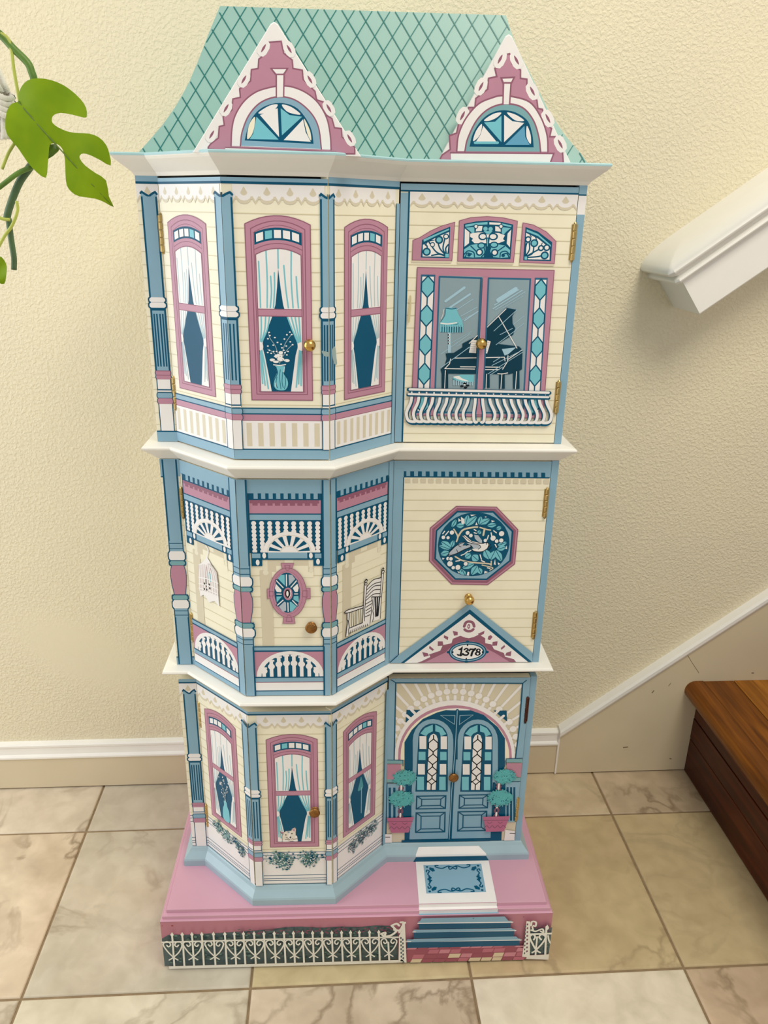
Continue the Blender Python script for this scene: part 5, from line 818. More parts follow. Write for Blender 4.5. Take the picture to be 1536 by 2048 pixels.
(column, [0.11479, [-1], [[0.28943, 0.28129, 'notch', 1], [0.28211, 0.177, 'shaft', 1], [0.177, 0.17005, 'ring', 1.05], [0.17005, 0.16394, 'ring', 1.1], [0.16394, 0.08527, 'flute', 1.02], [0.08527, 0.07702, 'pink', 1], [0.07702, 0.06596, 'box', 0.92], [0.0678, 0.06503, 'boxl', 0.92], [0.06411, 0.05576, 'bband', 1], [0.05576, 0.04737, 'pband', 1], [0.04737, 0.00099, 'box', 0.92]], 0.0115], {}),
]),
('bayf', 1): ([-0.11308, -0.40298, 0.13472], [1.0, 0.0, 0.0], [0, 0, 1], 0.11302, 0.30732, [
(siding, [0, 0.11302, 0.058, 0.28313, 0.0155], {}),
(lace, [0.0115, 0.10902, 0.30026, 0.01903, 4], {}),
('painted_top_band', [('p','blue',0,[0,3015,1130,3015,1130,3073,0,3073]),('p','deep',0,[0,3002,1130,3002,1130,3027,0,3027])]),
('painted_skirting', [('p','white',0,[115,0,1042,0,1042,625,115,625]),('p','deep',0,[115,606,1042,606,1042,617,115,617]),('p','deep',0,[115,555,1042,555,1042,566,115,566]),('p','deep',0,[115,490,1042,490,1042,501,115,501]),('p','deep',0,[115,170,1042,170,1042,181,115,181]),('p','deep',0,[115,108,1042,108,1042,119,115,119]),('p','deep',0,[115,70,1042,70,1042,81,115,81]),('p','deep',0,[115,8,1042,8,1042,19,115,19])]),
(window, [0.02342, 0.09355, 0.0715, 0.2599], {'panes': 'wawww'}),
('painted_cat', [('p','fawn',0,[407,820,409,927,419,951,376,1016,441,995,465,1015,540,1020,559,1055,592,1075,613,1054,607,978,604,931,623,919,631,877,631,823]),('p','pink',0,[383,1007,432,989,408,957]),('p','pink',0,[559,1026,595,1060,591,996]),('s','brown',6,[376,1013,408,957,441,992,465,1012,540,1017,583,1072,613,1048,607,972]),('p','grey',0,[474,1003,516,1006,520,961,502,973]),('q','white',0,[511,973,525,961,529,902,556,878,518,855,496,902]),('q','white',0,[419,844,504,843,518,819,416,817]),('q','white',0,[575,854,622,853,633,820,569,821]),('p','white',0,[594,913,623,919,624,877,585,877]),('e','ink',0,[464,941,9,13]),('e','ink',0,[551,961,11,9]),('e','ink',0,[528,896,14,13]),('t','brown',7,[463,897,500,873,518,849]),('t','brown',8,[452,855,481,855,509,843]),('t','brown',8,[565,854,594,860,627,868]),('t','brown',6,[523,878,537,860,561,878]),('t','brown',5,[409,820,409,927,431,962])]),
(bush, [[[0.03775, 0.05156, 0.019, 0.013], [0.04051, 0.04406, 0.013, 0.014], [0.0815, 0.05289, 0.017, 0.012], [0.07997, 0.04546, 0.009, 0.012]], 260, 12], {'dots': 70}),
(column, [0, [1], [[0.28943, 0.28129, 'notch', 1], [0.28211, 0.177, 'shaft', 1], [0.177, 0.17005, 'ring', 1.05], [0.17005, 0.16394, 'ring', 1.1], [0.16394, 0.08527, 'flute', 1.02], [0.08527, 0.07702, 'pink', 1], [0.07702, 0.06596, 'box', 0.92], [0.0678, 0.06503, 'boxl', 0.92], [0.06411, 0.05576, 'bband', 1], [0.05576, 0.04737, 'pband', 1], [0.04737, 0.00099, 'box', 0.92]], 0.0115], {}),
(column, [0.11302, [-1], [[0.28943, 0.28129, 'notch', 1], [0.28211, 0.177, 'shaft', 1], [0.177, 0.17005, 'ring', 1.05], [0.17005, 0.16394, 'ring', 1.1], [0.16394, 0.08527, 'flute', 1.02], [0.08527, 0.07702, 'pink', 1], [0.07702, 0.06596, 'box', 0.92], [0.0678, 0.06503, 'boxl', 0.92], [0.06411, 0.05576, 'bband', 1], [0.05576, 0.04737, 'pband', 1], [0.04737, 0.00099, 'box', 0.92]], 0.0088], {}),
]),
('bayr', 1): ([-6e-05, -0.40298, 0.13472], [0.71466, 0.69947, 0.0], [0, 0, 1], 0.11326, 0.30732, [
(siding, [0, 0.11326, 0.058, 0.28313, 0.0155], {}),
(lace, [0.002, 0.10726, 0.30026, 0.01903, 4], {}),
('painted_top_band', [('p','blue',0,[0,3015,1133,3015,1133,3073,0,3073]),('p','deep',0,[0,3002,1133,3002,1133,3027,0,3027])]),
('painted_skirting', [('p','white',0,[85,0,1093,0,1093,625,85,625]),('p','deep',0,[85,606,1093,606,1093,617,85,617]),('p','deep',0,[85,555,1093,555,1093,566,85,566]),('p','deep',0,[85,490,1093,490,1093,501,85,501]),('p','deep',0,[85,170,1093,170,1093,181,85,181]),('p','deep',0,[85,108,1093,108,1093,119,85,119]),('p','deep',0,[85,70,1093,70,1093,81,85,81]),('p','deep',0,[85,8,1093,8,1093,19,85,19])]),
(window, [0.02278, 0.09039, 0.07166, 0.25976], {'panes': 'wwwaw', 'thin': 0.8}),
('painted_lamp_in_window', [('q','lampgreen',0,[525,1394,633,1394,613,1544,586,1619,559,1525]),('s','paleblue',12,[600,1413,600,942])]),
(bush, [[[0.06193, 0.04748, 0.017, 0.013], [0.08361, 0.0488, 0.012, 0.011], [0.04299, 0.04373, 0.009, 0.014]], 190, 13, ['slate', 'grey', 'sage2'], 60], {}),
(column, [0, [1], [[0.28943, 0.28129, 'notch', 1], [0.28211, 0.177, 'shaft', 1], [0.177, 0.17005, 'ring', 1.05], [0.17005, 0.16394, 'ring', 1.1], [0.16394, 0.08527, 'flute', 1.02], [0.08527, 0.07702, 'pink', 1], [0.07702, 0.06596, 'box', 0.92], [0.0678, 0.06503, 'boxl', 0.92], [0.06411, 0.05576, 'bband', 1], [0.05576, 0.04737, 'pband', 1], [0.04737, 0.00099, 'box', 0.92]], 0.0085], {}),
('painted_corner_post', [('p','blue',0,[1078,0,1133,0,1133,2888,1078,2888]),('p','deep',0,[1069,0,1081,0,1081,2888,1069,2888])]),
]),
('door', 1): ([0.08088, -0.32376, 0.13472], [1.0, 0.0, 0.0], [0, 0, 1], 0.21112, 0.30732, [
('painted_fretwork', [('p','tan',0,[0,0,2111,0,2111,3073,0,3073]),('s','white',47,[261,1743,149,1752]),('s','white',40,[40,1761,-638,1818]),('e','tan',0,[74,1759,59,63]),('e','white',0,[74,1759,53,55]),('s','white',47,[269,1863,158,1889]),('s','white',40,[51,1915,-615,2072]),('e','tan',0,[85,1907,59,63]),('e','white',0,[85,1907,52,55]),('s','white',47,[289,1980,182,2022]),('s','white',40,[78,2063,-566,2316]),('e','tan',0,[111,2050,59,62]),('e','white',0,[111,2050,52,54]),('s','white',47,[322,2091,219,2148]),('s','white',40,[120,2204,-491,2547]),('e','tan',0,[151,2187,59,62]),('e','white',0,[151,2187,52,54]),('s','white',47,[366,2195,270,2266]),('s','white',40,[177,2335,-394,2762]),('e','tan',0,[206,2314,58,61]),('e','white',0,[206,2314,52,53]),('s','white',47,[420,2290,332,2374]),('s','white',40,[247,2456,-276,2957]),('e','tan',0,[274,2430,58,61]),('e','white',0,[274,2430,52,53]),('s','white',47,[485,2375,406,2470]),('s','white',40,[329,2563,-138,3130]),('e','tan',0,[353,2534,58,61]),('e','white',0,[353,2534,51,53]),('s','white',47,[558,2448,489,2554]),('s','white',40,[423,2656,17,3280]),('e','tan',0,[443,2624,58,60]),('e','white',0,[443,2624,51,53]),('s','white',47,[638,2509,581,2623]),('s','white',40,[525,2733,186,3404]),('e','tan',0,[543,2699,58,60]),('e','white',0,[543,2699,51,52]),('s','white',47,[725,2558,680,2678]),('s','white',40,[636,2794,367,3500]),('e','tan',0,[649,2757,58,60]),('e','white',0,[649,2757,51,52]),('s','white',47,[817,2592,784,2717]),('s','white',40,[752,2837,558,3569]),('e','tan',0,[762,2799,58,60]),('e','white',0,[762,2799,51,52]),('s','white',47,[913,2612,893,2739]),('s','white',40,[874,2862,756,3609]),('e','tan',0,[880,2823,58,60]),('e','white',0,[880,2823,51,52]),('s','white',47,[1011,2617,1004,2745]),('s','white',40,[997,2868,958,3620]),('e','tan',0,[999,2830,58,60]),('e','white',0,[999,2830,51,52]),('s','white',47,[1109,2608,1116,2735]),('s','white',40,[1122,2857,1162,3601]),('e','tan',0,[1120,2819,58,60]),('e','white',0,[1120,2819,51,52]),('s','white',47,[1207,2584,1227,2708]),('s','white',40,[1246,2827,1364,3553]),('e','tan',0,[1240,2790,58,60]),('e','white',0,[1240,2790,51,52]),('s','white',47,[1303,2546,1336,2665]),('s','white',40,[1368,2779,1563,3476]),('e','tan',0,[1358,2743,58,60]),('e','white',0,[1358,2743,51,52]),('s','white',47,[1395,2494,1441,2606]),('s','white',40,[1485,2714,1754,3372]),('e','tan',0,[1471,2680,58,60]),('e','white',0,[1471,2680,51,52]),('s','white',47,[1482,2430,1540,2533]),('s','white',40,[1596,2632,1937,3241]),('e','tan',0,[1578,2601,58,60]),('e','white',0,[1578,2601,51,53]),('s','white',47,[1563,2353,1632,2446]),('s','white',40,[1699,2535,2107,3085]),('e','tan',0,[1678,2507,58,61]),('e','white',0,[1678,2507,51,53]),('s','white',47,[1636,2265,1716,2346]),('s','white',40,[1792,2425,2263,2905]),('e','tan',0,[1768,2400,58,61]),('e','white',0,[1768,2400,52,53]),('s','white',47,[1701,2168,1789,2236]),('s','white',40,[1875,2301,2402,2705]),('e','tan',0,[1848,2281,58,62]),('e','white',0,[1848,2281,52,54]),('s','white',47,[1756,2062,1852,2116]),('s','white',40,[1945,2167,2522,2487]),('e','tan',0,[1916,2151,59,62]),('e','white',0,[1916,2151,52,54]),('s','white',47,[1800,1950,1903,1988]),('s','white',40,[2002,2025,2620,2252]),('e','tan',0,[1971,2013,59,63]),('e','white',0,[1971,2013,52,54]),('s','white',47,[1833,1832,1940,1854]),('s','white',40,[2045,1875,2695,2006]),('e','tan',0,[2012,1869,59,63]),('e','white',0,[2012,1869,52,55]),('s','white',47,[1853,1712,1964,1716]),('s','white',40,[2072,1721,2745,1751]),('e','tan',0,[2038,1720,59,64]),('e','white',0,[2038,1720,53,55]),('p','deep',0,[291,2514,499,2510,282,2288]),('p','deep',0,[1594,2488,1793,2484,1816,2287]),('s','white',42,[355,2214,226,2313]),('s','white',42,[1709,2187,1829,2281]),('s','white',42,[408,2305,289,2420]),('s','white',42,[1646,2280,1754,2391]),('s','white',42,[470,2387,362,2517]),('s','white',42,[1576,2364,1670,2490])]),
('painted_arch', [('p','white',0,[134,1695,138,1829,158,1959,193,2084,243,2200,305,2308,381,2404,467,2487,563,2556,666,2611,776,2650,890,2672,1007,2678,1125,2667,1242,2640,1356,2597,1466,2538,1569,2465,1664,2378,1749,2279,1823,2169,1885,2050,1933,1924,1967,1793,1985,1659,1992,1576,137,1613]),('p','pink',0,[185,1694,189,1816,208,1934,241,2048,288,2154,347,2252,418,2339,500,2415,590,2478,689,2528,793,2563,901,2584,1012,2589,1124,2579,1234,2555,1342,2515,1446,2461,1543,2394,1633,2315,1713,2224,1783,2124,1841,2016,1886,1901,1918,1782,1934,1660,1941,1577,187,1612]),('p','cream',0,[224,1693,228,1808,245,1919,277,2026,322,2125,379,2217,447,2300,525,2371,612,2431,705,2478,805,2511,909,2530,1015,2535,1122,2526,1228,2502,1331,2465,1430,2414,1523,2351,1609,2276,1685,2191,1752,2097,1807,1995,1850,1887,1880,1775,1895,1660,1902,1578,226,1611]),('p','deep',0,[290,1486,276,1937,378,2156,538,2352,750,2466,880,2506,1246,2499,1450,2413,1682,2190,1805,1987,1844,1455]),('q','white',0,[880,2506,1045,2538,1246,2499])]),
('painted_double_door', [('p','deep',0,[279,1815,1820,1785,1900,-150,339,-143]),('p','blue',0,[418,1621,999,1609,1046,66,409,65]),('p','blue',0,[1069,1608,1660,1596,1713,67,1087,66]),('p','blue',0,[401,1975,408,2074,435,2165,481,2243,542,2301,614,2338,692,2349,772,2334,847,2295,913,2234,965,2155,1001,2062,1016,1963,1057,1178,428,1190]),('p','deep',0,[484,2014,489,2081,509,2144,543,2197,587,2237,640,2262,697,2270,756,2260,811,2233,859,2191,897,2136,922,2073,933,2005,979,999,472,1009]),('p','aqua',0,[511,2094,578,2192,692,2250,698,2130,632,2091,600,2042]),('p','aqua',0,[731,2249,837,2187,905,2076,822,2037,799,2108,736,2129]),('p','white',0,[508,1811,613,1808,604,2042,499,2044]),('p','white',0,[832,1804,930,1802,918,2035,821,2037]),('p','aqua',0,[502,1606,608,1604,602,1758,496,1760]),('p','aqua',0,[833,1599,932,1597,924,1751,826,1753]),('p','white',0,[502,1336,608,1333,600,1531,494,1534]),('p','white',0,[839,1329,939,1327,929,1525,830,1527]),('p','aqua',0,[499,1040,606,1038,596,1292,489,1294]),('p','aqua',0,[844,1033,945,1031,932,1285,833,1287]),('p','white',0,[645,1990,670,2060,711,2086,754,2059,779,1988,787,1039,649,1042]),('s','ink',17,[712,2059,715,1989]),('s','ink',17,[715,1989,786,1917,790,1825,719,1755,644,1828,644,1920,715,1989]),('s','ink',17,[719,1755,719,1714]),('s','ink',17,[719,1714,790,1641,792,1590,720,1519,646,1593,647,1644,719,1714]),('s','ink',17,[720,1519,720,1477]),('s','ink',17,[720,1477,792,1403,793,1372,721,1300,646,1375,648,1406,720,1477]),('s','ink',17,[721,1300,721,1258]),('s','ink',17,[721,1258,793,1183,792,1214,719,1142,644,1217,648,1186,721,1258]),('s','ink',17,[714,1142,715,1040]),('p','blue',0,[1084,1961,1089,2060,1114,2152,1159,2229,1218,2288,1290,2324,1368,2335,1447,2321,1523,2282,1590,2221,1644,2141,1681,2049,1699,1949,1754,1164,1125,1176]),('p','deep',0,[1166,2000,1169,2068,1188,2130,1221,2183,1265,2224,1317,2248,1374,2256,1432,2246,1488,2219,1537,2177,1576,2122,1603,2059,1615,1991,1680,985,1173,995]),('p','aqua',0,[1191,2080,1256,2179,1370,2236,1377,2116,1312,2078,1282,2028]),('p','aqua',0,[1408,2235,1516,2174,1585,2062,1504,2024,1479,2094,1416,2116]),('p','white',0,[1194,1797,1299,1795,1285,2028,1181,2030]),('p','white',0,[1517,1791,1615,1789,1599,2022,1502,2024]),('p','aqua',0,[1192,1592,1297,1590,1288,1744,1183,1746]),('p','aqua',0,[1522,1585,1621,1584,1611,1738,1512,1740]),('p','white',0,[1197,1322,1303,1320,1291,1518,1186,1520]),('p','white',0,[1534,1315,1633,1313,1620,1511,1521,1513]),('p','aqua',0,[1199,1026,1306,1024,1292,1278,1185,1280]),('p','aqua',0,[1545,1020,1645,1018,1628,1272,1528,1273]),('p','white',0,[1318,1977,1343,2047,1383,2072,1427,2045,1453,1974,1479,1025,1341,1028]),('s','ink',17,[1385,2046,1389,1976]),('s','ink',17,[1389,1976,1461,1903,1467,1812,1397,1742,1321,1815,1319,1906,1389,1976]),('s','ink',17,[1397,1742,1398,1701]),('s','ink',17,[1398,1701,1470,1628,1473,1576,1403,1505,1327,1579,1327,1631,1398,1701]),('s','ink',17,[1403,1505,1404,1464]),('s','ink',17,[1404,1464,1477,1389,1479,1358,1408,1286,1331,1361,1333,1392,1404,1464]),('s','ink',17,[1408,1286,1409,1244]),('s','ink',17,[1409,1244,1482,1169,1480,1201,1409,1128,1332,1204,1337,1172,1409,1244]),('s','ink',17,[1404,1129,1406,1027]),('c','paleblue',8,[802,2416,1018,2411,1018,2253]),('c','paleblue',8,[1093,2410,1292,2416,1093,2246]),('s','deep',49,[1050,2499,1053,1800,1049,997]),('s','deep',30,[1049,997,1039,-44]),('s','paleblue',9,[1050,2499,1053,1800,1040,998,1048,-44]),('c','deep',20,[497,922,952,924,956,675,498,674]),('c','deep',16,[577,860,878,860,875,735,578,733]),('s','deep',16,[497,922,577,860]),('s','deep',16,[952,924,878,860]),('s','deep',16,[956,675,875,735]),('s','deep',16,[498,674,578,733]),('c','deep',20,[1168,929,1614,931,1623,675,1174,673]),('c','deep',16,[1249,867,1541,867,1541,735,1252,733]),('s','deep',16,[1168,929,1249,867]),('s','deep',16,[1614,931,1541,867]),('s','deep',16,[1623,675,1541,735]),('s','deep',16,[1174,673,1252,733]),('c','deep',20,[499,597,955,598,966,210,504,208]),('c','deep',16,[579,529,881,528,884,277,585,275]),('s','deep',16,[499,597,579,529]),('s','deep',16,[955,598,881,528]),('s','deep',16,[966,210,884,277]),('s','deep',16,[504,208,585,275]),('c','deep',20,[1163,605,1615,606,1632,223,1175,221]),('c','deep',16,[1245,536,1541,536,1549,290,1254,288]),('s','deep',16,[1163,605,1245,536]),('s','deep',16,[1615,606,1541,536]),('s','deep',16,[1632,223,1549,290]),('s','deep',16,[1175,221,1254,288]),('p','deep',0,[284,55,1714,59,1708,-12,286,-4])]),
('painted_door_surround', [('p','blue',0,[-4,3060,121,2991,132,1613,22,1615]),('p','blue',0,[1994,2963,2108,3065,2172,1614,1994,1617]),('p','blue',0,[4,3079,2111,3071,1995,2953,121,2986]),('s','deep',19,[118,2986,127,1613]),('s','deep',19,[121,2989,1994,2963]),('s','deep',19,[1994,2963,2008,2184,1994,1617]),('s','deep',15,[54,3040,121,2989]),('s','deep',15,[2047,3015,1994,2963]),('p','sage',0,[19,1551,264,1546,262,1609,18,1614]),('s','deep',11,[28,1619,262,1609,266,1502]),('p','pink',0,[26,1256,239,1252,230,1537,20,1541]),('p','sage',0,[27,1199,372,1193,370,1250,26,1256]),('s','deep',11,[28,1187,230,1193]),('p','blue',0,[41,413,429,405,403,1167,24,1174]),('p','deep',0,[68,412,106,411,89,1098,52,1099]),('p','deep',0,[141,411,178,410,160,1097,123,1098]),('p','deep',0,[224,409,261,408,241,1095,205,1096]),('p','deep',0,[244,370,430,366,403,1167,221,1171]),('p','blue',0,[265,1032,316,1031,312,1169,261,1170]),('p','sage',0,[1853,1544,2108,1539,2102,1607,1848,1612]),('s','deep',11,[1857,1495,1848,1612,2101,1621]),('p','pink',0,[1884,1269,2122,1265,2101,1529,1864,1534]),('p','sage',0,[1870,1188,2123,1183,2117,1255,1864,1260]),('s','deep',11,[1911,1180,2113,1183]),('p','blue',0,[1763,392,2167,384,2104,1171,1709,1179]),('p','deep',0,[1731,419,1927,415,1873,1151,1680,1154]),('p','deep',0,[1946,414,1979,414,1929,1075,1896,1076]),('p','deep',0,[2001,413,2034,413,1984,1074,1951,1074]),('p','deep',0,[2053,412,2086,412,2034,1073,2002,1073]),('s','deep',18,[24,1174,30,191]),('p','white',0,[17,7,128,5,124,184,13,186]),('s','ink',13,[15,126,94,124]),('p','white',0,[1940,233,2098,204,2104,-2,1936,10]),('s','ink',13,[2019,158,2102,151])]),
(topiary, [-0.02312, 0.16124, 0.0002, 262, 165, 85, 245, 362, 90, [135, 346, 545], 1], {}),
(topiary, [-0.02363, 0.15882, 0.0002, 1040, 150, 80, 1022, 350, 92, [895, 1110, 532], 2], {}),
]),
('edge', 1): ([0.292, -0.32376, 0.13472], [1.0, 0.0, 0.0], [0, 0, 1], 0.00925, 0.30732, [
('painted_post', [('p','blue',0,[0,0,93,0,93,3073,0,3073])]),
]),
'gable_left': ([-0.13888, -0.41298, 1.1298], [1.0, 0.0, 0.0], [0, 0, 1], 0.17327, 0.11894, [
('painted_bargeboard', [('p','pink',0,[164,53,192,85,273,142,287,247,339,260,331,338,423,401,437,501,514,518,509,594,621,665,634,767,701,779,710,860,773,906,818,1010,935,1021,957,919,1040,862,1046,788,1139,775,1146,693,1263,590,1279,514,1356,493,1372,378,1433,348,1458,263,1528,257,1536,178,1667,86,1668,25,612,7,164,37]),('c','rose',14,[164,53,192,85,273,142,287,247,339,260,331,338,423,401,437,501,514,518,509,594,621,665,634,767,701,779,710,860,773,906,818,1010,935,1021,957,919,1040,862,1046,788,1139,775,1146,693,1263,590,1279,514,1356,493,1372,378,1433,348,1458,263,1528,257,1536,178,1667,86,1668,25,612,7,164,37]),('s','white',100,[743,932,777,983]),('q','rose',0,[735,920,770,952,785,994,750,962]),('s','white',100,[998,981,1029,932]),('q','rose',0,[990,993,1003,951,1036,921,1024,962]),('s','white',100,[537,652,572,704]),('q','rose',0,[529,640,565,673,580,716,544,683]),('s','white',100,[1198,720,1230,669]),('q','rose',0,[1190,731,1203,689,1237,658,1224,700]),('s','white',100,[347,389,382,442]),('q','rose',0,[338,377,375,410,391,454,354,421]),('s','white',100,[1386,466,1419,415]),('q','rose',0,[1378,478,1391,435,1426,403,1413,446]),('s','white',100,[188,145,224,198]),('q','rose',0,[179,132,216,166,233,211,196,177]),('s','white',100,[1598,194,1632,141]),('q','rose',0,[1590,206,1604,161,1640,129,1625,173])]),
('painted_arch_window', [('p','white',0,[398,70,403,125,407,180,415,231,425,275,437,316,455,356,480,399,511,442,546,481,584,514,625,543,668,568,713,586,760,601,805,612,846,621,885,627,924,630,963,631,1002,629,1043,622,1087,610,1133,594,1178,573,1220,548,1260,518,1296,484,1329,442,1358,396,1381,347,1397,296,1407,242,1415,191,1419,145,1421,101,1423,57]),('t','rose',14,[398,70,415,231,455,356,546,481,668,568,805,612,924,630,1043,622,1178,573,1296,484,1381,347,1415,191,1423,57]),('p','blue',0,[493,73,498,104,502,136,507,168,516,202,530,240,548,281,568,322,592,359,618,393,648,425,680,453,716,477,755,497,799,514,844,525,887,532,930,534,974,530,1016,522,1057,509,1098,489,1139,464,1176,435,1209,405,1237,374,1259,342,1278,307,1294,267,1305,221,1312,169,1317,115,1323,62]),('t','rose',14,[493,73,516,202,592,359,716,477,887,532,1057,509,1209,405,1294,267,1323,62]),('p','deep',0,[539,124,548,156,557,188,567,220,579,250,592,280,607,308,623,336,643,360,665,383,690,405,718,424,748,440,784,454,823,466,863,474,903,477,942,476,983,470,1021,461,1056,447,1086,430,1112,408,1135,383,1157,357,1177,329,1196,298,1212,266,1224,234,1232,203,1237,171,1240,140,1243,108]),('q','white',0,[686,380,800,449,885,462,850,412,780,382]),('q','white',0,[928,463,1022,443,1115,379,1037,382,969,407]),('q','cream',0,[565,140,588,266,651,345,642,252,610,173]),('q','cream',0,[1148,341,1207,234,1219,139,1180,202]),('p','aqua',0,[668,346,885,140,591,138,628,189]),('p','white',0,[703,362,884,428,891,164]),('p','aqua',0,[915,429,1003,369,1131,357,920,180]),('p','white',0,[1139,333,1163,217,1214,127,937,136])]),
('painted_keystone', [('p','white',0,[880,731,952,733,942,533,879,527]),('s','rose',14,[874,527,880,731]),('s','rose',14,[947,533,957,733]),('p','white',0,[831,782,992,786,952,733,876,731]),('c','rose',14,[831,782,992,786,952,733,876,731])]),
('painted_sill', [('p','rose',0,[337,60,1475,42,1475,26,336,41]),('p','white',0,[337,49,1475,34,1466,-63,339,-71])]),
]),
'gable_right': ([0.12385, -0.33376, 1.13285], [1.0, 0.0, 0.0], [0, 0, 1], 0.15262, 0.12647, [
('painted_bargeboard', [('p','pink',0,[19,15,39,53,129,112,112,252,193,281,209,374,307,450,312,541,384,543,389,634,515,727,518,834,608,854,582,933,651,953,693,1068,733,1077,770,982,866,923,872,843,944,836,953,738,1074,632,1092,551,1144,543,1189,397,1266,352,1253,268,1316,270,1333,195,1414,121,1437,-2,1301,-15,42,-32]),('c','rose',17,[19,15,39,53,129,112,112,252,193,281,209,374,307,450,312,541,384,543,389,634,515,727,518,834,608,854,582,933,651,953,693,1068,733,1077,770,982,866,923,872,843,944,836,953,738,1074,632,1092,551,1144,543,1189,397,1266,352,1253,268,1316,270,1333,195,1414,121,1437,-2,1301,-15,42,-32]),('s','white',120,[617,991,648,1053]),('q','rose',0,[609,977,645,1017,655,1068,619,1028]),('s','white',120,[794,1048,834,988]),('q','rose',0,[784,1062,801,1012,844,974,826,1024]),('s','white',120,[422,720,454,783]),('q','rose',0,[415,706,451,746,462,798,425,757]),('s','white',120,[995,752,1036,690]),('q','rose',0,[985,766,1003,715,1046,676,1028,727]),('s','white',120,[233,426,266,490]),('q','rose',0,[225,410,263,452,273,505,236,463]),('s','white',120,[1193,484,1236,421]),('q','rose',0,[1184,499,1202,447,1246,407,1227,459]),('s','white',120,[1360,228,1403,164]),('q','rose',0,[1350,243,1369,190,1413,149,1394,202])]),
('painted_arch_window', [('p','white',0,[203,98,204,140,205,181,207,222,215,263,227,305,244,348,264,390,288,431,317,472,350,512,386,549,422,580,462,604,505,622,546,636,582,648,608,656,629,662,649,666,672,668,699,669,727,669,758,667,795,662,841,655,894,646,947,632,994,612,1034,584,1069,549,1101,510,1130,469,1158,426,1182,380,1203,332,1220,286,1231,242,1237,199,1241,157,1247,114]),('t','rose',17,[203,98,215,263,288,431,422,580,582,648,672,668,795,662,994,612,1130,469,1220,286,1247,114]),('p','sage',0,[296,97,301,128,304,159,309,192,320,228,337,273,359,323,384,372,412,416,442,452,475,485,510,514,548,538,590,557,635,572,682,583,729,588,777,588,826,583,873,572,916,556,955,532,991,502,1023,467,1051,431,1075,392,1096,350,1113,307,1128,265,1140,226,1148,188,1155,150,1163,112]),('t','rose',17,[296,97,320,228,412,416,548,538,729,588,916,556,1051,431,1128,265,1163,112]),('p','deep',0,[346,145,352,180,358,215,366,250,379,286,398,322,421,360,447,396,473,426,501,451,530,472,560,489,592,502,624,513,656,519,690,523,724,524,757,522,792,518,826,511,859,500,894,485,929,467,962,445,990,420,1011,389,1028,354,1042,317,1054,282,1063,250,1069,218,1074,187,1079,155]),('q','white',0,[494,418,593,484,684,499,636,449,556,415]),('q','white',0,[746,501,850,481,948,425,845,426]),('q','white',0,[384,202,409,305,472,380,458,269]),('q','white',0,[983,374,1033,282,1041,188,987,262]),('p','aqua',0,[496,396,619,406,687,468,706,200]),('p','white',0,[488,362,665,189,406,184,463,269]),('p','white',0,[717,478,814,416,950,401,737,200]),('p','glassblue',0,[956,373,972,262,1031,179,750,173]),('s','aqua',27,[405,187,665,193])]),
('painted_keystone', [('p','white',0,[687,794,770,796,774,585,695,583]),('s','rose',17,[695,583,687,794]),('s','rose',17,[770,585,770,796]),('p','white',0,[659,841,801,850,775,796,683,794]),('c','rose',17,[659,841,801,850,775,796,683,794])]),
('painted_sill', [('p','white',0,[135,78,1316,96,1290,-15,147,-39]),('s','rose',17,[135,78,1316,96,1288,8])]),
]),
'base_front': ([-0.25308, -0.42784, 0.004], [1.0, 0.0, 0.0], [0, 0, 1], 0.58587, 0.08958, [
('painted_hedge', [('p','hedge',0,[-2,554,105,631,370,623,714,638,1108,660,1317,671,1655,702,1836,731,2067,734,2348,702,2678,715,2932,698,3183,724,3460,702,3517,538,3537,13,2455,5,1133,-6,-9,-21])]),
(dabs, ['painted_hedge', 1, 420, ['hedge2', 'hedge3', 'hedge', 'hedge2'], 0.00391, 0.3493, 0.00913, 0.0633, 0.00019, 0.0012, 0.00329, 0.0009, 0.0024], {}),
(dabs, ['painted_hedge', 2, 150, ['plum', 'plum2', 'hedge'], 0.11116, 0.34718, 0.06432, 0.07391, -0.01029, 0.0012, 0.0027, 0.0006, 0.0015], {}),
('painted_hedge', [('p','hedge',0,[5495,635,5869,646,5917,100,5535,86])]),
(dabs, ['painted_hedge', 3, 60, ['hedge2', 'hedge3'], 0.55437, 0.58731, 0.01087, 0.04381, -0.02888, 0.00104, 0.00249, 0.00083, 0.00187], {}),
(dabs, ['painted_hedge', 4, 30, ['plum', 'plum2', 'hedge'], 0.5611, 0.5845, 0.05739, 0.07112, -0.031, 0.00104, 0.00187, 0.00062, 0.00124], {}),
('painted_front_steps', [('p','blue',0,[3909,992,5055,977,5203,769,3819,790]),('p','blue',0,[3825,840,5224,805,5246,763,3813,808]),('p','navy',0,[3820,799,5217,778,5219,666,3830,681]),('s','white',19,[3813,797,5244,777]),('p','blue',0,[3757,672,5285,635,5307,593,3745,640]),('p','navy',0,[3752,630,5278,607,5282,483,3763,499]),('s','white',19,[3745,628,5305,607]),('p','blue',0,[3660,478,5383,438,5405,396,3647,446]),('p','navy',0,[3655,436,5376,410,5381,279,3665,298]),('s','white',19,[3648,434,5403,410]),('p','blue',0,[3828,670,5232,659,5288,612,3769,611]),('p','blue',0,[3758,485,5318,486,5377,420,3710,420])]),
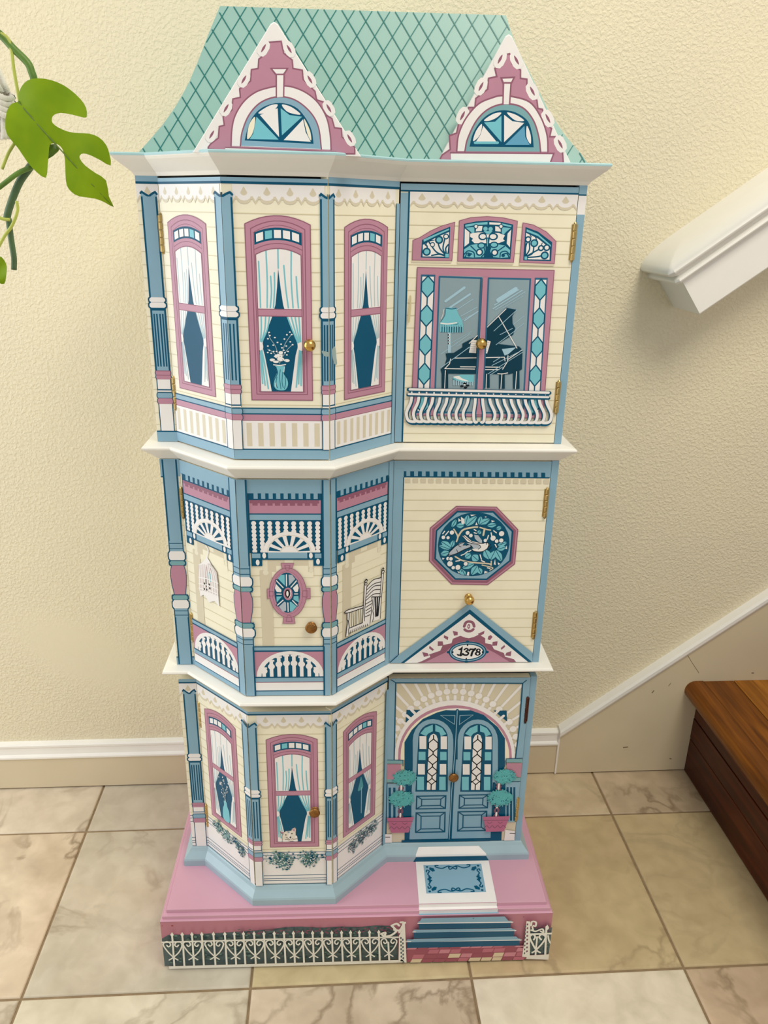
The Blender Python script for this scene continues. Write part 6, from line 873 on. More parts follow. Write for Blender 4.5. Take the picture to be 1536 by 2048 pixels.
('painted_brick_path', [('p','brickd',0,[3664,284,5391,298,5526,15,3660,14]),('p','brickc',0,[3670,300,3822,301,3792,273,3640,272]),('p','brickd',0,[3838,300,3985,300,3955,273,3808,272]),('p','bricka',0,[4001,299,4145,300,4116,272,3971,271]),('p','brickd',0,[4161,299,4312,299,4283,272,4131,271]),('p','brickd',0,[4327,298,4477,299,4448,271,4298,270]),('p','brickc',0,[4492,298,4635,298,4606,271,4463,270]),('p','brickc',0,[4650,297,4807,298,4779,270,4622,270]),('p','brickc',0,[4823,297,4983,297,4955,269,4794,269]),('p','bricka',0,[4998,296,5142,297,5114,269,4970,269]),('p','brickd',0,[5157,296,5323,296,5295,268,5129,268]),('p','brickc',0,[5338,295,5467,296,5459,268,5311,268]),('p','brickd',0,[3824,254,3993,254,3967,176,3797,176]),('p','bricka',0,[4009,254,4161,254,4135,176,3982,176]),('p','brickc',0,[4177,253,4333,254,4307,176,4151,175]),('p','bricka',0,[4348,253,4494,254,4469,176,4323,175]),('p','brickd',0,[4510,253,4663,253,4639,175,4485,175]),('p','brickd',0,[4679,252,4823,253,4799,175,4654,174]),('p','bricka',0,[4839,252,4997,252,4974,175,4815,174]),('p','bricka',0,[5013,251,5173,252,5150,174,4989,174]),('p','brickd',0,[5189,251,5349,251,5327,174,5166,173]),('p','brickc',0,[5365,250,5473,252,5470,174,5343,173]),('p','bricka',0,[3769,163,3938,164,3911,80,3742,79]),('p','brickd',0,[3953,163,4130,163,4104,79,3927,79]),('p','brickd',0,[4146,162,4305,163,4280,80,4120,79]),('p','brickb',0,[4321,162,4494,162,4469,79,4295,79]),('p','brickc',0,[4510,162,4671,162,4647,79,4485,79]),('p','brickd',0,[4687,162,4833,162,4810,79,4663,78]),('p','brickd',0,[4849,161,4993,162,4971,79,4825,78]),('p','brickb',0,[5009,161,5161,162,5138,79,4986,78]),('p','brickc',0,[5176,161,5349,161,5328,78,5154,78]),('p','bricka',0,[5365,160,5483,162,5481,79,5343,78]),('p','brickb',0,[3749,71,3905,72,3877,0,3721,-1]),('p','brickd',0,[3921,71,4083,72,4056,0,3893,-1]),('p','brickd',0,[4099,71,4266,71,4239,0,4072,-1]),('p','brickd',0,[4282,71,4457,71,4431,-1,4255,-1]),('p','bricka',0,[4472,71,4623,72,4598,0,4447,-1]),('p','brickb',0,[4639,70,4812,71,4788,-1,4613,-1]),('p','brickb',0,[4828,70,4982,71,4958,0,4803,-1]),('p','brickb',0,[4997,70,5140,71,5116,0,4973,-1]),('p','brickd',0,[5156,70,5310,71,5287,-1,5132,-1]),('p','bricka',0,[5325,70,5494,70,5474,-1,5302,-1])]),
('painted_fence', [('p','fence',0,[73,53,3655,63,3657,10,80,-27]),('s','fence',30,[18,543,1677,551,3530,531]),('s','fence',27,[170,681,170,549,157,53]),('e','fence',0,[171,688,24,28]),('p','fence',0,[153,696,175,743,190,694]),('s','fence',27,[318,679,319,545,307,52]),('e','fence',0,[319,686,24,28]),('p','fence',0,[301,694,323,741,338,692]),('s','fence',27,[461,677,461,541,451,52]),('e','fence',0,[461,684,24,28]),('p','fence',0,[443,692,465,739,480,690]),('s','fence',27,[606,675,606,537,598,52]),('e','fence',0,[606,682,24,28]),('p','fence',0,[588,690,610,737,625,688]),('s','fence',27,[776,673,777,532,771,52]),('e','fence',0,[777,680,24,28]),('p','fence',0,[759,687,780,735,796,686]),('s','fence',27,[944,671,945,527,941,52]),('e','fence',0,[944,677,24,27]),('p','fence',0,[926,685,947,732,963,684]),('s','fence',27,[1082,669,1084,523,1081,52]),('e','fence',0,[1083,675,23,27]),('p','fence',0,[1065,683,1085,730,1101,682]),('s','fence',27,[1218,667,1219,519,1219,52]),('e','fence',0,[1218,674,23,27]),('p','fence',0,[1200,681,1220,728,1237,680]),('s','fence',27,[1374,665,1376,515,1377,52]),('e','fence',0,[1374,671,23,27]),('p','fence',0,[1356,679,1376,726,1393,678]),('s','fence',27,[1519,663,1521,510,1524,52]),('e','fence',0,[1519,669,23,27]),('p','fence',0,[1502,677,1521,724,1538,676]),('s','fence',27,[1672,660,1674,506,1678,52]),('e','fence',0,[1672,667,23,27]),('p','fence',0,[1654,675,1673,722,1690,674]),('s','fence',27,[1817,658,1819,502,1825,52]),('e','fence',0,[1817,665,23,27]),('p','fence',0,[1799,673,1818,720,1835,672]),('s','fence',27,[1956,657,1959,498,1966,52]),('e','fence',0,[1956,663,23,27]),('p','fence',0,[1938,671,1956,718,1974,670]),('s','fence',27,[2092,655,2095,494,2104,51]),('e','fence',0,[2092,661,23,27]),('p','fence',0,[2074,669,2092,716,2110,668]),('s','fence',27,[2241,653,2245,490,2254,51]),('e','fence',0,[2241,659,23,27]),('p','fence',0,[2223,667,2241,714,2259,666]),('s','fence',27,[2381,651,2386,486,2397,51]),('e','fence',0,[2381,657,23,27]),('p','fence',0,[2363,665,2381,712,2399,664]),('s','fence',27,[2527,649,2532,482,2544,51]),('e','fence',0,[2527,655,23,27]),('p','fence',0,[2509,663,2526,710,2544,662]),('s','fence',27,[2672,647,2677,477,2691,51]),('e','fence',0,[2672,653,23,27]),('p','fence',0,[2654,661,2671,708,2690,660]),('s','fence',27,[2807,645,2813,474,2827,51]),('e','fence',0,[2806,652,23,27]),('p','fence',0,[2789,659,2805,706,2824,658]),('s','fence',27,[2938,643,2945,470,2961,51]),('e','fence',0,[2938,650,23,27]),('p','fence',0,[2920,657,2937,704,2956,656]),('s','fence',27,[3090,641,3097,465,3114,51]),('e','fence',0,[3090,648,23,27]),('p','fence',0,[3072,655,3088,702,3107,654]),('s','fence',27,[3229,639,3237,461,3254,51]),('e','fence',0,[3229,646,23,27]),('p','fence',0,[3211,653,3227,700,3246,652]),('s','fence',27,[3375,440,3399,59]),('t','fence',21,[221,183,161,242,84,358,28,500,76,559,122,540,134,487,99,456,81,488]),('t','fence',21,[92,186,161,242,255,353,305,493,267,553,218,537,198,485,227,453,251,484]),('t','fence',21,[515,180,454,239,377,354,321,497,368,555,414,536,427,483,393,453,374,485]),('t','fence',21,[386,183,454,239,547,350,597,489,558,550,510,533,490,482,520,449,543,480]),('t','fence',21,[834,177,773,235,694,351,640,493,685,551,732,532,745,479,711,449,692,481]),('t','fence',21,[706,180,773,235,864,346,914,485,875,545,827,529,808,478,838,445,861,476]),('t','fence',21,[1143,174,1082,232,1002,347,948,489,993,547,1040,528,1053,476,1020,445,1000,477]),('t','fence',21,[1015,177,1082,232,1171,343,1221,481,1182,542,1134,526,1116,474,1146,442,1168,472]),('t','fence',21,[1437,171,1376,229,1295,344,1242,485,1286,543,1333,525,1347,472,1314,442,1294,474]),('t','fence',21,[1311,174,1376,229,1463,340,1514,478,1474,538,1427,522,1409,470,1440,438,1462,469]),('t','fence',21,[1738,168,1677,226,1595,341,1543,482,1586,539,1633,521,1647,468,1615,438,1595,470]),('t','fence',21,[1612,171,1677,226,1763,336,1814,474,1773,534,1726,518,1709,467,1740,435,1761,465]),('t','fence',21,[2025,165,1963,223,1881,338,1829,478,1872,536,1918,517,1933,465,1901,435,1881,466]),('t','fence',21,[1899,169,1963,223,2047,333,2098,471,2058,530,2011,514,1995,463,2026,431,2047,462]),('t','fence',21,[2313,162,2250,220,2167,334,2117,475,2158,532,2204,513,2220,461,2189,431,2168,463]),('t','fence',21,[2188,166,2250,220,2333,330,2385,467,2343,527,2297,511,2282,460,2313,428,2333,458]),('t','fence',21,[2602,160,2539,217,2455,331,2405,471,2446,528,2492,510,2508,458,2477,428,2457,459]),('t','fence',21,[2477,163,2539,217,2620,327,2672,463,2630,523,2584,507,2570,456,2601,424,2621,455]),('t','fence',21,[2884,157,2821,214,2737,328,2687,468,2727,525,2774,506,2790,454,2760,424,2739,456]),('t','fence',21,[2760,160,2821,214,2901,324,2953,460,2911,519,2865,504,2851,453,2883,421,2902,451]),('t','fence',21,[3171,154,3107,212,3022,325,2973,464,3013,521,3059,503,3076,451,3046,421,3025,452]),('t','fence',21,[3047,157,3107,212,3186,320,3238,456,3195,516,3150,500,3137,449,3168,417,3187,448]),('t','fence',21,[3451,151,3387,209,3301,322,3266,460,3304,517,3338,499,3355,447,3326,417,3304,449]),('t','fence',21,[3328,155,3387,209,3464,317,3504,453,3461,512,3429,496,3416,446,3447,414,3466,444]),('p','fence',0,[3536,572,3617,804,3665,10,3541,37]),('e','hedge',0,[3564,520,13,24]),('e','hedge',0,[3593,485,13,24]),('e','hedge',0,[3567,445,13,24]),('e','hedge',0,[3597,410,13,24]),('e','hedge',0,[3571,370,13,24]),('e','hedge',0,[3600,335,13,24]),('e','hedge',0,[3574,294,13,24]),('e','hedge',0,[3604,259,13,24]),('e','hedge',0,[3578,218,13,24]),('e','hedge',0,[3608,182,13,24]),('e','hedge',0,[3582,141,13,24]),('e','hedge',0,[3612,106,13,25]),('e','hedge',0,[3585,64,13,25]),('e','hedge',0,[3615,28,13,25]),('p','ink',0,[3571,44,3612,43,3611,71,3570,72]),('t','fence',36,[3263,614,3325,639,3314,578,3284,593]),('t','fence',36,[3302,562,3403,576,3487,657,3459,725,3419,777]),('t','fence',36,[3419,777,3492,814,3532,773]),('t','fence',36,[3538,639,3593,788,3616,830]),('t','fence',36,[3460,692,3536,673]),('t','fence',36,[3553,839,3591,831,3583,738,3548,689]),('p','fence',0,[5525,98,5941,111,5888,-6,5507,27]),('p','fence',0,[5449,807,5509,794,5565,50,5442,77,5454,487]),('e','plum',0,[5470,738,13,21]),('e','hedge',0,[5445,700,10,21]),('e','plum',0,[5476,661,13,21]),('e','hedge',0,[5449,623,10,21]),('e','plum',0,[5481,583,13,21]),('e','hedge',0,[5453,545,10,21]),('e','plum',0,[5486,505,14,21]),('e','hedge',0,[5457,466,10,21]),('e','plum',0,[5491,426,14,21]),('e','hedge',0,[5461,387,10,21]),('e','plum',0,[5497,346,14,21]),('e','hedge',0,[5465,308,10,21]),('e','plum',0,[5502,267,14,21]),('e','hedge',0,[5469,228,10,21]),('e','plum',0,[5508,187,14,21]),('e','hedge',0,[5474,147,10,22]),('s','fence',35,[5498,536,5883,543]),('s','fence',31,[5764,684,5774,478,5802,67]),('e','fence',0,[5778,656,27,37]),('p','fence',0,[5753,673,5772,729,5803,671]),('s','fence',27,[5639,482,5648,71]),('t','fence',29,[5716,153,5649,213,5569,368,5526,485,5574,534,5609,482,5593,425]),('t','fence',29,[5593,156,5649,213,5739,363,5769,478,5709,530,5670,481,5708,422]),('t','fence',25,[5920,265,5837,383,5805,500]),('t','fence',27,[5527,714,5534,793,5594,780,5596,700,5561,713]),('t','fence',27,[5538,622,5608,597,5703,640,5729,571,5684,595]),('t','fence',27,[5547,690,5564,622])]),
('painted_chips', [('e','chip',0,[190,878,18,14]),('e','chip',0,[44,881,9,7]),('e','ink',0,[4640,884,8,7]),('e','ink',0,[5398,894,10,7]),('e','ink',0,[4003,989,14,7])]),
]),
'base_top': ([-0.24434, -0.41911, 0.10672], [1.0, 0.0, 0.0], [0, 1, 0], 0.56839, 0.12, [
('painted_carpet', [('p','white',0,[3764,868,4938,895,4925,7,3745,6])]),
('painted_doormat', [('p','blue',0,[3880,751,4807,757,4793,196,3874,192]),('t','deep',21,[4341,696,4268,719,4175,678,4083,700,4065,735,4111,735]),('t','deep',21,[4341,684,4294,655,4277,695,4314,707]),('t','deep',21,[3923,466,3960,511,3933,567,3962,625,3925,647,3915,613]),('t','deep',21,[3941,466,3978,494,3942,511]),('p','deep',0,[3972,705,4036,683,4054,625,4007,613,3989,636,3962,659]),('e','deep',0,[3935,711,20,19]),('t','deep',21,[4333,248,4259,226,4168,263,4076,241,4057,209,4103,209]),('t','deep',21,[4333,259,4288,286,4269,248,4305,237]),('t','deep',21,[3923,466,3959,421,3931,366,3958,311,3921,289,3912,322]),('t','deep',21,[3941,466,3978,438,3941,421]),('p','deep',0,[3966,235,4030,257,4049,312,4004,322,3985,301,3957,279]),('e','deep',0,[3929,230,20,18]),('t','deep',21,[4341,696,4416,720,4508,679,4601,703,4620,738,4574,738]),('t','deep',21,[4341,684,4387,656,4406,696,4369,708]),('t','deep',21,[4753,470,4717,515,4746,572,4720,629,4758,652,4766,618]),('t','deep',21,[4735,470,4698,498,4736,515]),('p','deep',0,[4713,710,4647,686,4627,628,4673,617,4692,640,4721,663]),('e','deep',0,[4750,716,21,19]),('t','deep',21,[4333,248,4406,227,4499,265,4591,244,4609,212,4563,211]),('t','deep',21,[4333,259,4380,286,4398,248,4361,237]),('t','deep',21,[4753,470,4715,425,4742,370,4712,315,4749,294,4759,326]),('t','deep',21,[4735,470,4697,442,4734,426]),('p','deep',0,[4701,239,4637,260,4620,315,4667,326,4684,304,4712,282]),('e','deep',0,[4738,234,20,18])]),
]),
}

def paint(key, parent, l=0, b=0, r=0, t=0):
    O, U, V, w, h, parts = ART[key]
    P = Panel(O, U, V, w, h, parent)
    if not isinstance(key, str) or key == 'base_front': P.clip = (l, b, w - r, h - t)
    for it in parts:
        if callable(it[0]):
            it[0](P, *it[1], **it[2])
        else:
            P.part(it[0]); P.data(it[1])
    P.build()

# ------------------------------------------------------------------ the house-shaped cabinet
cabinet = bpy.data.objects.new('house_cabinet', None); C.objects.link(cabinet)
cabinet.location = (0.00436, -5e-05, 0); cabinet.rotation_euler = (0, 0, -0.021816)
tag(cabinet, 'tall painted Victorian house shaped cabinet with green roof and pink base, standing before the wall', 'cabinet')
x0, xa, xb, xc, xd, xe, x1 = -0.22132, -0.19614, -0.11308, -6e-05, 0.08088, 0.292, 0.30125
y1, y2 = -0.32376, -0.40298
LV = {1: (0.13472, 0.44203), 2: (0.4664, 0.7733), 3: (0.79666, 1.10991)}
YB = -.020
PLAN = [(x0, YB), (x0, y1), (xa, y1), (xb, y2), (xc, y2), (xd, y1), (x1, y1), (x1, YB)]
def outline(o, z, yb=YB):
    out = []
    n = len(PLAN)
    for i in range(1, n - 1):
        a = Vector(PLAN[i]) - Vector(PLAN[i - 1]); c = Vector(PLAN[i + 1]) - Vector(PLAN[i])
        a.normalize(); c.normalize()
        na = Vector((a.y, -a.x)); nc = Vector((c.y, -c.x)); m = (na + nc) / (1 + na.dot(nc))
        p = Vector(PLAN[i]) - m * o * -1
        out.append((p.x, p.y, z))
    return [(out[0][0], yb, z)] + out + [(out[-1][0], yb, z)]

def stack(name, levels, m, parent=cabinet, yb=YB):
    b = bmesh.new()
    loft(b, [outline(o, z, yb) for z, o in levels])
    return obj(name, b, m, parent)

# carcass and its sides
stack('carcass', [(.108, -.0125), (1.13, -.0125)], M_dark)  # near-black colour puts the shade of the door gaps into the carcass
for nm, xx in (('side_panel', (x0, x0 + .0118)), ('side_panel', (x1 - .0090, x1))):
    for f in (1, 2, 3):
        b = bmesh.new(); box(b, xx[0], y1 + .0118, LV[f][0], xx[1], YB, LV[f][1])
        obj(nm, b, PM['cream' if nm == 'side_panel' and xx[0] == x0 else 'blue'], cabinet)
TH = .0115
def board(name, pts, z0, z1, m, e0=0.0, e1=0.0, label=None):
    """upright board following the plan polyline pts; e0,e1 pull its ends back from the neighbours"""
    p = [Vector(q) for q in pts]
    p[0] = p[0] + (p[1] - p[0]).normalized() * e0
    p[-1] = p[-1] + (p[-2] - p[-1]).normalized() * e1
    inn = []
    for i in range(len(p)):
        a = (p[i] - p[i - 1]) if i else (p[1] - p[0]); c = (p[i + 1] - p[i]) if i < len(p) - 1 else a
        if not i: a = c
        a = a.normalized(); c = c.normalized()
        na = Vector((-a.y, a.x)); nc = Vector((-c.y, c.x)); m_ = (na + nc) / (1 + na.dot(nc))
        inn.append(p[i] + m_ * TH)
    ring = p + inn[::-1]
    b = bmesh.new()
    loft(b, [[(q.x, q.y, z) for q in ring] for z in (z0, z1)])
    return obj(name, b, m, cabinet, label=label)

def lathe(b, c, axis, prof, seg=20):
    """prof: (distance along axis, radius)"""
    ax = Vector(axis).normalized(); u = ax.cross(Vector((0, 0, 1))).normalized(); v = u.cross(ax)
    rings = [[Vector(c) + ax * t + (u * math.cos(k * 2 * PI / seg) + v * math.sin(k * 2 * PI / seg)) * r for k in range(seg)] for t, r in prof]
    loft(b, rings)

def knob(parent, x, z, y, ornate, size=1.0):
    b = bmesh.new()
    pr = [(0, .0054), (.0010, .0054), (.0018, .0040), (.0030, .0034), (.0040, .0036)]
    R = .0070 * size
    if ornate:
        pr = [(0, .0062), (.0008, .0062), (.0014, .0046), (.0028, .0036), (.0040, .0058), (.0050, .0074), (.0064, .0078), (.0076, .0072), (.0084, .0058), (.0086, .0040), (.0092, .0026), (.0094, .0006)]
    else:
        pr += [(.0032 + R * (1 - math.cos(t)), max(.0006, R * math.sin(t))) for t in [PI * k / 14 for k in range(3, 15)]]
    lathe(b, (x, y, z), (0, -1, 0), pr, 24)
    return obj('knob', b, M_bronze if ornate else M_brass, parent, smooth=True)

def hinge(parent, x, za, zb, side, m):
    b = bmesh.new()
    n = 5
    h = (za - zb) / n
    for k in range(n):
        z = zb + k * h
        r = .0021
        rings = [[(x + rr * math.cos(t * 2 * PI / 12), y1 - .0016 + rr * math.sin(t * 2 * PI / 12), zz) for t in range(12)] for zz, rr in ((z + .0003, r * .8), (z + .0008, r), (z + h - .0008, r), (z + h - .0003, r * .8))]
        loft(b, rings)
    for sgn in (-1, 1):
        rings = [[(x + rr * math.cos(t * 2 * PI / 10), y1 - .0016 + rr * math.sin(t * 2 * PI / 10), zz) for t in range(10)] for zz, rr in ((za if sgn > 0 else zb, .0019), ((za + .0018) if sgn > 0 else (zb - .0018), .0008))]
        loft(b, rings)
    leaf_w = .0035
    box(b, x - leaf_w, y1 - .0006, zb + .001, x + leaf_w, y1 + .0002, za - .001)
    return obj('hinge', b, m, parent, smooth=False)

HINGE = {(3, 'l'): [(-0.19599, 1.06882, 1.02703), (-0.19488, 0.87962, 0.83911)], (3, 'r'): [(0.29073, 1.068, 1.02563), (0.28998, 0.87949, 0.83796)], (2, 'l'): [(-0.19575, 0.73384, 0.69245), (-0.19484, 0.54916, 0.50549)], (2, 'r'): [(0.28863, 0.73489, 0.69331), (0.28943, 0.54924, 0.50632)], (1, 'l'): [(-0.19295, 0.40402, 0.3605), (-0.19474, 0.21783, 0.17599)], (1, 'r'): [(0.28963, 0.4064, 0.36213), (0.29019, 0.22091, 0.17543)]}
KNOB = {(3, 'b'): (-0.02175, 0.93475), (3, 'd'): (0.18607, 0.92663), (2, 'b'): (-0.02514, 0.57207), (2, 'd'): (0.19175, 0.5728), (1, 'b'): (-0.02437, 0.27244), (1, 'd'): (0.18572, 0.26509)}
FL = {3: 'top', 2: 'middle', 1: 'bottom'}
for f in (3, 2, 1):
    za, zb = LV[f]
    GB, GT = {3: (.0014, .0022), 2: (.0009, .0009), 1: (.0012, .0012)}[f]
    m = PM['cream']
    o = board('pilaster_panel', [(x0, y1), (xa, y1)], za, zb, m, label='narrow panel left of the %s bay door, one blue painted column' % FL[f]); paint(('strip', f), o)
    o = board('bay_door', [(xa, y1), (xb, y2), (xc, y2)], za + GB, zb - GT, m, .0006, .0005,
              label='%s bent bay door, painted with %s' % (FL[f], {3: 'two curtained windows and a flower vase', 2: 'a porch, a bird cage and an oval window', 1: 'two curtained windows and a cat'}[f]))
    paint(('bayl', f), o, .0006, GB, 0, GT); paint(('bayf', f), o, 0, GB, .0005, GT)
    knob(o, KNOB[f, 'b'][0], KNOB[f, 'b'][1], y2, f < 3)
    for (hx, ha, hb) in HINGE[f, 'l']: hinge(o, hx, ha, hb, -1, M_hinge)
    o = board('bay_side_panel', [(xc, y2), (xd, y1)], za, zb, m, .0002, .0004,
              label='%s right side of the bay, painted with %s' % (FL[f], {3: 'a curtained window', 2: 'a porch and a white rocking chair', 1: 'a curtained window'}[f]))
    paint(('bayr', f), o)
    o = board('flat_door', [(xd, y1), (xe, y1)], za + GB, zb - GT, m, .0016, .0006,
              label='%s flat door, painted with %s' % (FL[f], {3: 'a grand piano behind a balcony', 2: 'an eight-sided bird window and a gable numbered 1378', 1: 'a blue arched double door between potted topiaries'}[f]))
    paint(('door', f), o, .0016, GB, .0006, GT)
    knob(o, KNOB[f, 'd'][0], KNOB[f, 'd'][1], y1, f == 1)
    for i, (hx, ha, hb) in enumerate(HINGE[f, 'r']): hinge(o, hx, ha, hb, 1, M_hingedark if (f, i) == (1, 0) else M_hinge)
    o = board('corner_panel', [(xe, y1), (x1, y1)], za, zb, PM['blue']); paint(('edge', f), o)

# ledges, cornice, bottom moulding
stack('ledge', [(LV[2][1] + .0005, .0002), (LV[3][0] - .0085, .0150), (LV[3][0] - .0075, .0165), (LV[3][0] - .0055, .0175), (LV[3][0] - .0038, .0170), (LV[3][0] - .0028, .0155), (LV[3][0] - .0003, -.0005)], M_ledge)
stack('ledge', [(LV[1][1] + .0100, .0002), (LV[1][1] + .0175, .0155), (LV[1][1] + .0188, .0172), (LV[1][1] + .0205, .0180), (LV[1][1] + .0225, .0172), (LV[1][1] + .0232, .0155), (LV[2][0] - .0003, -.0005)], M_ledge)
stack('cornice', [(LV[3][1], .0004), (LV[3][1] + .004, .0030), (LV[3][1] + .0165, .0175), (LV[3][1] + .0190, .0195), (LV[3][1] + .0200, .0200)], M_ledge)
stack('cornice_edge', [(LV[3][1] + .0200, .0203), (LV[3][1] + .0218, .0206), (LV[3][1] + .0228, .0198), (LV[3][1] + .0232, .0180)], M_capaqua)
mold = stack('base_moulding', [(.1067, .0125), (.1172, .0128), (.1200, .0118), (.1290, .0045), (.1330, .0022), (LV[1][0] - .0002, .0008)], M_mould)

# pink stepped base
bl, br, bf, bt, bb, s1i, s1z, s2i, s2z = -0.25308, 0.33279, -0.42784, 0.09358, 0.004, 0.00326, 0.09982, 0.00874, 0.10672
BB = -.026
b = bmesh.new()
def rr(i, z): return [(bl + i, bf + i, z), (br - i, bf + i, z), (br - i, BB, z), (bl + i, BB, z)]
loft(b, [rr(0, bt - .0008), rr(.0008, bt), rr(s1i, bt + .0002), rr(s1i, s1z - .0006), rr(s1i + .0006, s1z), rr(s2i, s1z + .0002), rr(s2i, s2z - .0006), rr(s2i + .0006, s2z)])
base_top = obj('base_top', b, M_pinkbase, cabinet)
b = bmesh.new()
loft(b, [rr(.0012, bb), rr(0, bb + .0012), rr(0, bt - .0009)])
base = obj('base_plinth', b, M_pinkshaded, cabinet)
paint('base_front', base)
paint('base_top', base_top)
for fx in (bl + .03, br - .03):
    for fy in (bf + .03, BB - .03):
        b = bmesh.new(); lathe(b, (fx, fy, 0), (0, .0001, 1), [(0, .011), (.001, .012), (bb + .0004, .012)], 16)
        obj('foot', b, M_dark, cabinet)
# painted carpet strip running over the step edges
def quads(name, qs, parent):
    b = bmesh.new(); mats = []
    for c, pts in qs:
        if c not in mats: mats.append(c)
        f = b.faces.new([b.verts.new(p) for p in pts]); f.material_index = mats.index(c)
    return obj(name, b, [PM[c] for c in mats], parent)
ca, cb = 0.13014, 0.24815
e = .0003
quads('painted_carpet_edge', [
    ('white', [(ca, bf + s2i - e, s1z + .0003), (cb, bf + s2i - e, s1z + .0003), (cb, bf + s2i - e, s2z), (ca, bf + s2i - e, s2z)]),
    ('white', [(ca, bf + s1i + .0006, s1z + e), (cb + .0006, bf + s1i + .0006, s1z + e), (cb + .0006, bf + s2i, s1z + e), (ca, bf + s2i, s1z + e)]),
    ('white', [(ca, bf + s1i - e, bt + .0004), (cb + .001, bf + s1i - e, bt + .0004), (cb + .001, bf + s1i - e, s1z), (ca, bf + s1i - e, s1z)]),
    ('blue', [(ca - .001, bf + .0008, bt + e + .0001), (cb + .002, bf + .0008, bt + e + .0001), (cb + .0015, bf + s1i - e, bt + e + .0001), (ca, bf + s1i - e, bt + e + .0001)])], base_top)
ys = y1 - .0128 - e; yt = y1 - .0045 - .0004; yk = y1 - .0118 - .0004
quads('painted_threshold', [
    ('white', [(ca + .0015, yk, .1203), (cb - .0035, yk, .1203), (cb - .0150, yt, .1293), (ca + .0065, yt, .1293)]),
    ('white', [(ca + .0015, ys, .1172), (cb - .0030, ys, .1172), (cb - .0035, yk, .1203), (ca + .0015, yk, .1203)]),
    ('deep', [(ca - .002, ys - .0001, .1068), (cb + .0015, ys - .0001, .1068), (cb - .0035, ys - .0001, .1160), (ca + .002, ys - .0001, .1160)])], mold)

# roof: mansard with hollow-curved ends
RL = [[-0.2148, -0.32987, 1.13244], [-0.20351, -0.32643, 1.14414], [-0.1866, -0.32096, 1.16272], [-0.17134, -0.31506, 1.18278], [-0.15717, -0.30812, 1.20639], [-0.14579, -0.30092, 1.23087], [-0.13271, -0.29177, 1.26198], [-0.12141, -0.28447, 1.28679]]
RR = [[0.29736, -0.32919, 1.13474], [0.26862, -0.32059, 1.164], [0.24945, -0.31308, 1.18954], [0.22904, -0.30253, 1.22539], [0.21357, -0.29495, 1.25116], [0.20578, -0.28981, 1.26866], [0.19917, -0.28467, 1.28613]]
def rx(tab, z):
    for (xa_, ya_, za_), (xb_, yb_, zb_) in zip(tab, tab[1:]):
        if z <= zb_: t = (z - za_) / (zb_ - za_); return xa_ + (xb_ - xa_) * t
    return tab[-1][0]
ZR0, ZR1 = LV[3][1] + .0225, 1.2868
def ryf(z): return -.330 + (z - 1.132) / .153 * .045
b = bmesh.new()
rings = []
N = 16
for i in range(N + 1):
    z = ZR0 + (ZR1 - ZR0) * i / N
    zl = max(z, RL[0][2]); zr = max(z, RR[0][2])
    l = rx(RL, zl); r = rx(RR, zr)
    rings.append([(l, YB, z), (l, ryf(z), z), (r, ryf(z), z), (r, YB, z)])
loft(b, rings)
roof = obj('roof', b, M_green, cabinet)
# painted diamond slates
O = Vector((0.0507, ryf(1.2606), 1.2606)); Vv = (Vector((0, ryf(1.28), 1.28)) - Vector((0, ryf(1.14), 1.14))).normalized()
P = Panel(O, (1, 0, 0), Vv, .4, .2, roof)
P.part('painted_diamond_slates')
pu, pv = .0200, .0318
for fam in (1, -1):
    for k in range(-24, 40):
        run = []
        for i in range(0, 121):
            v = -.145 + .20 * i / 120
            u = k * pu + fam * v * pu / pv
            q = O + Vv * v
            ok = ZR0 + .001 < q.z < ZR1 - .0005 and rx(RL, max(q.z, RL[0][2])) + .001 < u + O.x < rx(RR, max(q.z, RR[0][2])) - .001
            if ok: run.append((u, v))
            if (not ok or i == 120) and run:
                if len(run) > 1: P.stroke('roofline', .00115, [run[0], run[-1]])
                run = []
P.build()

# gables: white boards in front of small green dormers
for key, apx, yfront, lab in (('gable_left', 0.08701, y2 - .010, 'left gable board over the bay, painted with a half-round window'), ('gable_right', 0.07125, y1 - .010, 'right gable board, painted with a half-round window')):
    O, U, V, w, h, parts = ART[key]
    gx, gy, gz = O
    th = .012
    def tri(y, s=0.0):
        p = [(gx + s * 1.6, y, gz + (s * .3)), (gx + w - s * 1.6, y, gz + (s * .3)), (gx + apx + .0035, y, gz + h - s * 2 - .002), (gx + apx, y, gz + h - s * 2), (gx + apx - .0035, y, gz + h - s * 2 - .002)]
        return p
    b = bmesh.new()
    loft(b, [tri(yfront + th), tri(yfront + .001), tri(yfront, .0006)])
    g = obj('gable', b, PM['white'], cabinet, label=lab)
    paint(key, g)
    b = bmesh.new()
    loft(b, [tri(yfront + th, .002), tri(-.27, .002)])
    obj('dormer', b, M_green, g)

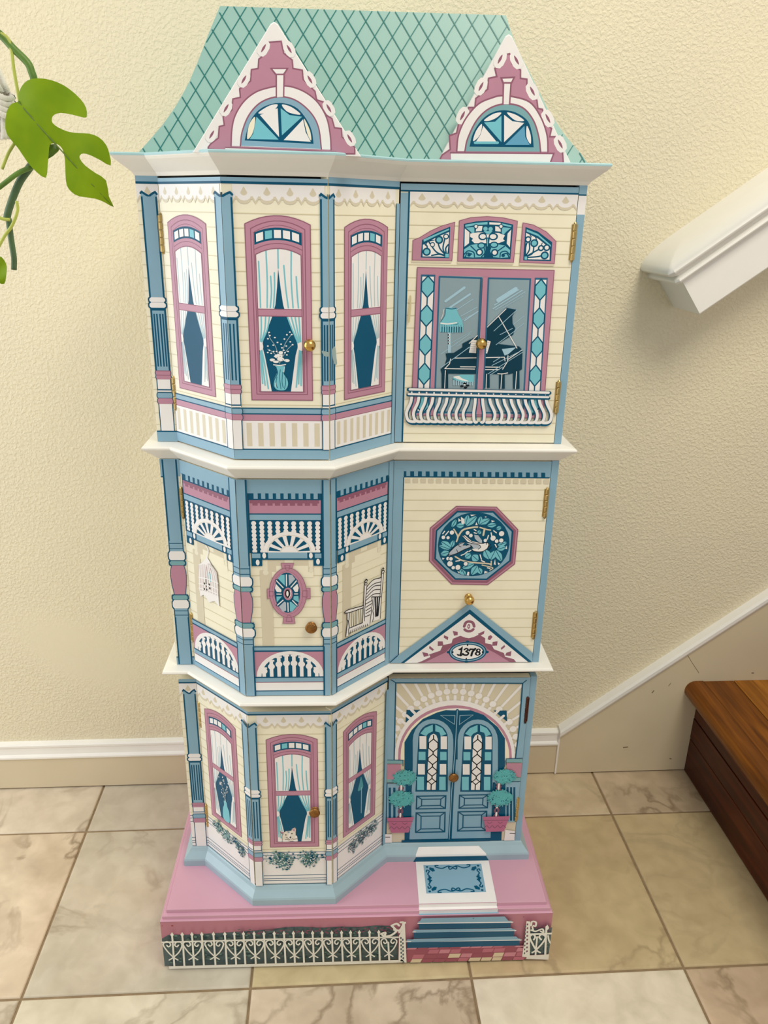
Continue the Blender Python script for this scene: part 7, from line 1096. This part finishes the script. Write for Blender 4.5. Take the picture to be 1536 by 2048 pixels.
# ------------------------------------------------------------------ hanging vine at the left
PLANT = {'leaf': [(-0.3501, 1.1842), (-0.3573, 1.1819), (-0.3628, 1.1736), (-0.3659, 1.1558), (-0.3625, 1.1461), (-0.355, 1.1365), (-0.3464, 1.1222), (-0.3372, 1.1116), (-0.3278, 1.1056), (-0.3248, 1.1188), (-0.3216, 1.1373), (-0.3186, 1.1419), (-0.3145, 1.142), (-0.3106, 1.1406), (-0.3071, 1.1361), (-0.306, 1.1254), (-0.3065, 1.1099), (-0.306, 1.0982), (-0.3018, 1.0912), (-0.2941, 1.0867), (-0.2776, 1.0846), (-0.2679, 1.0808), (-0.2589, 1.0759), (-0.2622, 1.0873), (-0.2624, 1.1047), (-0.2729, 1.1122), (-0.2836, 1.1198), (-0.2886, 1.1266), (-0.2881, 1.1304), (-0.2838, 1.1324), (-0.2758, 1.1307), (-0.2648, 1.1256), (-0.2546, 1.1204), (-0.2542, 1.1328), (-0.2565, 1.1419), (-0.2631, 1.1493), (-0.2733, 1.1528), (-0.2863, 1.1533), (-0.2975, 1.1545), (-0.3083, 1.1587), (-0.3139, 1.1631), (-0.314, 1.1675), (-0.3108, 1.1713), (-0.3033, 1.1733), (-0.2906, 1.1718), (-0.2764, 1.1688), (-0.2737, 1.1715), (-0.2737, 1.1789), (-0.2791, 1.1876), (-0.2907, 1.1975), (-0.3027, 1.2037), (-0.3166, 1.2069), (-0.3309, 1.2065), (-0.3401, 1.2026), (-0.3465, 1.196), (-0.3495, 1.1886)], 'rib': [(-0.3501, 1.1842), (-0.2589, 1.0759)], 'leaf_low': [(-0.4092, 1.0165), (-0.3987, 1.0191), (-0.3922, 1.0176), (-0.3891, 1.0102), (-0.3889, 1.0035), (-0.3913, 0.995), (-0.396, 0.9865), (-0.4017, 0.9881), (-0.4104, 0.9981)], 'rib_low': [(-0.4092, 1.0165), (-0.396, 0.9865)], 'leaf_back': [(-0.3327, 1.1461), (-0.3257, 1.1424), (-0.3206, 1.1433), (-0.317, 1.1395), (-0.3181, 1.1356), (-0.3304, 1.126), (-0.3362, 1.1321)], 'rib_back': [(-0.3327, 1.1461), (-0.3181, 1.1356)], 'stem_up': [(-0.3859, 1.266), (-0.3634, 1.2507), (-0.3512, 1.2377), (-0.338, 1.2246), (-0.3345, 1.2153), (-0.3334, 1.2037), (-0.3424, 1.1755), (-0.3404, 1.1544)], 'stem_mid': [(-0.3414, 1.1304), (-0.3503, 1.12), (-0.3652, 1.1031), (-0.375, 1.087), (-0.3833, 1.0706), (-0.3876, 1.0591)], 'stem_low': [(-0.3858, 1.0608), (-0.3861, 1.0476), (-0.3862, 1.0326), (-0.386, 1.0157), (-0.388, 1.002)], 'pet1': [(-0.3618, 1.2513), (-0.3548, 1.2467), (-0.3526, 1.2356), (-0.3529, 1.2173), (-0.3519, 1.1973), (-0.3511, 1.1842)], 'pet2': [(-0.3612, 1.1439), (-0.3711, 1.1316), (-0.3809, 1.1145)], 'pet3': [(-0.3463, 1.1176), (-0.3636, 1.1103), (-0.3818, 1.0982), (-0.3927, 1.0909)], 'pet4': [(-0.3692, 1.0804), (-0.37, 1.0692), (-0.3785, 1.053), (-0.3886, 1.0415), (-0.3993, 1.0266)], 'pet5': [(-0.3938, 1.0624), (-0.3875, 1.0601), (-0.3801, 1.0594)], 'knot': (-0.3727, 1.1889), 'cord_end': 1.1554}
PY = -.30
def leaf_material():
    m, nt, bs = new_mat('leaf_green')
    L = nt.links
    tc = nt.nodes.new('ShaderNodeTexCoord')
    n = nt.nodes.new('ShaderNodeTexNoise'); n.inputs['Scale'].default_value = 22; n.inputs['Detail'].default_value = 3
    L.new(tc.outputs['Object'], n.inputs['Vector'])
    r = nt.nodes.new('ShaderNodeValToRGB')
    r.color_ramp.elements[0].position = .3; r.color_ramp.elements[0].color = lin((120, 156, 0))
    r.color_ramp.elements[1].position = .7; r.color_ramp.elements[1].color = lin((148, 178, 2))
    L.new(n.outputs['Fac'], r.inputs['Fac']); L.new(r.outputs['Color'], bs.inputs['Base Color'])
    bs.inputs['Roughness'].default_value = .5
    bs.inputs['Specular IOR Level'].default_value = .3
    tr = nt.nodes.new('ShaderNodeBsdfTranslucent'); tr.inputs['Color'].default_value = lin((140, 176, 10))
    mx = nt.nodes.new('ShaderNodeMixShader'); mx.inputs['Fac'].default_value = .22
    L.new(bs.outputs['BSDF'], mx.inputs[1]); L.new(tr.outputs['BSDF'], mx.inputs[2])
    L.new(mx.outputs['Shader'], nt.nodes['Material Output'].inputs['Surface'])
    return m
M_leaf = leaf_material()
M_stem = plain('stem_green', (88, 124, 40), .45, var=.25, scale=30)
M_stemdark = plain('stem_dark_green', (70, 98, 62), .5, var=.25, scale=40)
M_petiole = plain('petiole_pale_green', (176, 186, 84), .45, var=.12, scale=30)
M_leafdark = plain('leaf_dark_green', (84, 112, 20), .45, var=.15, scale=30)
M_cord = plain('white_cotton_cord', (236, 232, 222), .9, var=.06, scale=90, bump=.5, bscale=500)
vine = bpy.data.objects.new('hanging_vine', None); C.objects.link(vine)
vine.location = (-.36, PY, 1.25)
tag(vine, 'bright green split-leaf vine trailing down at the upper left of the cabinet', 'plant')
VO = Vector(vine.location)

def leaf_y(t, s, Ln, bend, yoff): return yoff - bend * 2.2 * s + bend * 16 * s * s + bend * 2.2 * (t - .35) ** 2 * Ln - .0015 * math.sin(t * 9 + s * 60)
def make_leaf(name, out, rib, bend, yoff, m):
    b = bmesh.new()
    pts = catmull([(p[0], 0, p[1]) for p in out], 2, True)
    vs = [b.verts.new(p) for p in pts]
    es = [b.edges.new((vs[i], vs[(i + 1) % len(vs)])) for i in range(len(vs))]
    bmesh.ops.triangle_fill(b, use_beauty=True, edges=es)
    bmesh.ops.subdivide_edges(b, edges=b.edges[:], cuts=3, use_grid_fill=True)
    A = Vector((rib[0][0], 0, rib[0][1])); B = Vector((rib[-1][0], 0, rib[-1][1])); d = (B - A); Ln = d.length; d /= Ln
    for v in b.verts:
        r = v.co - A; t = r.dot(d) / Ln; s = (r - d * r.dot(d)).length
        v.co.y = leaf_y(t, s, Ln, bend, yoff)
    bmesh.ops.recalc_face_normals(b, faces=b.faces[:])
    if sum(f.normal.y for f in b.faces) > 0: bmesh.ops.reverse_faces(b, faces=b.faces[:])
    r = bmesh.ops.extrude_face_region(b, geom=b.faces[:])
    for v in [g for g in r['geom'] if isinstance(g, bmesh.types.BMVert)]: v.co.y += .0006
    bmesh.ops.recalc_face_normals(b, faces=b.faces[:])
    rim = [f for f in b.faces if abs(f.normal.y) < .45]
    for e_ in {e_ for f in rim for e_ in f.edges}: e_.smooth = False
    for e_ in b.edges:
        if len(e_.link_faces) == 2 and e_.calc_face_angle(0) > .5: e_.smooth = False
    for v in b.verts: v.co -= VO - Vector((0, PY, 0))
    return obj(name, b, m, vine, smooth=True)

def make_stem(name, pts, r, m, yo=0.0):
    b = bmesh.new()
    q = catmull([Vector((p[0], PY + yo + (p[2] if len(p) > 2 else 0), p[1])) - VO for p in pts], 4)
    n = len(q)
    rr_ = [r[0] + (r[1] - r[0]) * i / (n - 1) for i in range(n)] if isinstance(r, tuple) else r
    tube(b, q, rr_, 10)
    return obj(name, b, m, vine, smooth=True)
lf = make_leaf('leaf', PLANT['leaf'], PLANT['rib'], .10, 0, M_leaf)
# midrib and side veins of the big leaf
b = bmesh.new()
A_ = Vector((PLANT['rib'][0][0], 0, PLANT['rib'][0][1])); B_ = Vector((PLANT['rib'][1][0], 0, PLANT['rib'][1][1]))
Ln_ = (B_ - A_).length
q = [A_.lerp(B_, k / 14) for k in range(15)]
for k, p in enumerate(q): p.y = leaf_y(k / 14, 0, Ln_, .10, 0) - .0002
tube(b, [p - (VO - Vector((0, PY, 0))) for p in q], [.0011 - .0008 * k / 14 for k in range(15)], 6)
obj('midrib', b, M_leafdark, lf, smooth=True)
make_leaf('leaf', PLANT['leaf_low'], PLANT['rib_low'], .1, .004, M_leaf)
make_leaf('leaf', PLANT['leaf_back'], PLANT['rib_back'], .1, .02, M_leafdark)
make_stem('main_stem', PLANT['stem_up'], .0042, M_stem, .012)
make_stem('main_stem', PLANT['stem_mid'], (.0046, .0042), M_stemdark, .020)
make_stem('main_stem', PLANT['stem_low'], (.0036, .0034), M_stemdark, .022)
for k in ('pet1', 'pet2', 'pet3', 'pet4', 'pet5'):
    make_stem('petiole', PLANT[k], .0019 if k != 'pet3' else .0028, M_petiole if k != 'pet3' else M_stem, .010)

hang = bpy.data.objects.new('macrame_hanger', None); C.objects.link(hang)
hang.location = (-.40, PY + .04, 1.2)
tag(hang, 'white knotted cord plant hanger at the left edge, behind the vine', 'plant hanger')
HO = Vector(hang.location)
kx, kz = PLANT['knot']
R_ = random.Random(4)
for i in range(9):
    xt = kx - .050 + .0055 * i
    yy = PY + .045 + R_.uniform(-.008, .008)
    b = bmesh.new()
    q = catmull([Vector((xt - .075, yy, 1.62)) - HO, Vector((xt - .022, yy, kz + .10)) - HO, Vector((kx - .010 + (i - 4) * .0016, yy, kz + .008)) - HO], 6)
    tube(b, q, .0034, 8); obj('cord', b, M_cord, hang, smooth=True)
b = bmesh.new()
for k in range(4):
    rg = []
    for j in range(13):
        t = 2 * PI * j / 12
        rg.append(Vector((kx - .010 + .012 * math.cos(t), PY + .045 + .010 * math.sin(t), kz + .004 - k * .006 + .003 * math.sin(t * 2))) - HO)
    tube(b, rg, .0036, 8, cap=False)
obj('knot', b, M_cord, hang, smooth=True)
for i in range(8):
    b = bmesh.new()
    xt = kx - .030 + .0040 * i
    yy = PY + .045 + R_.uniform(-.007, .007)
    q = catmull([Vector((kx - .012 + (i - 4) * .0022, yy, kz - .018)) - HO, Vector((xt - .002, yy, kz - .04)) - HO, Vector((xt - .002, yy, PLANT['cord_end'] + R_.uniform(-.002, .003))) - HO], 5)
    tube(b, q, .0036, 8); obj('cord', b, M_cord, hang, smooth=True)
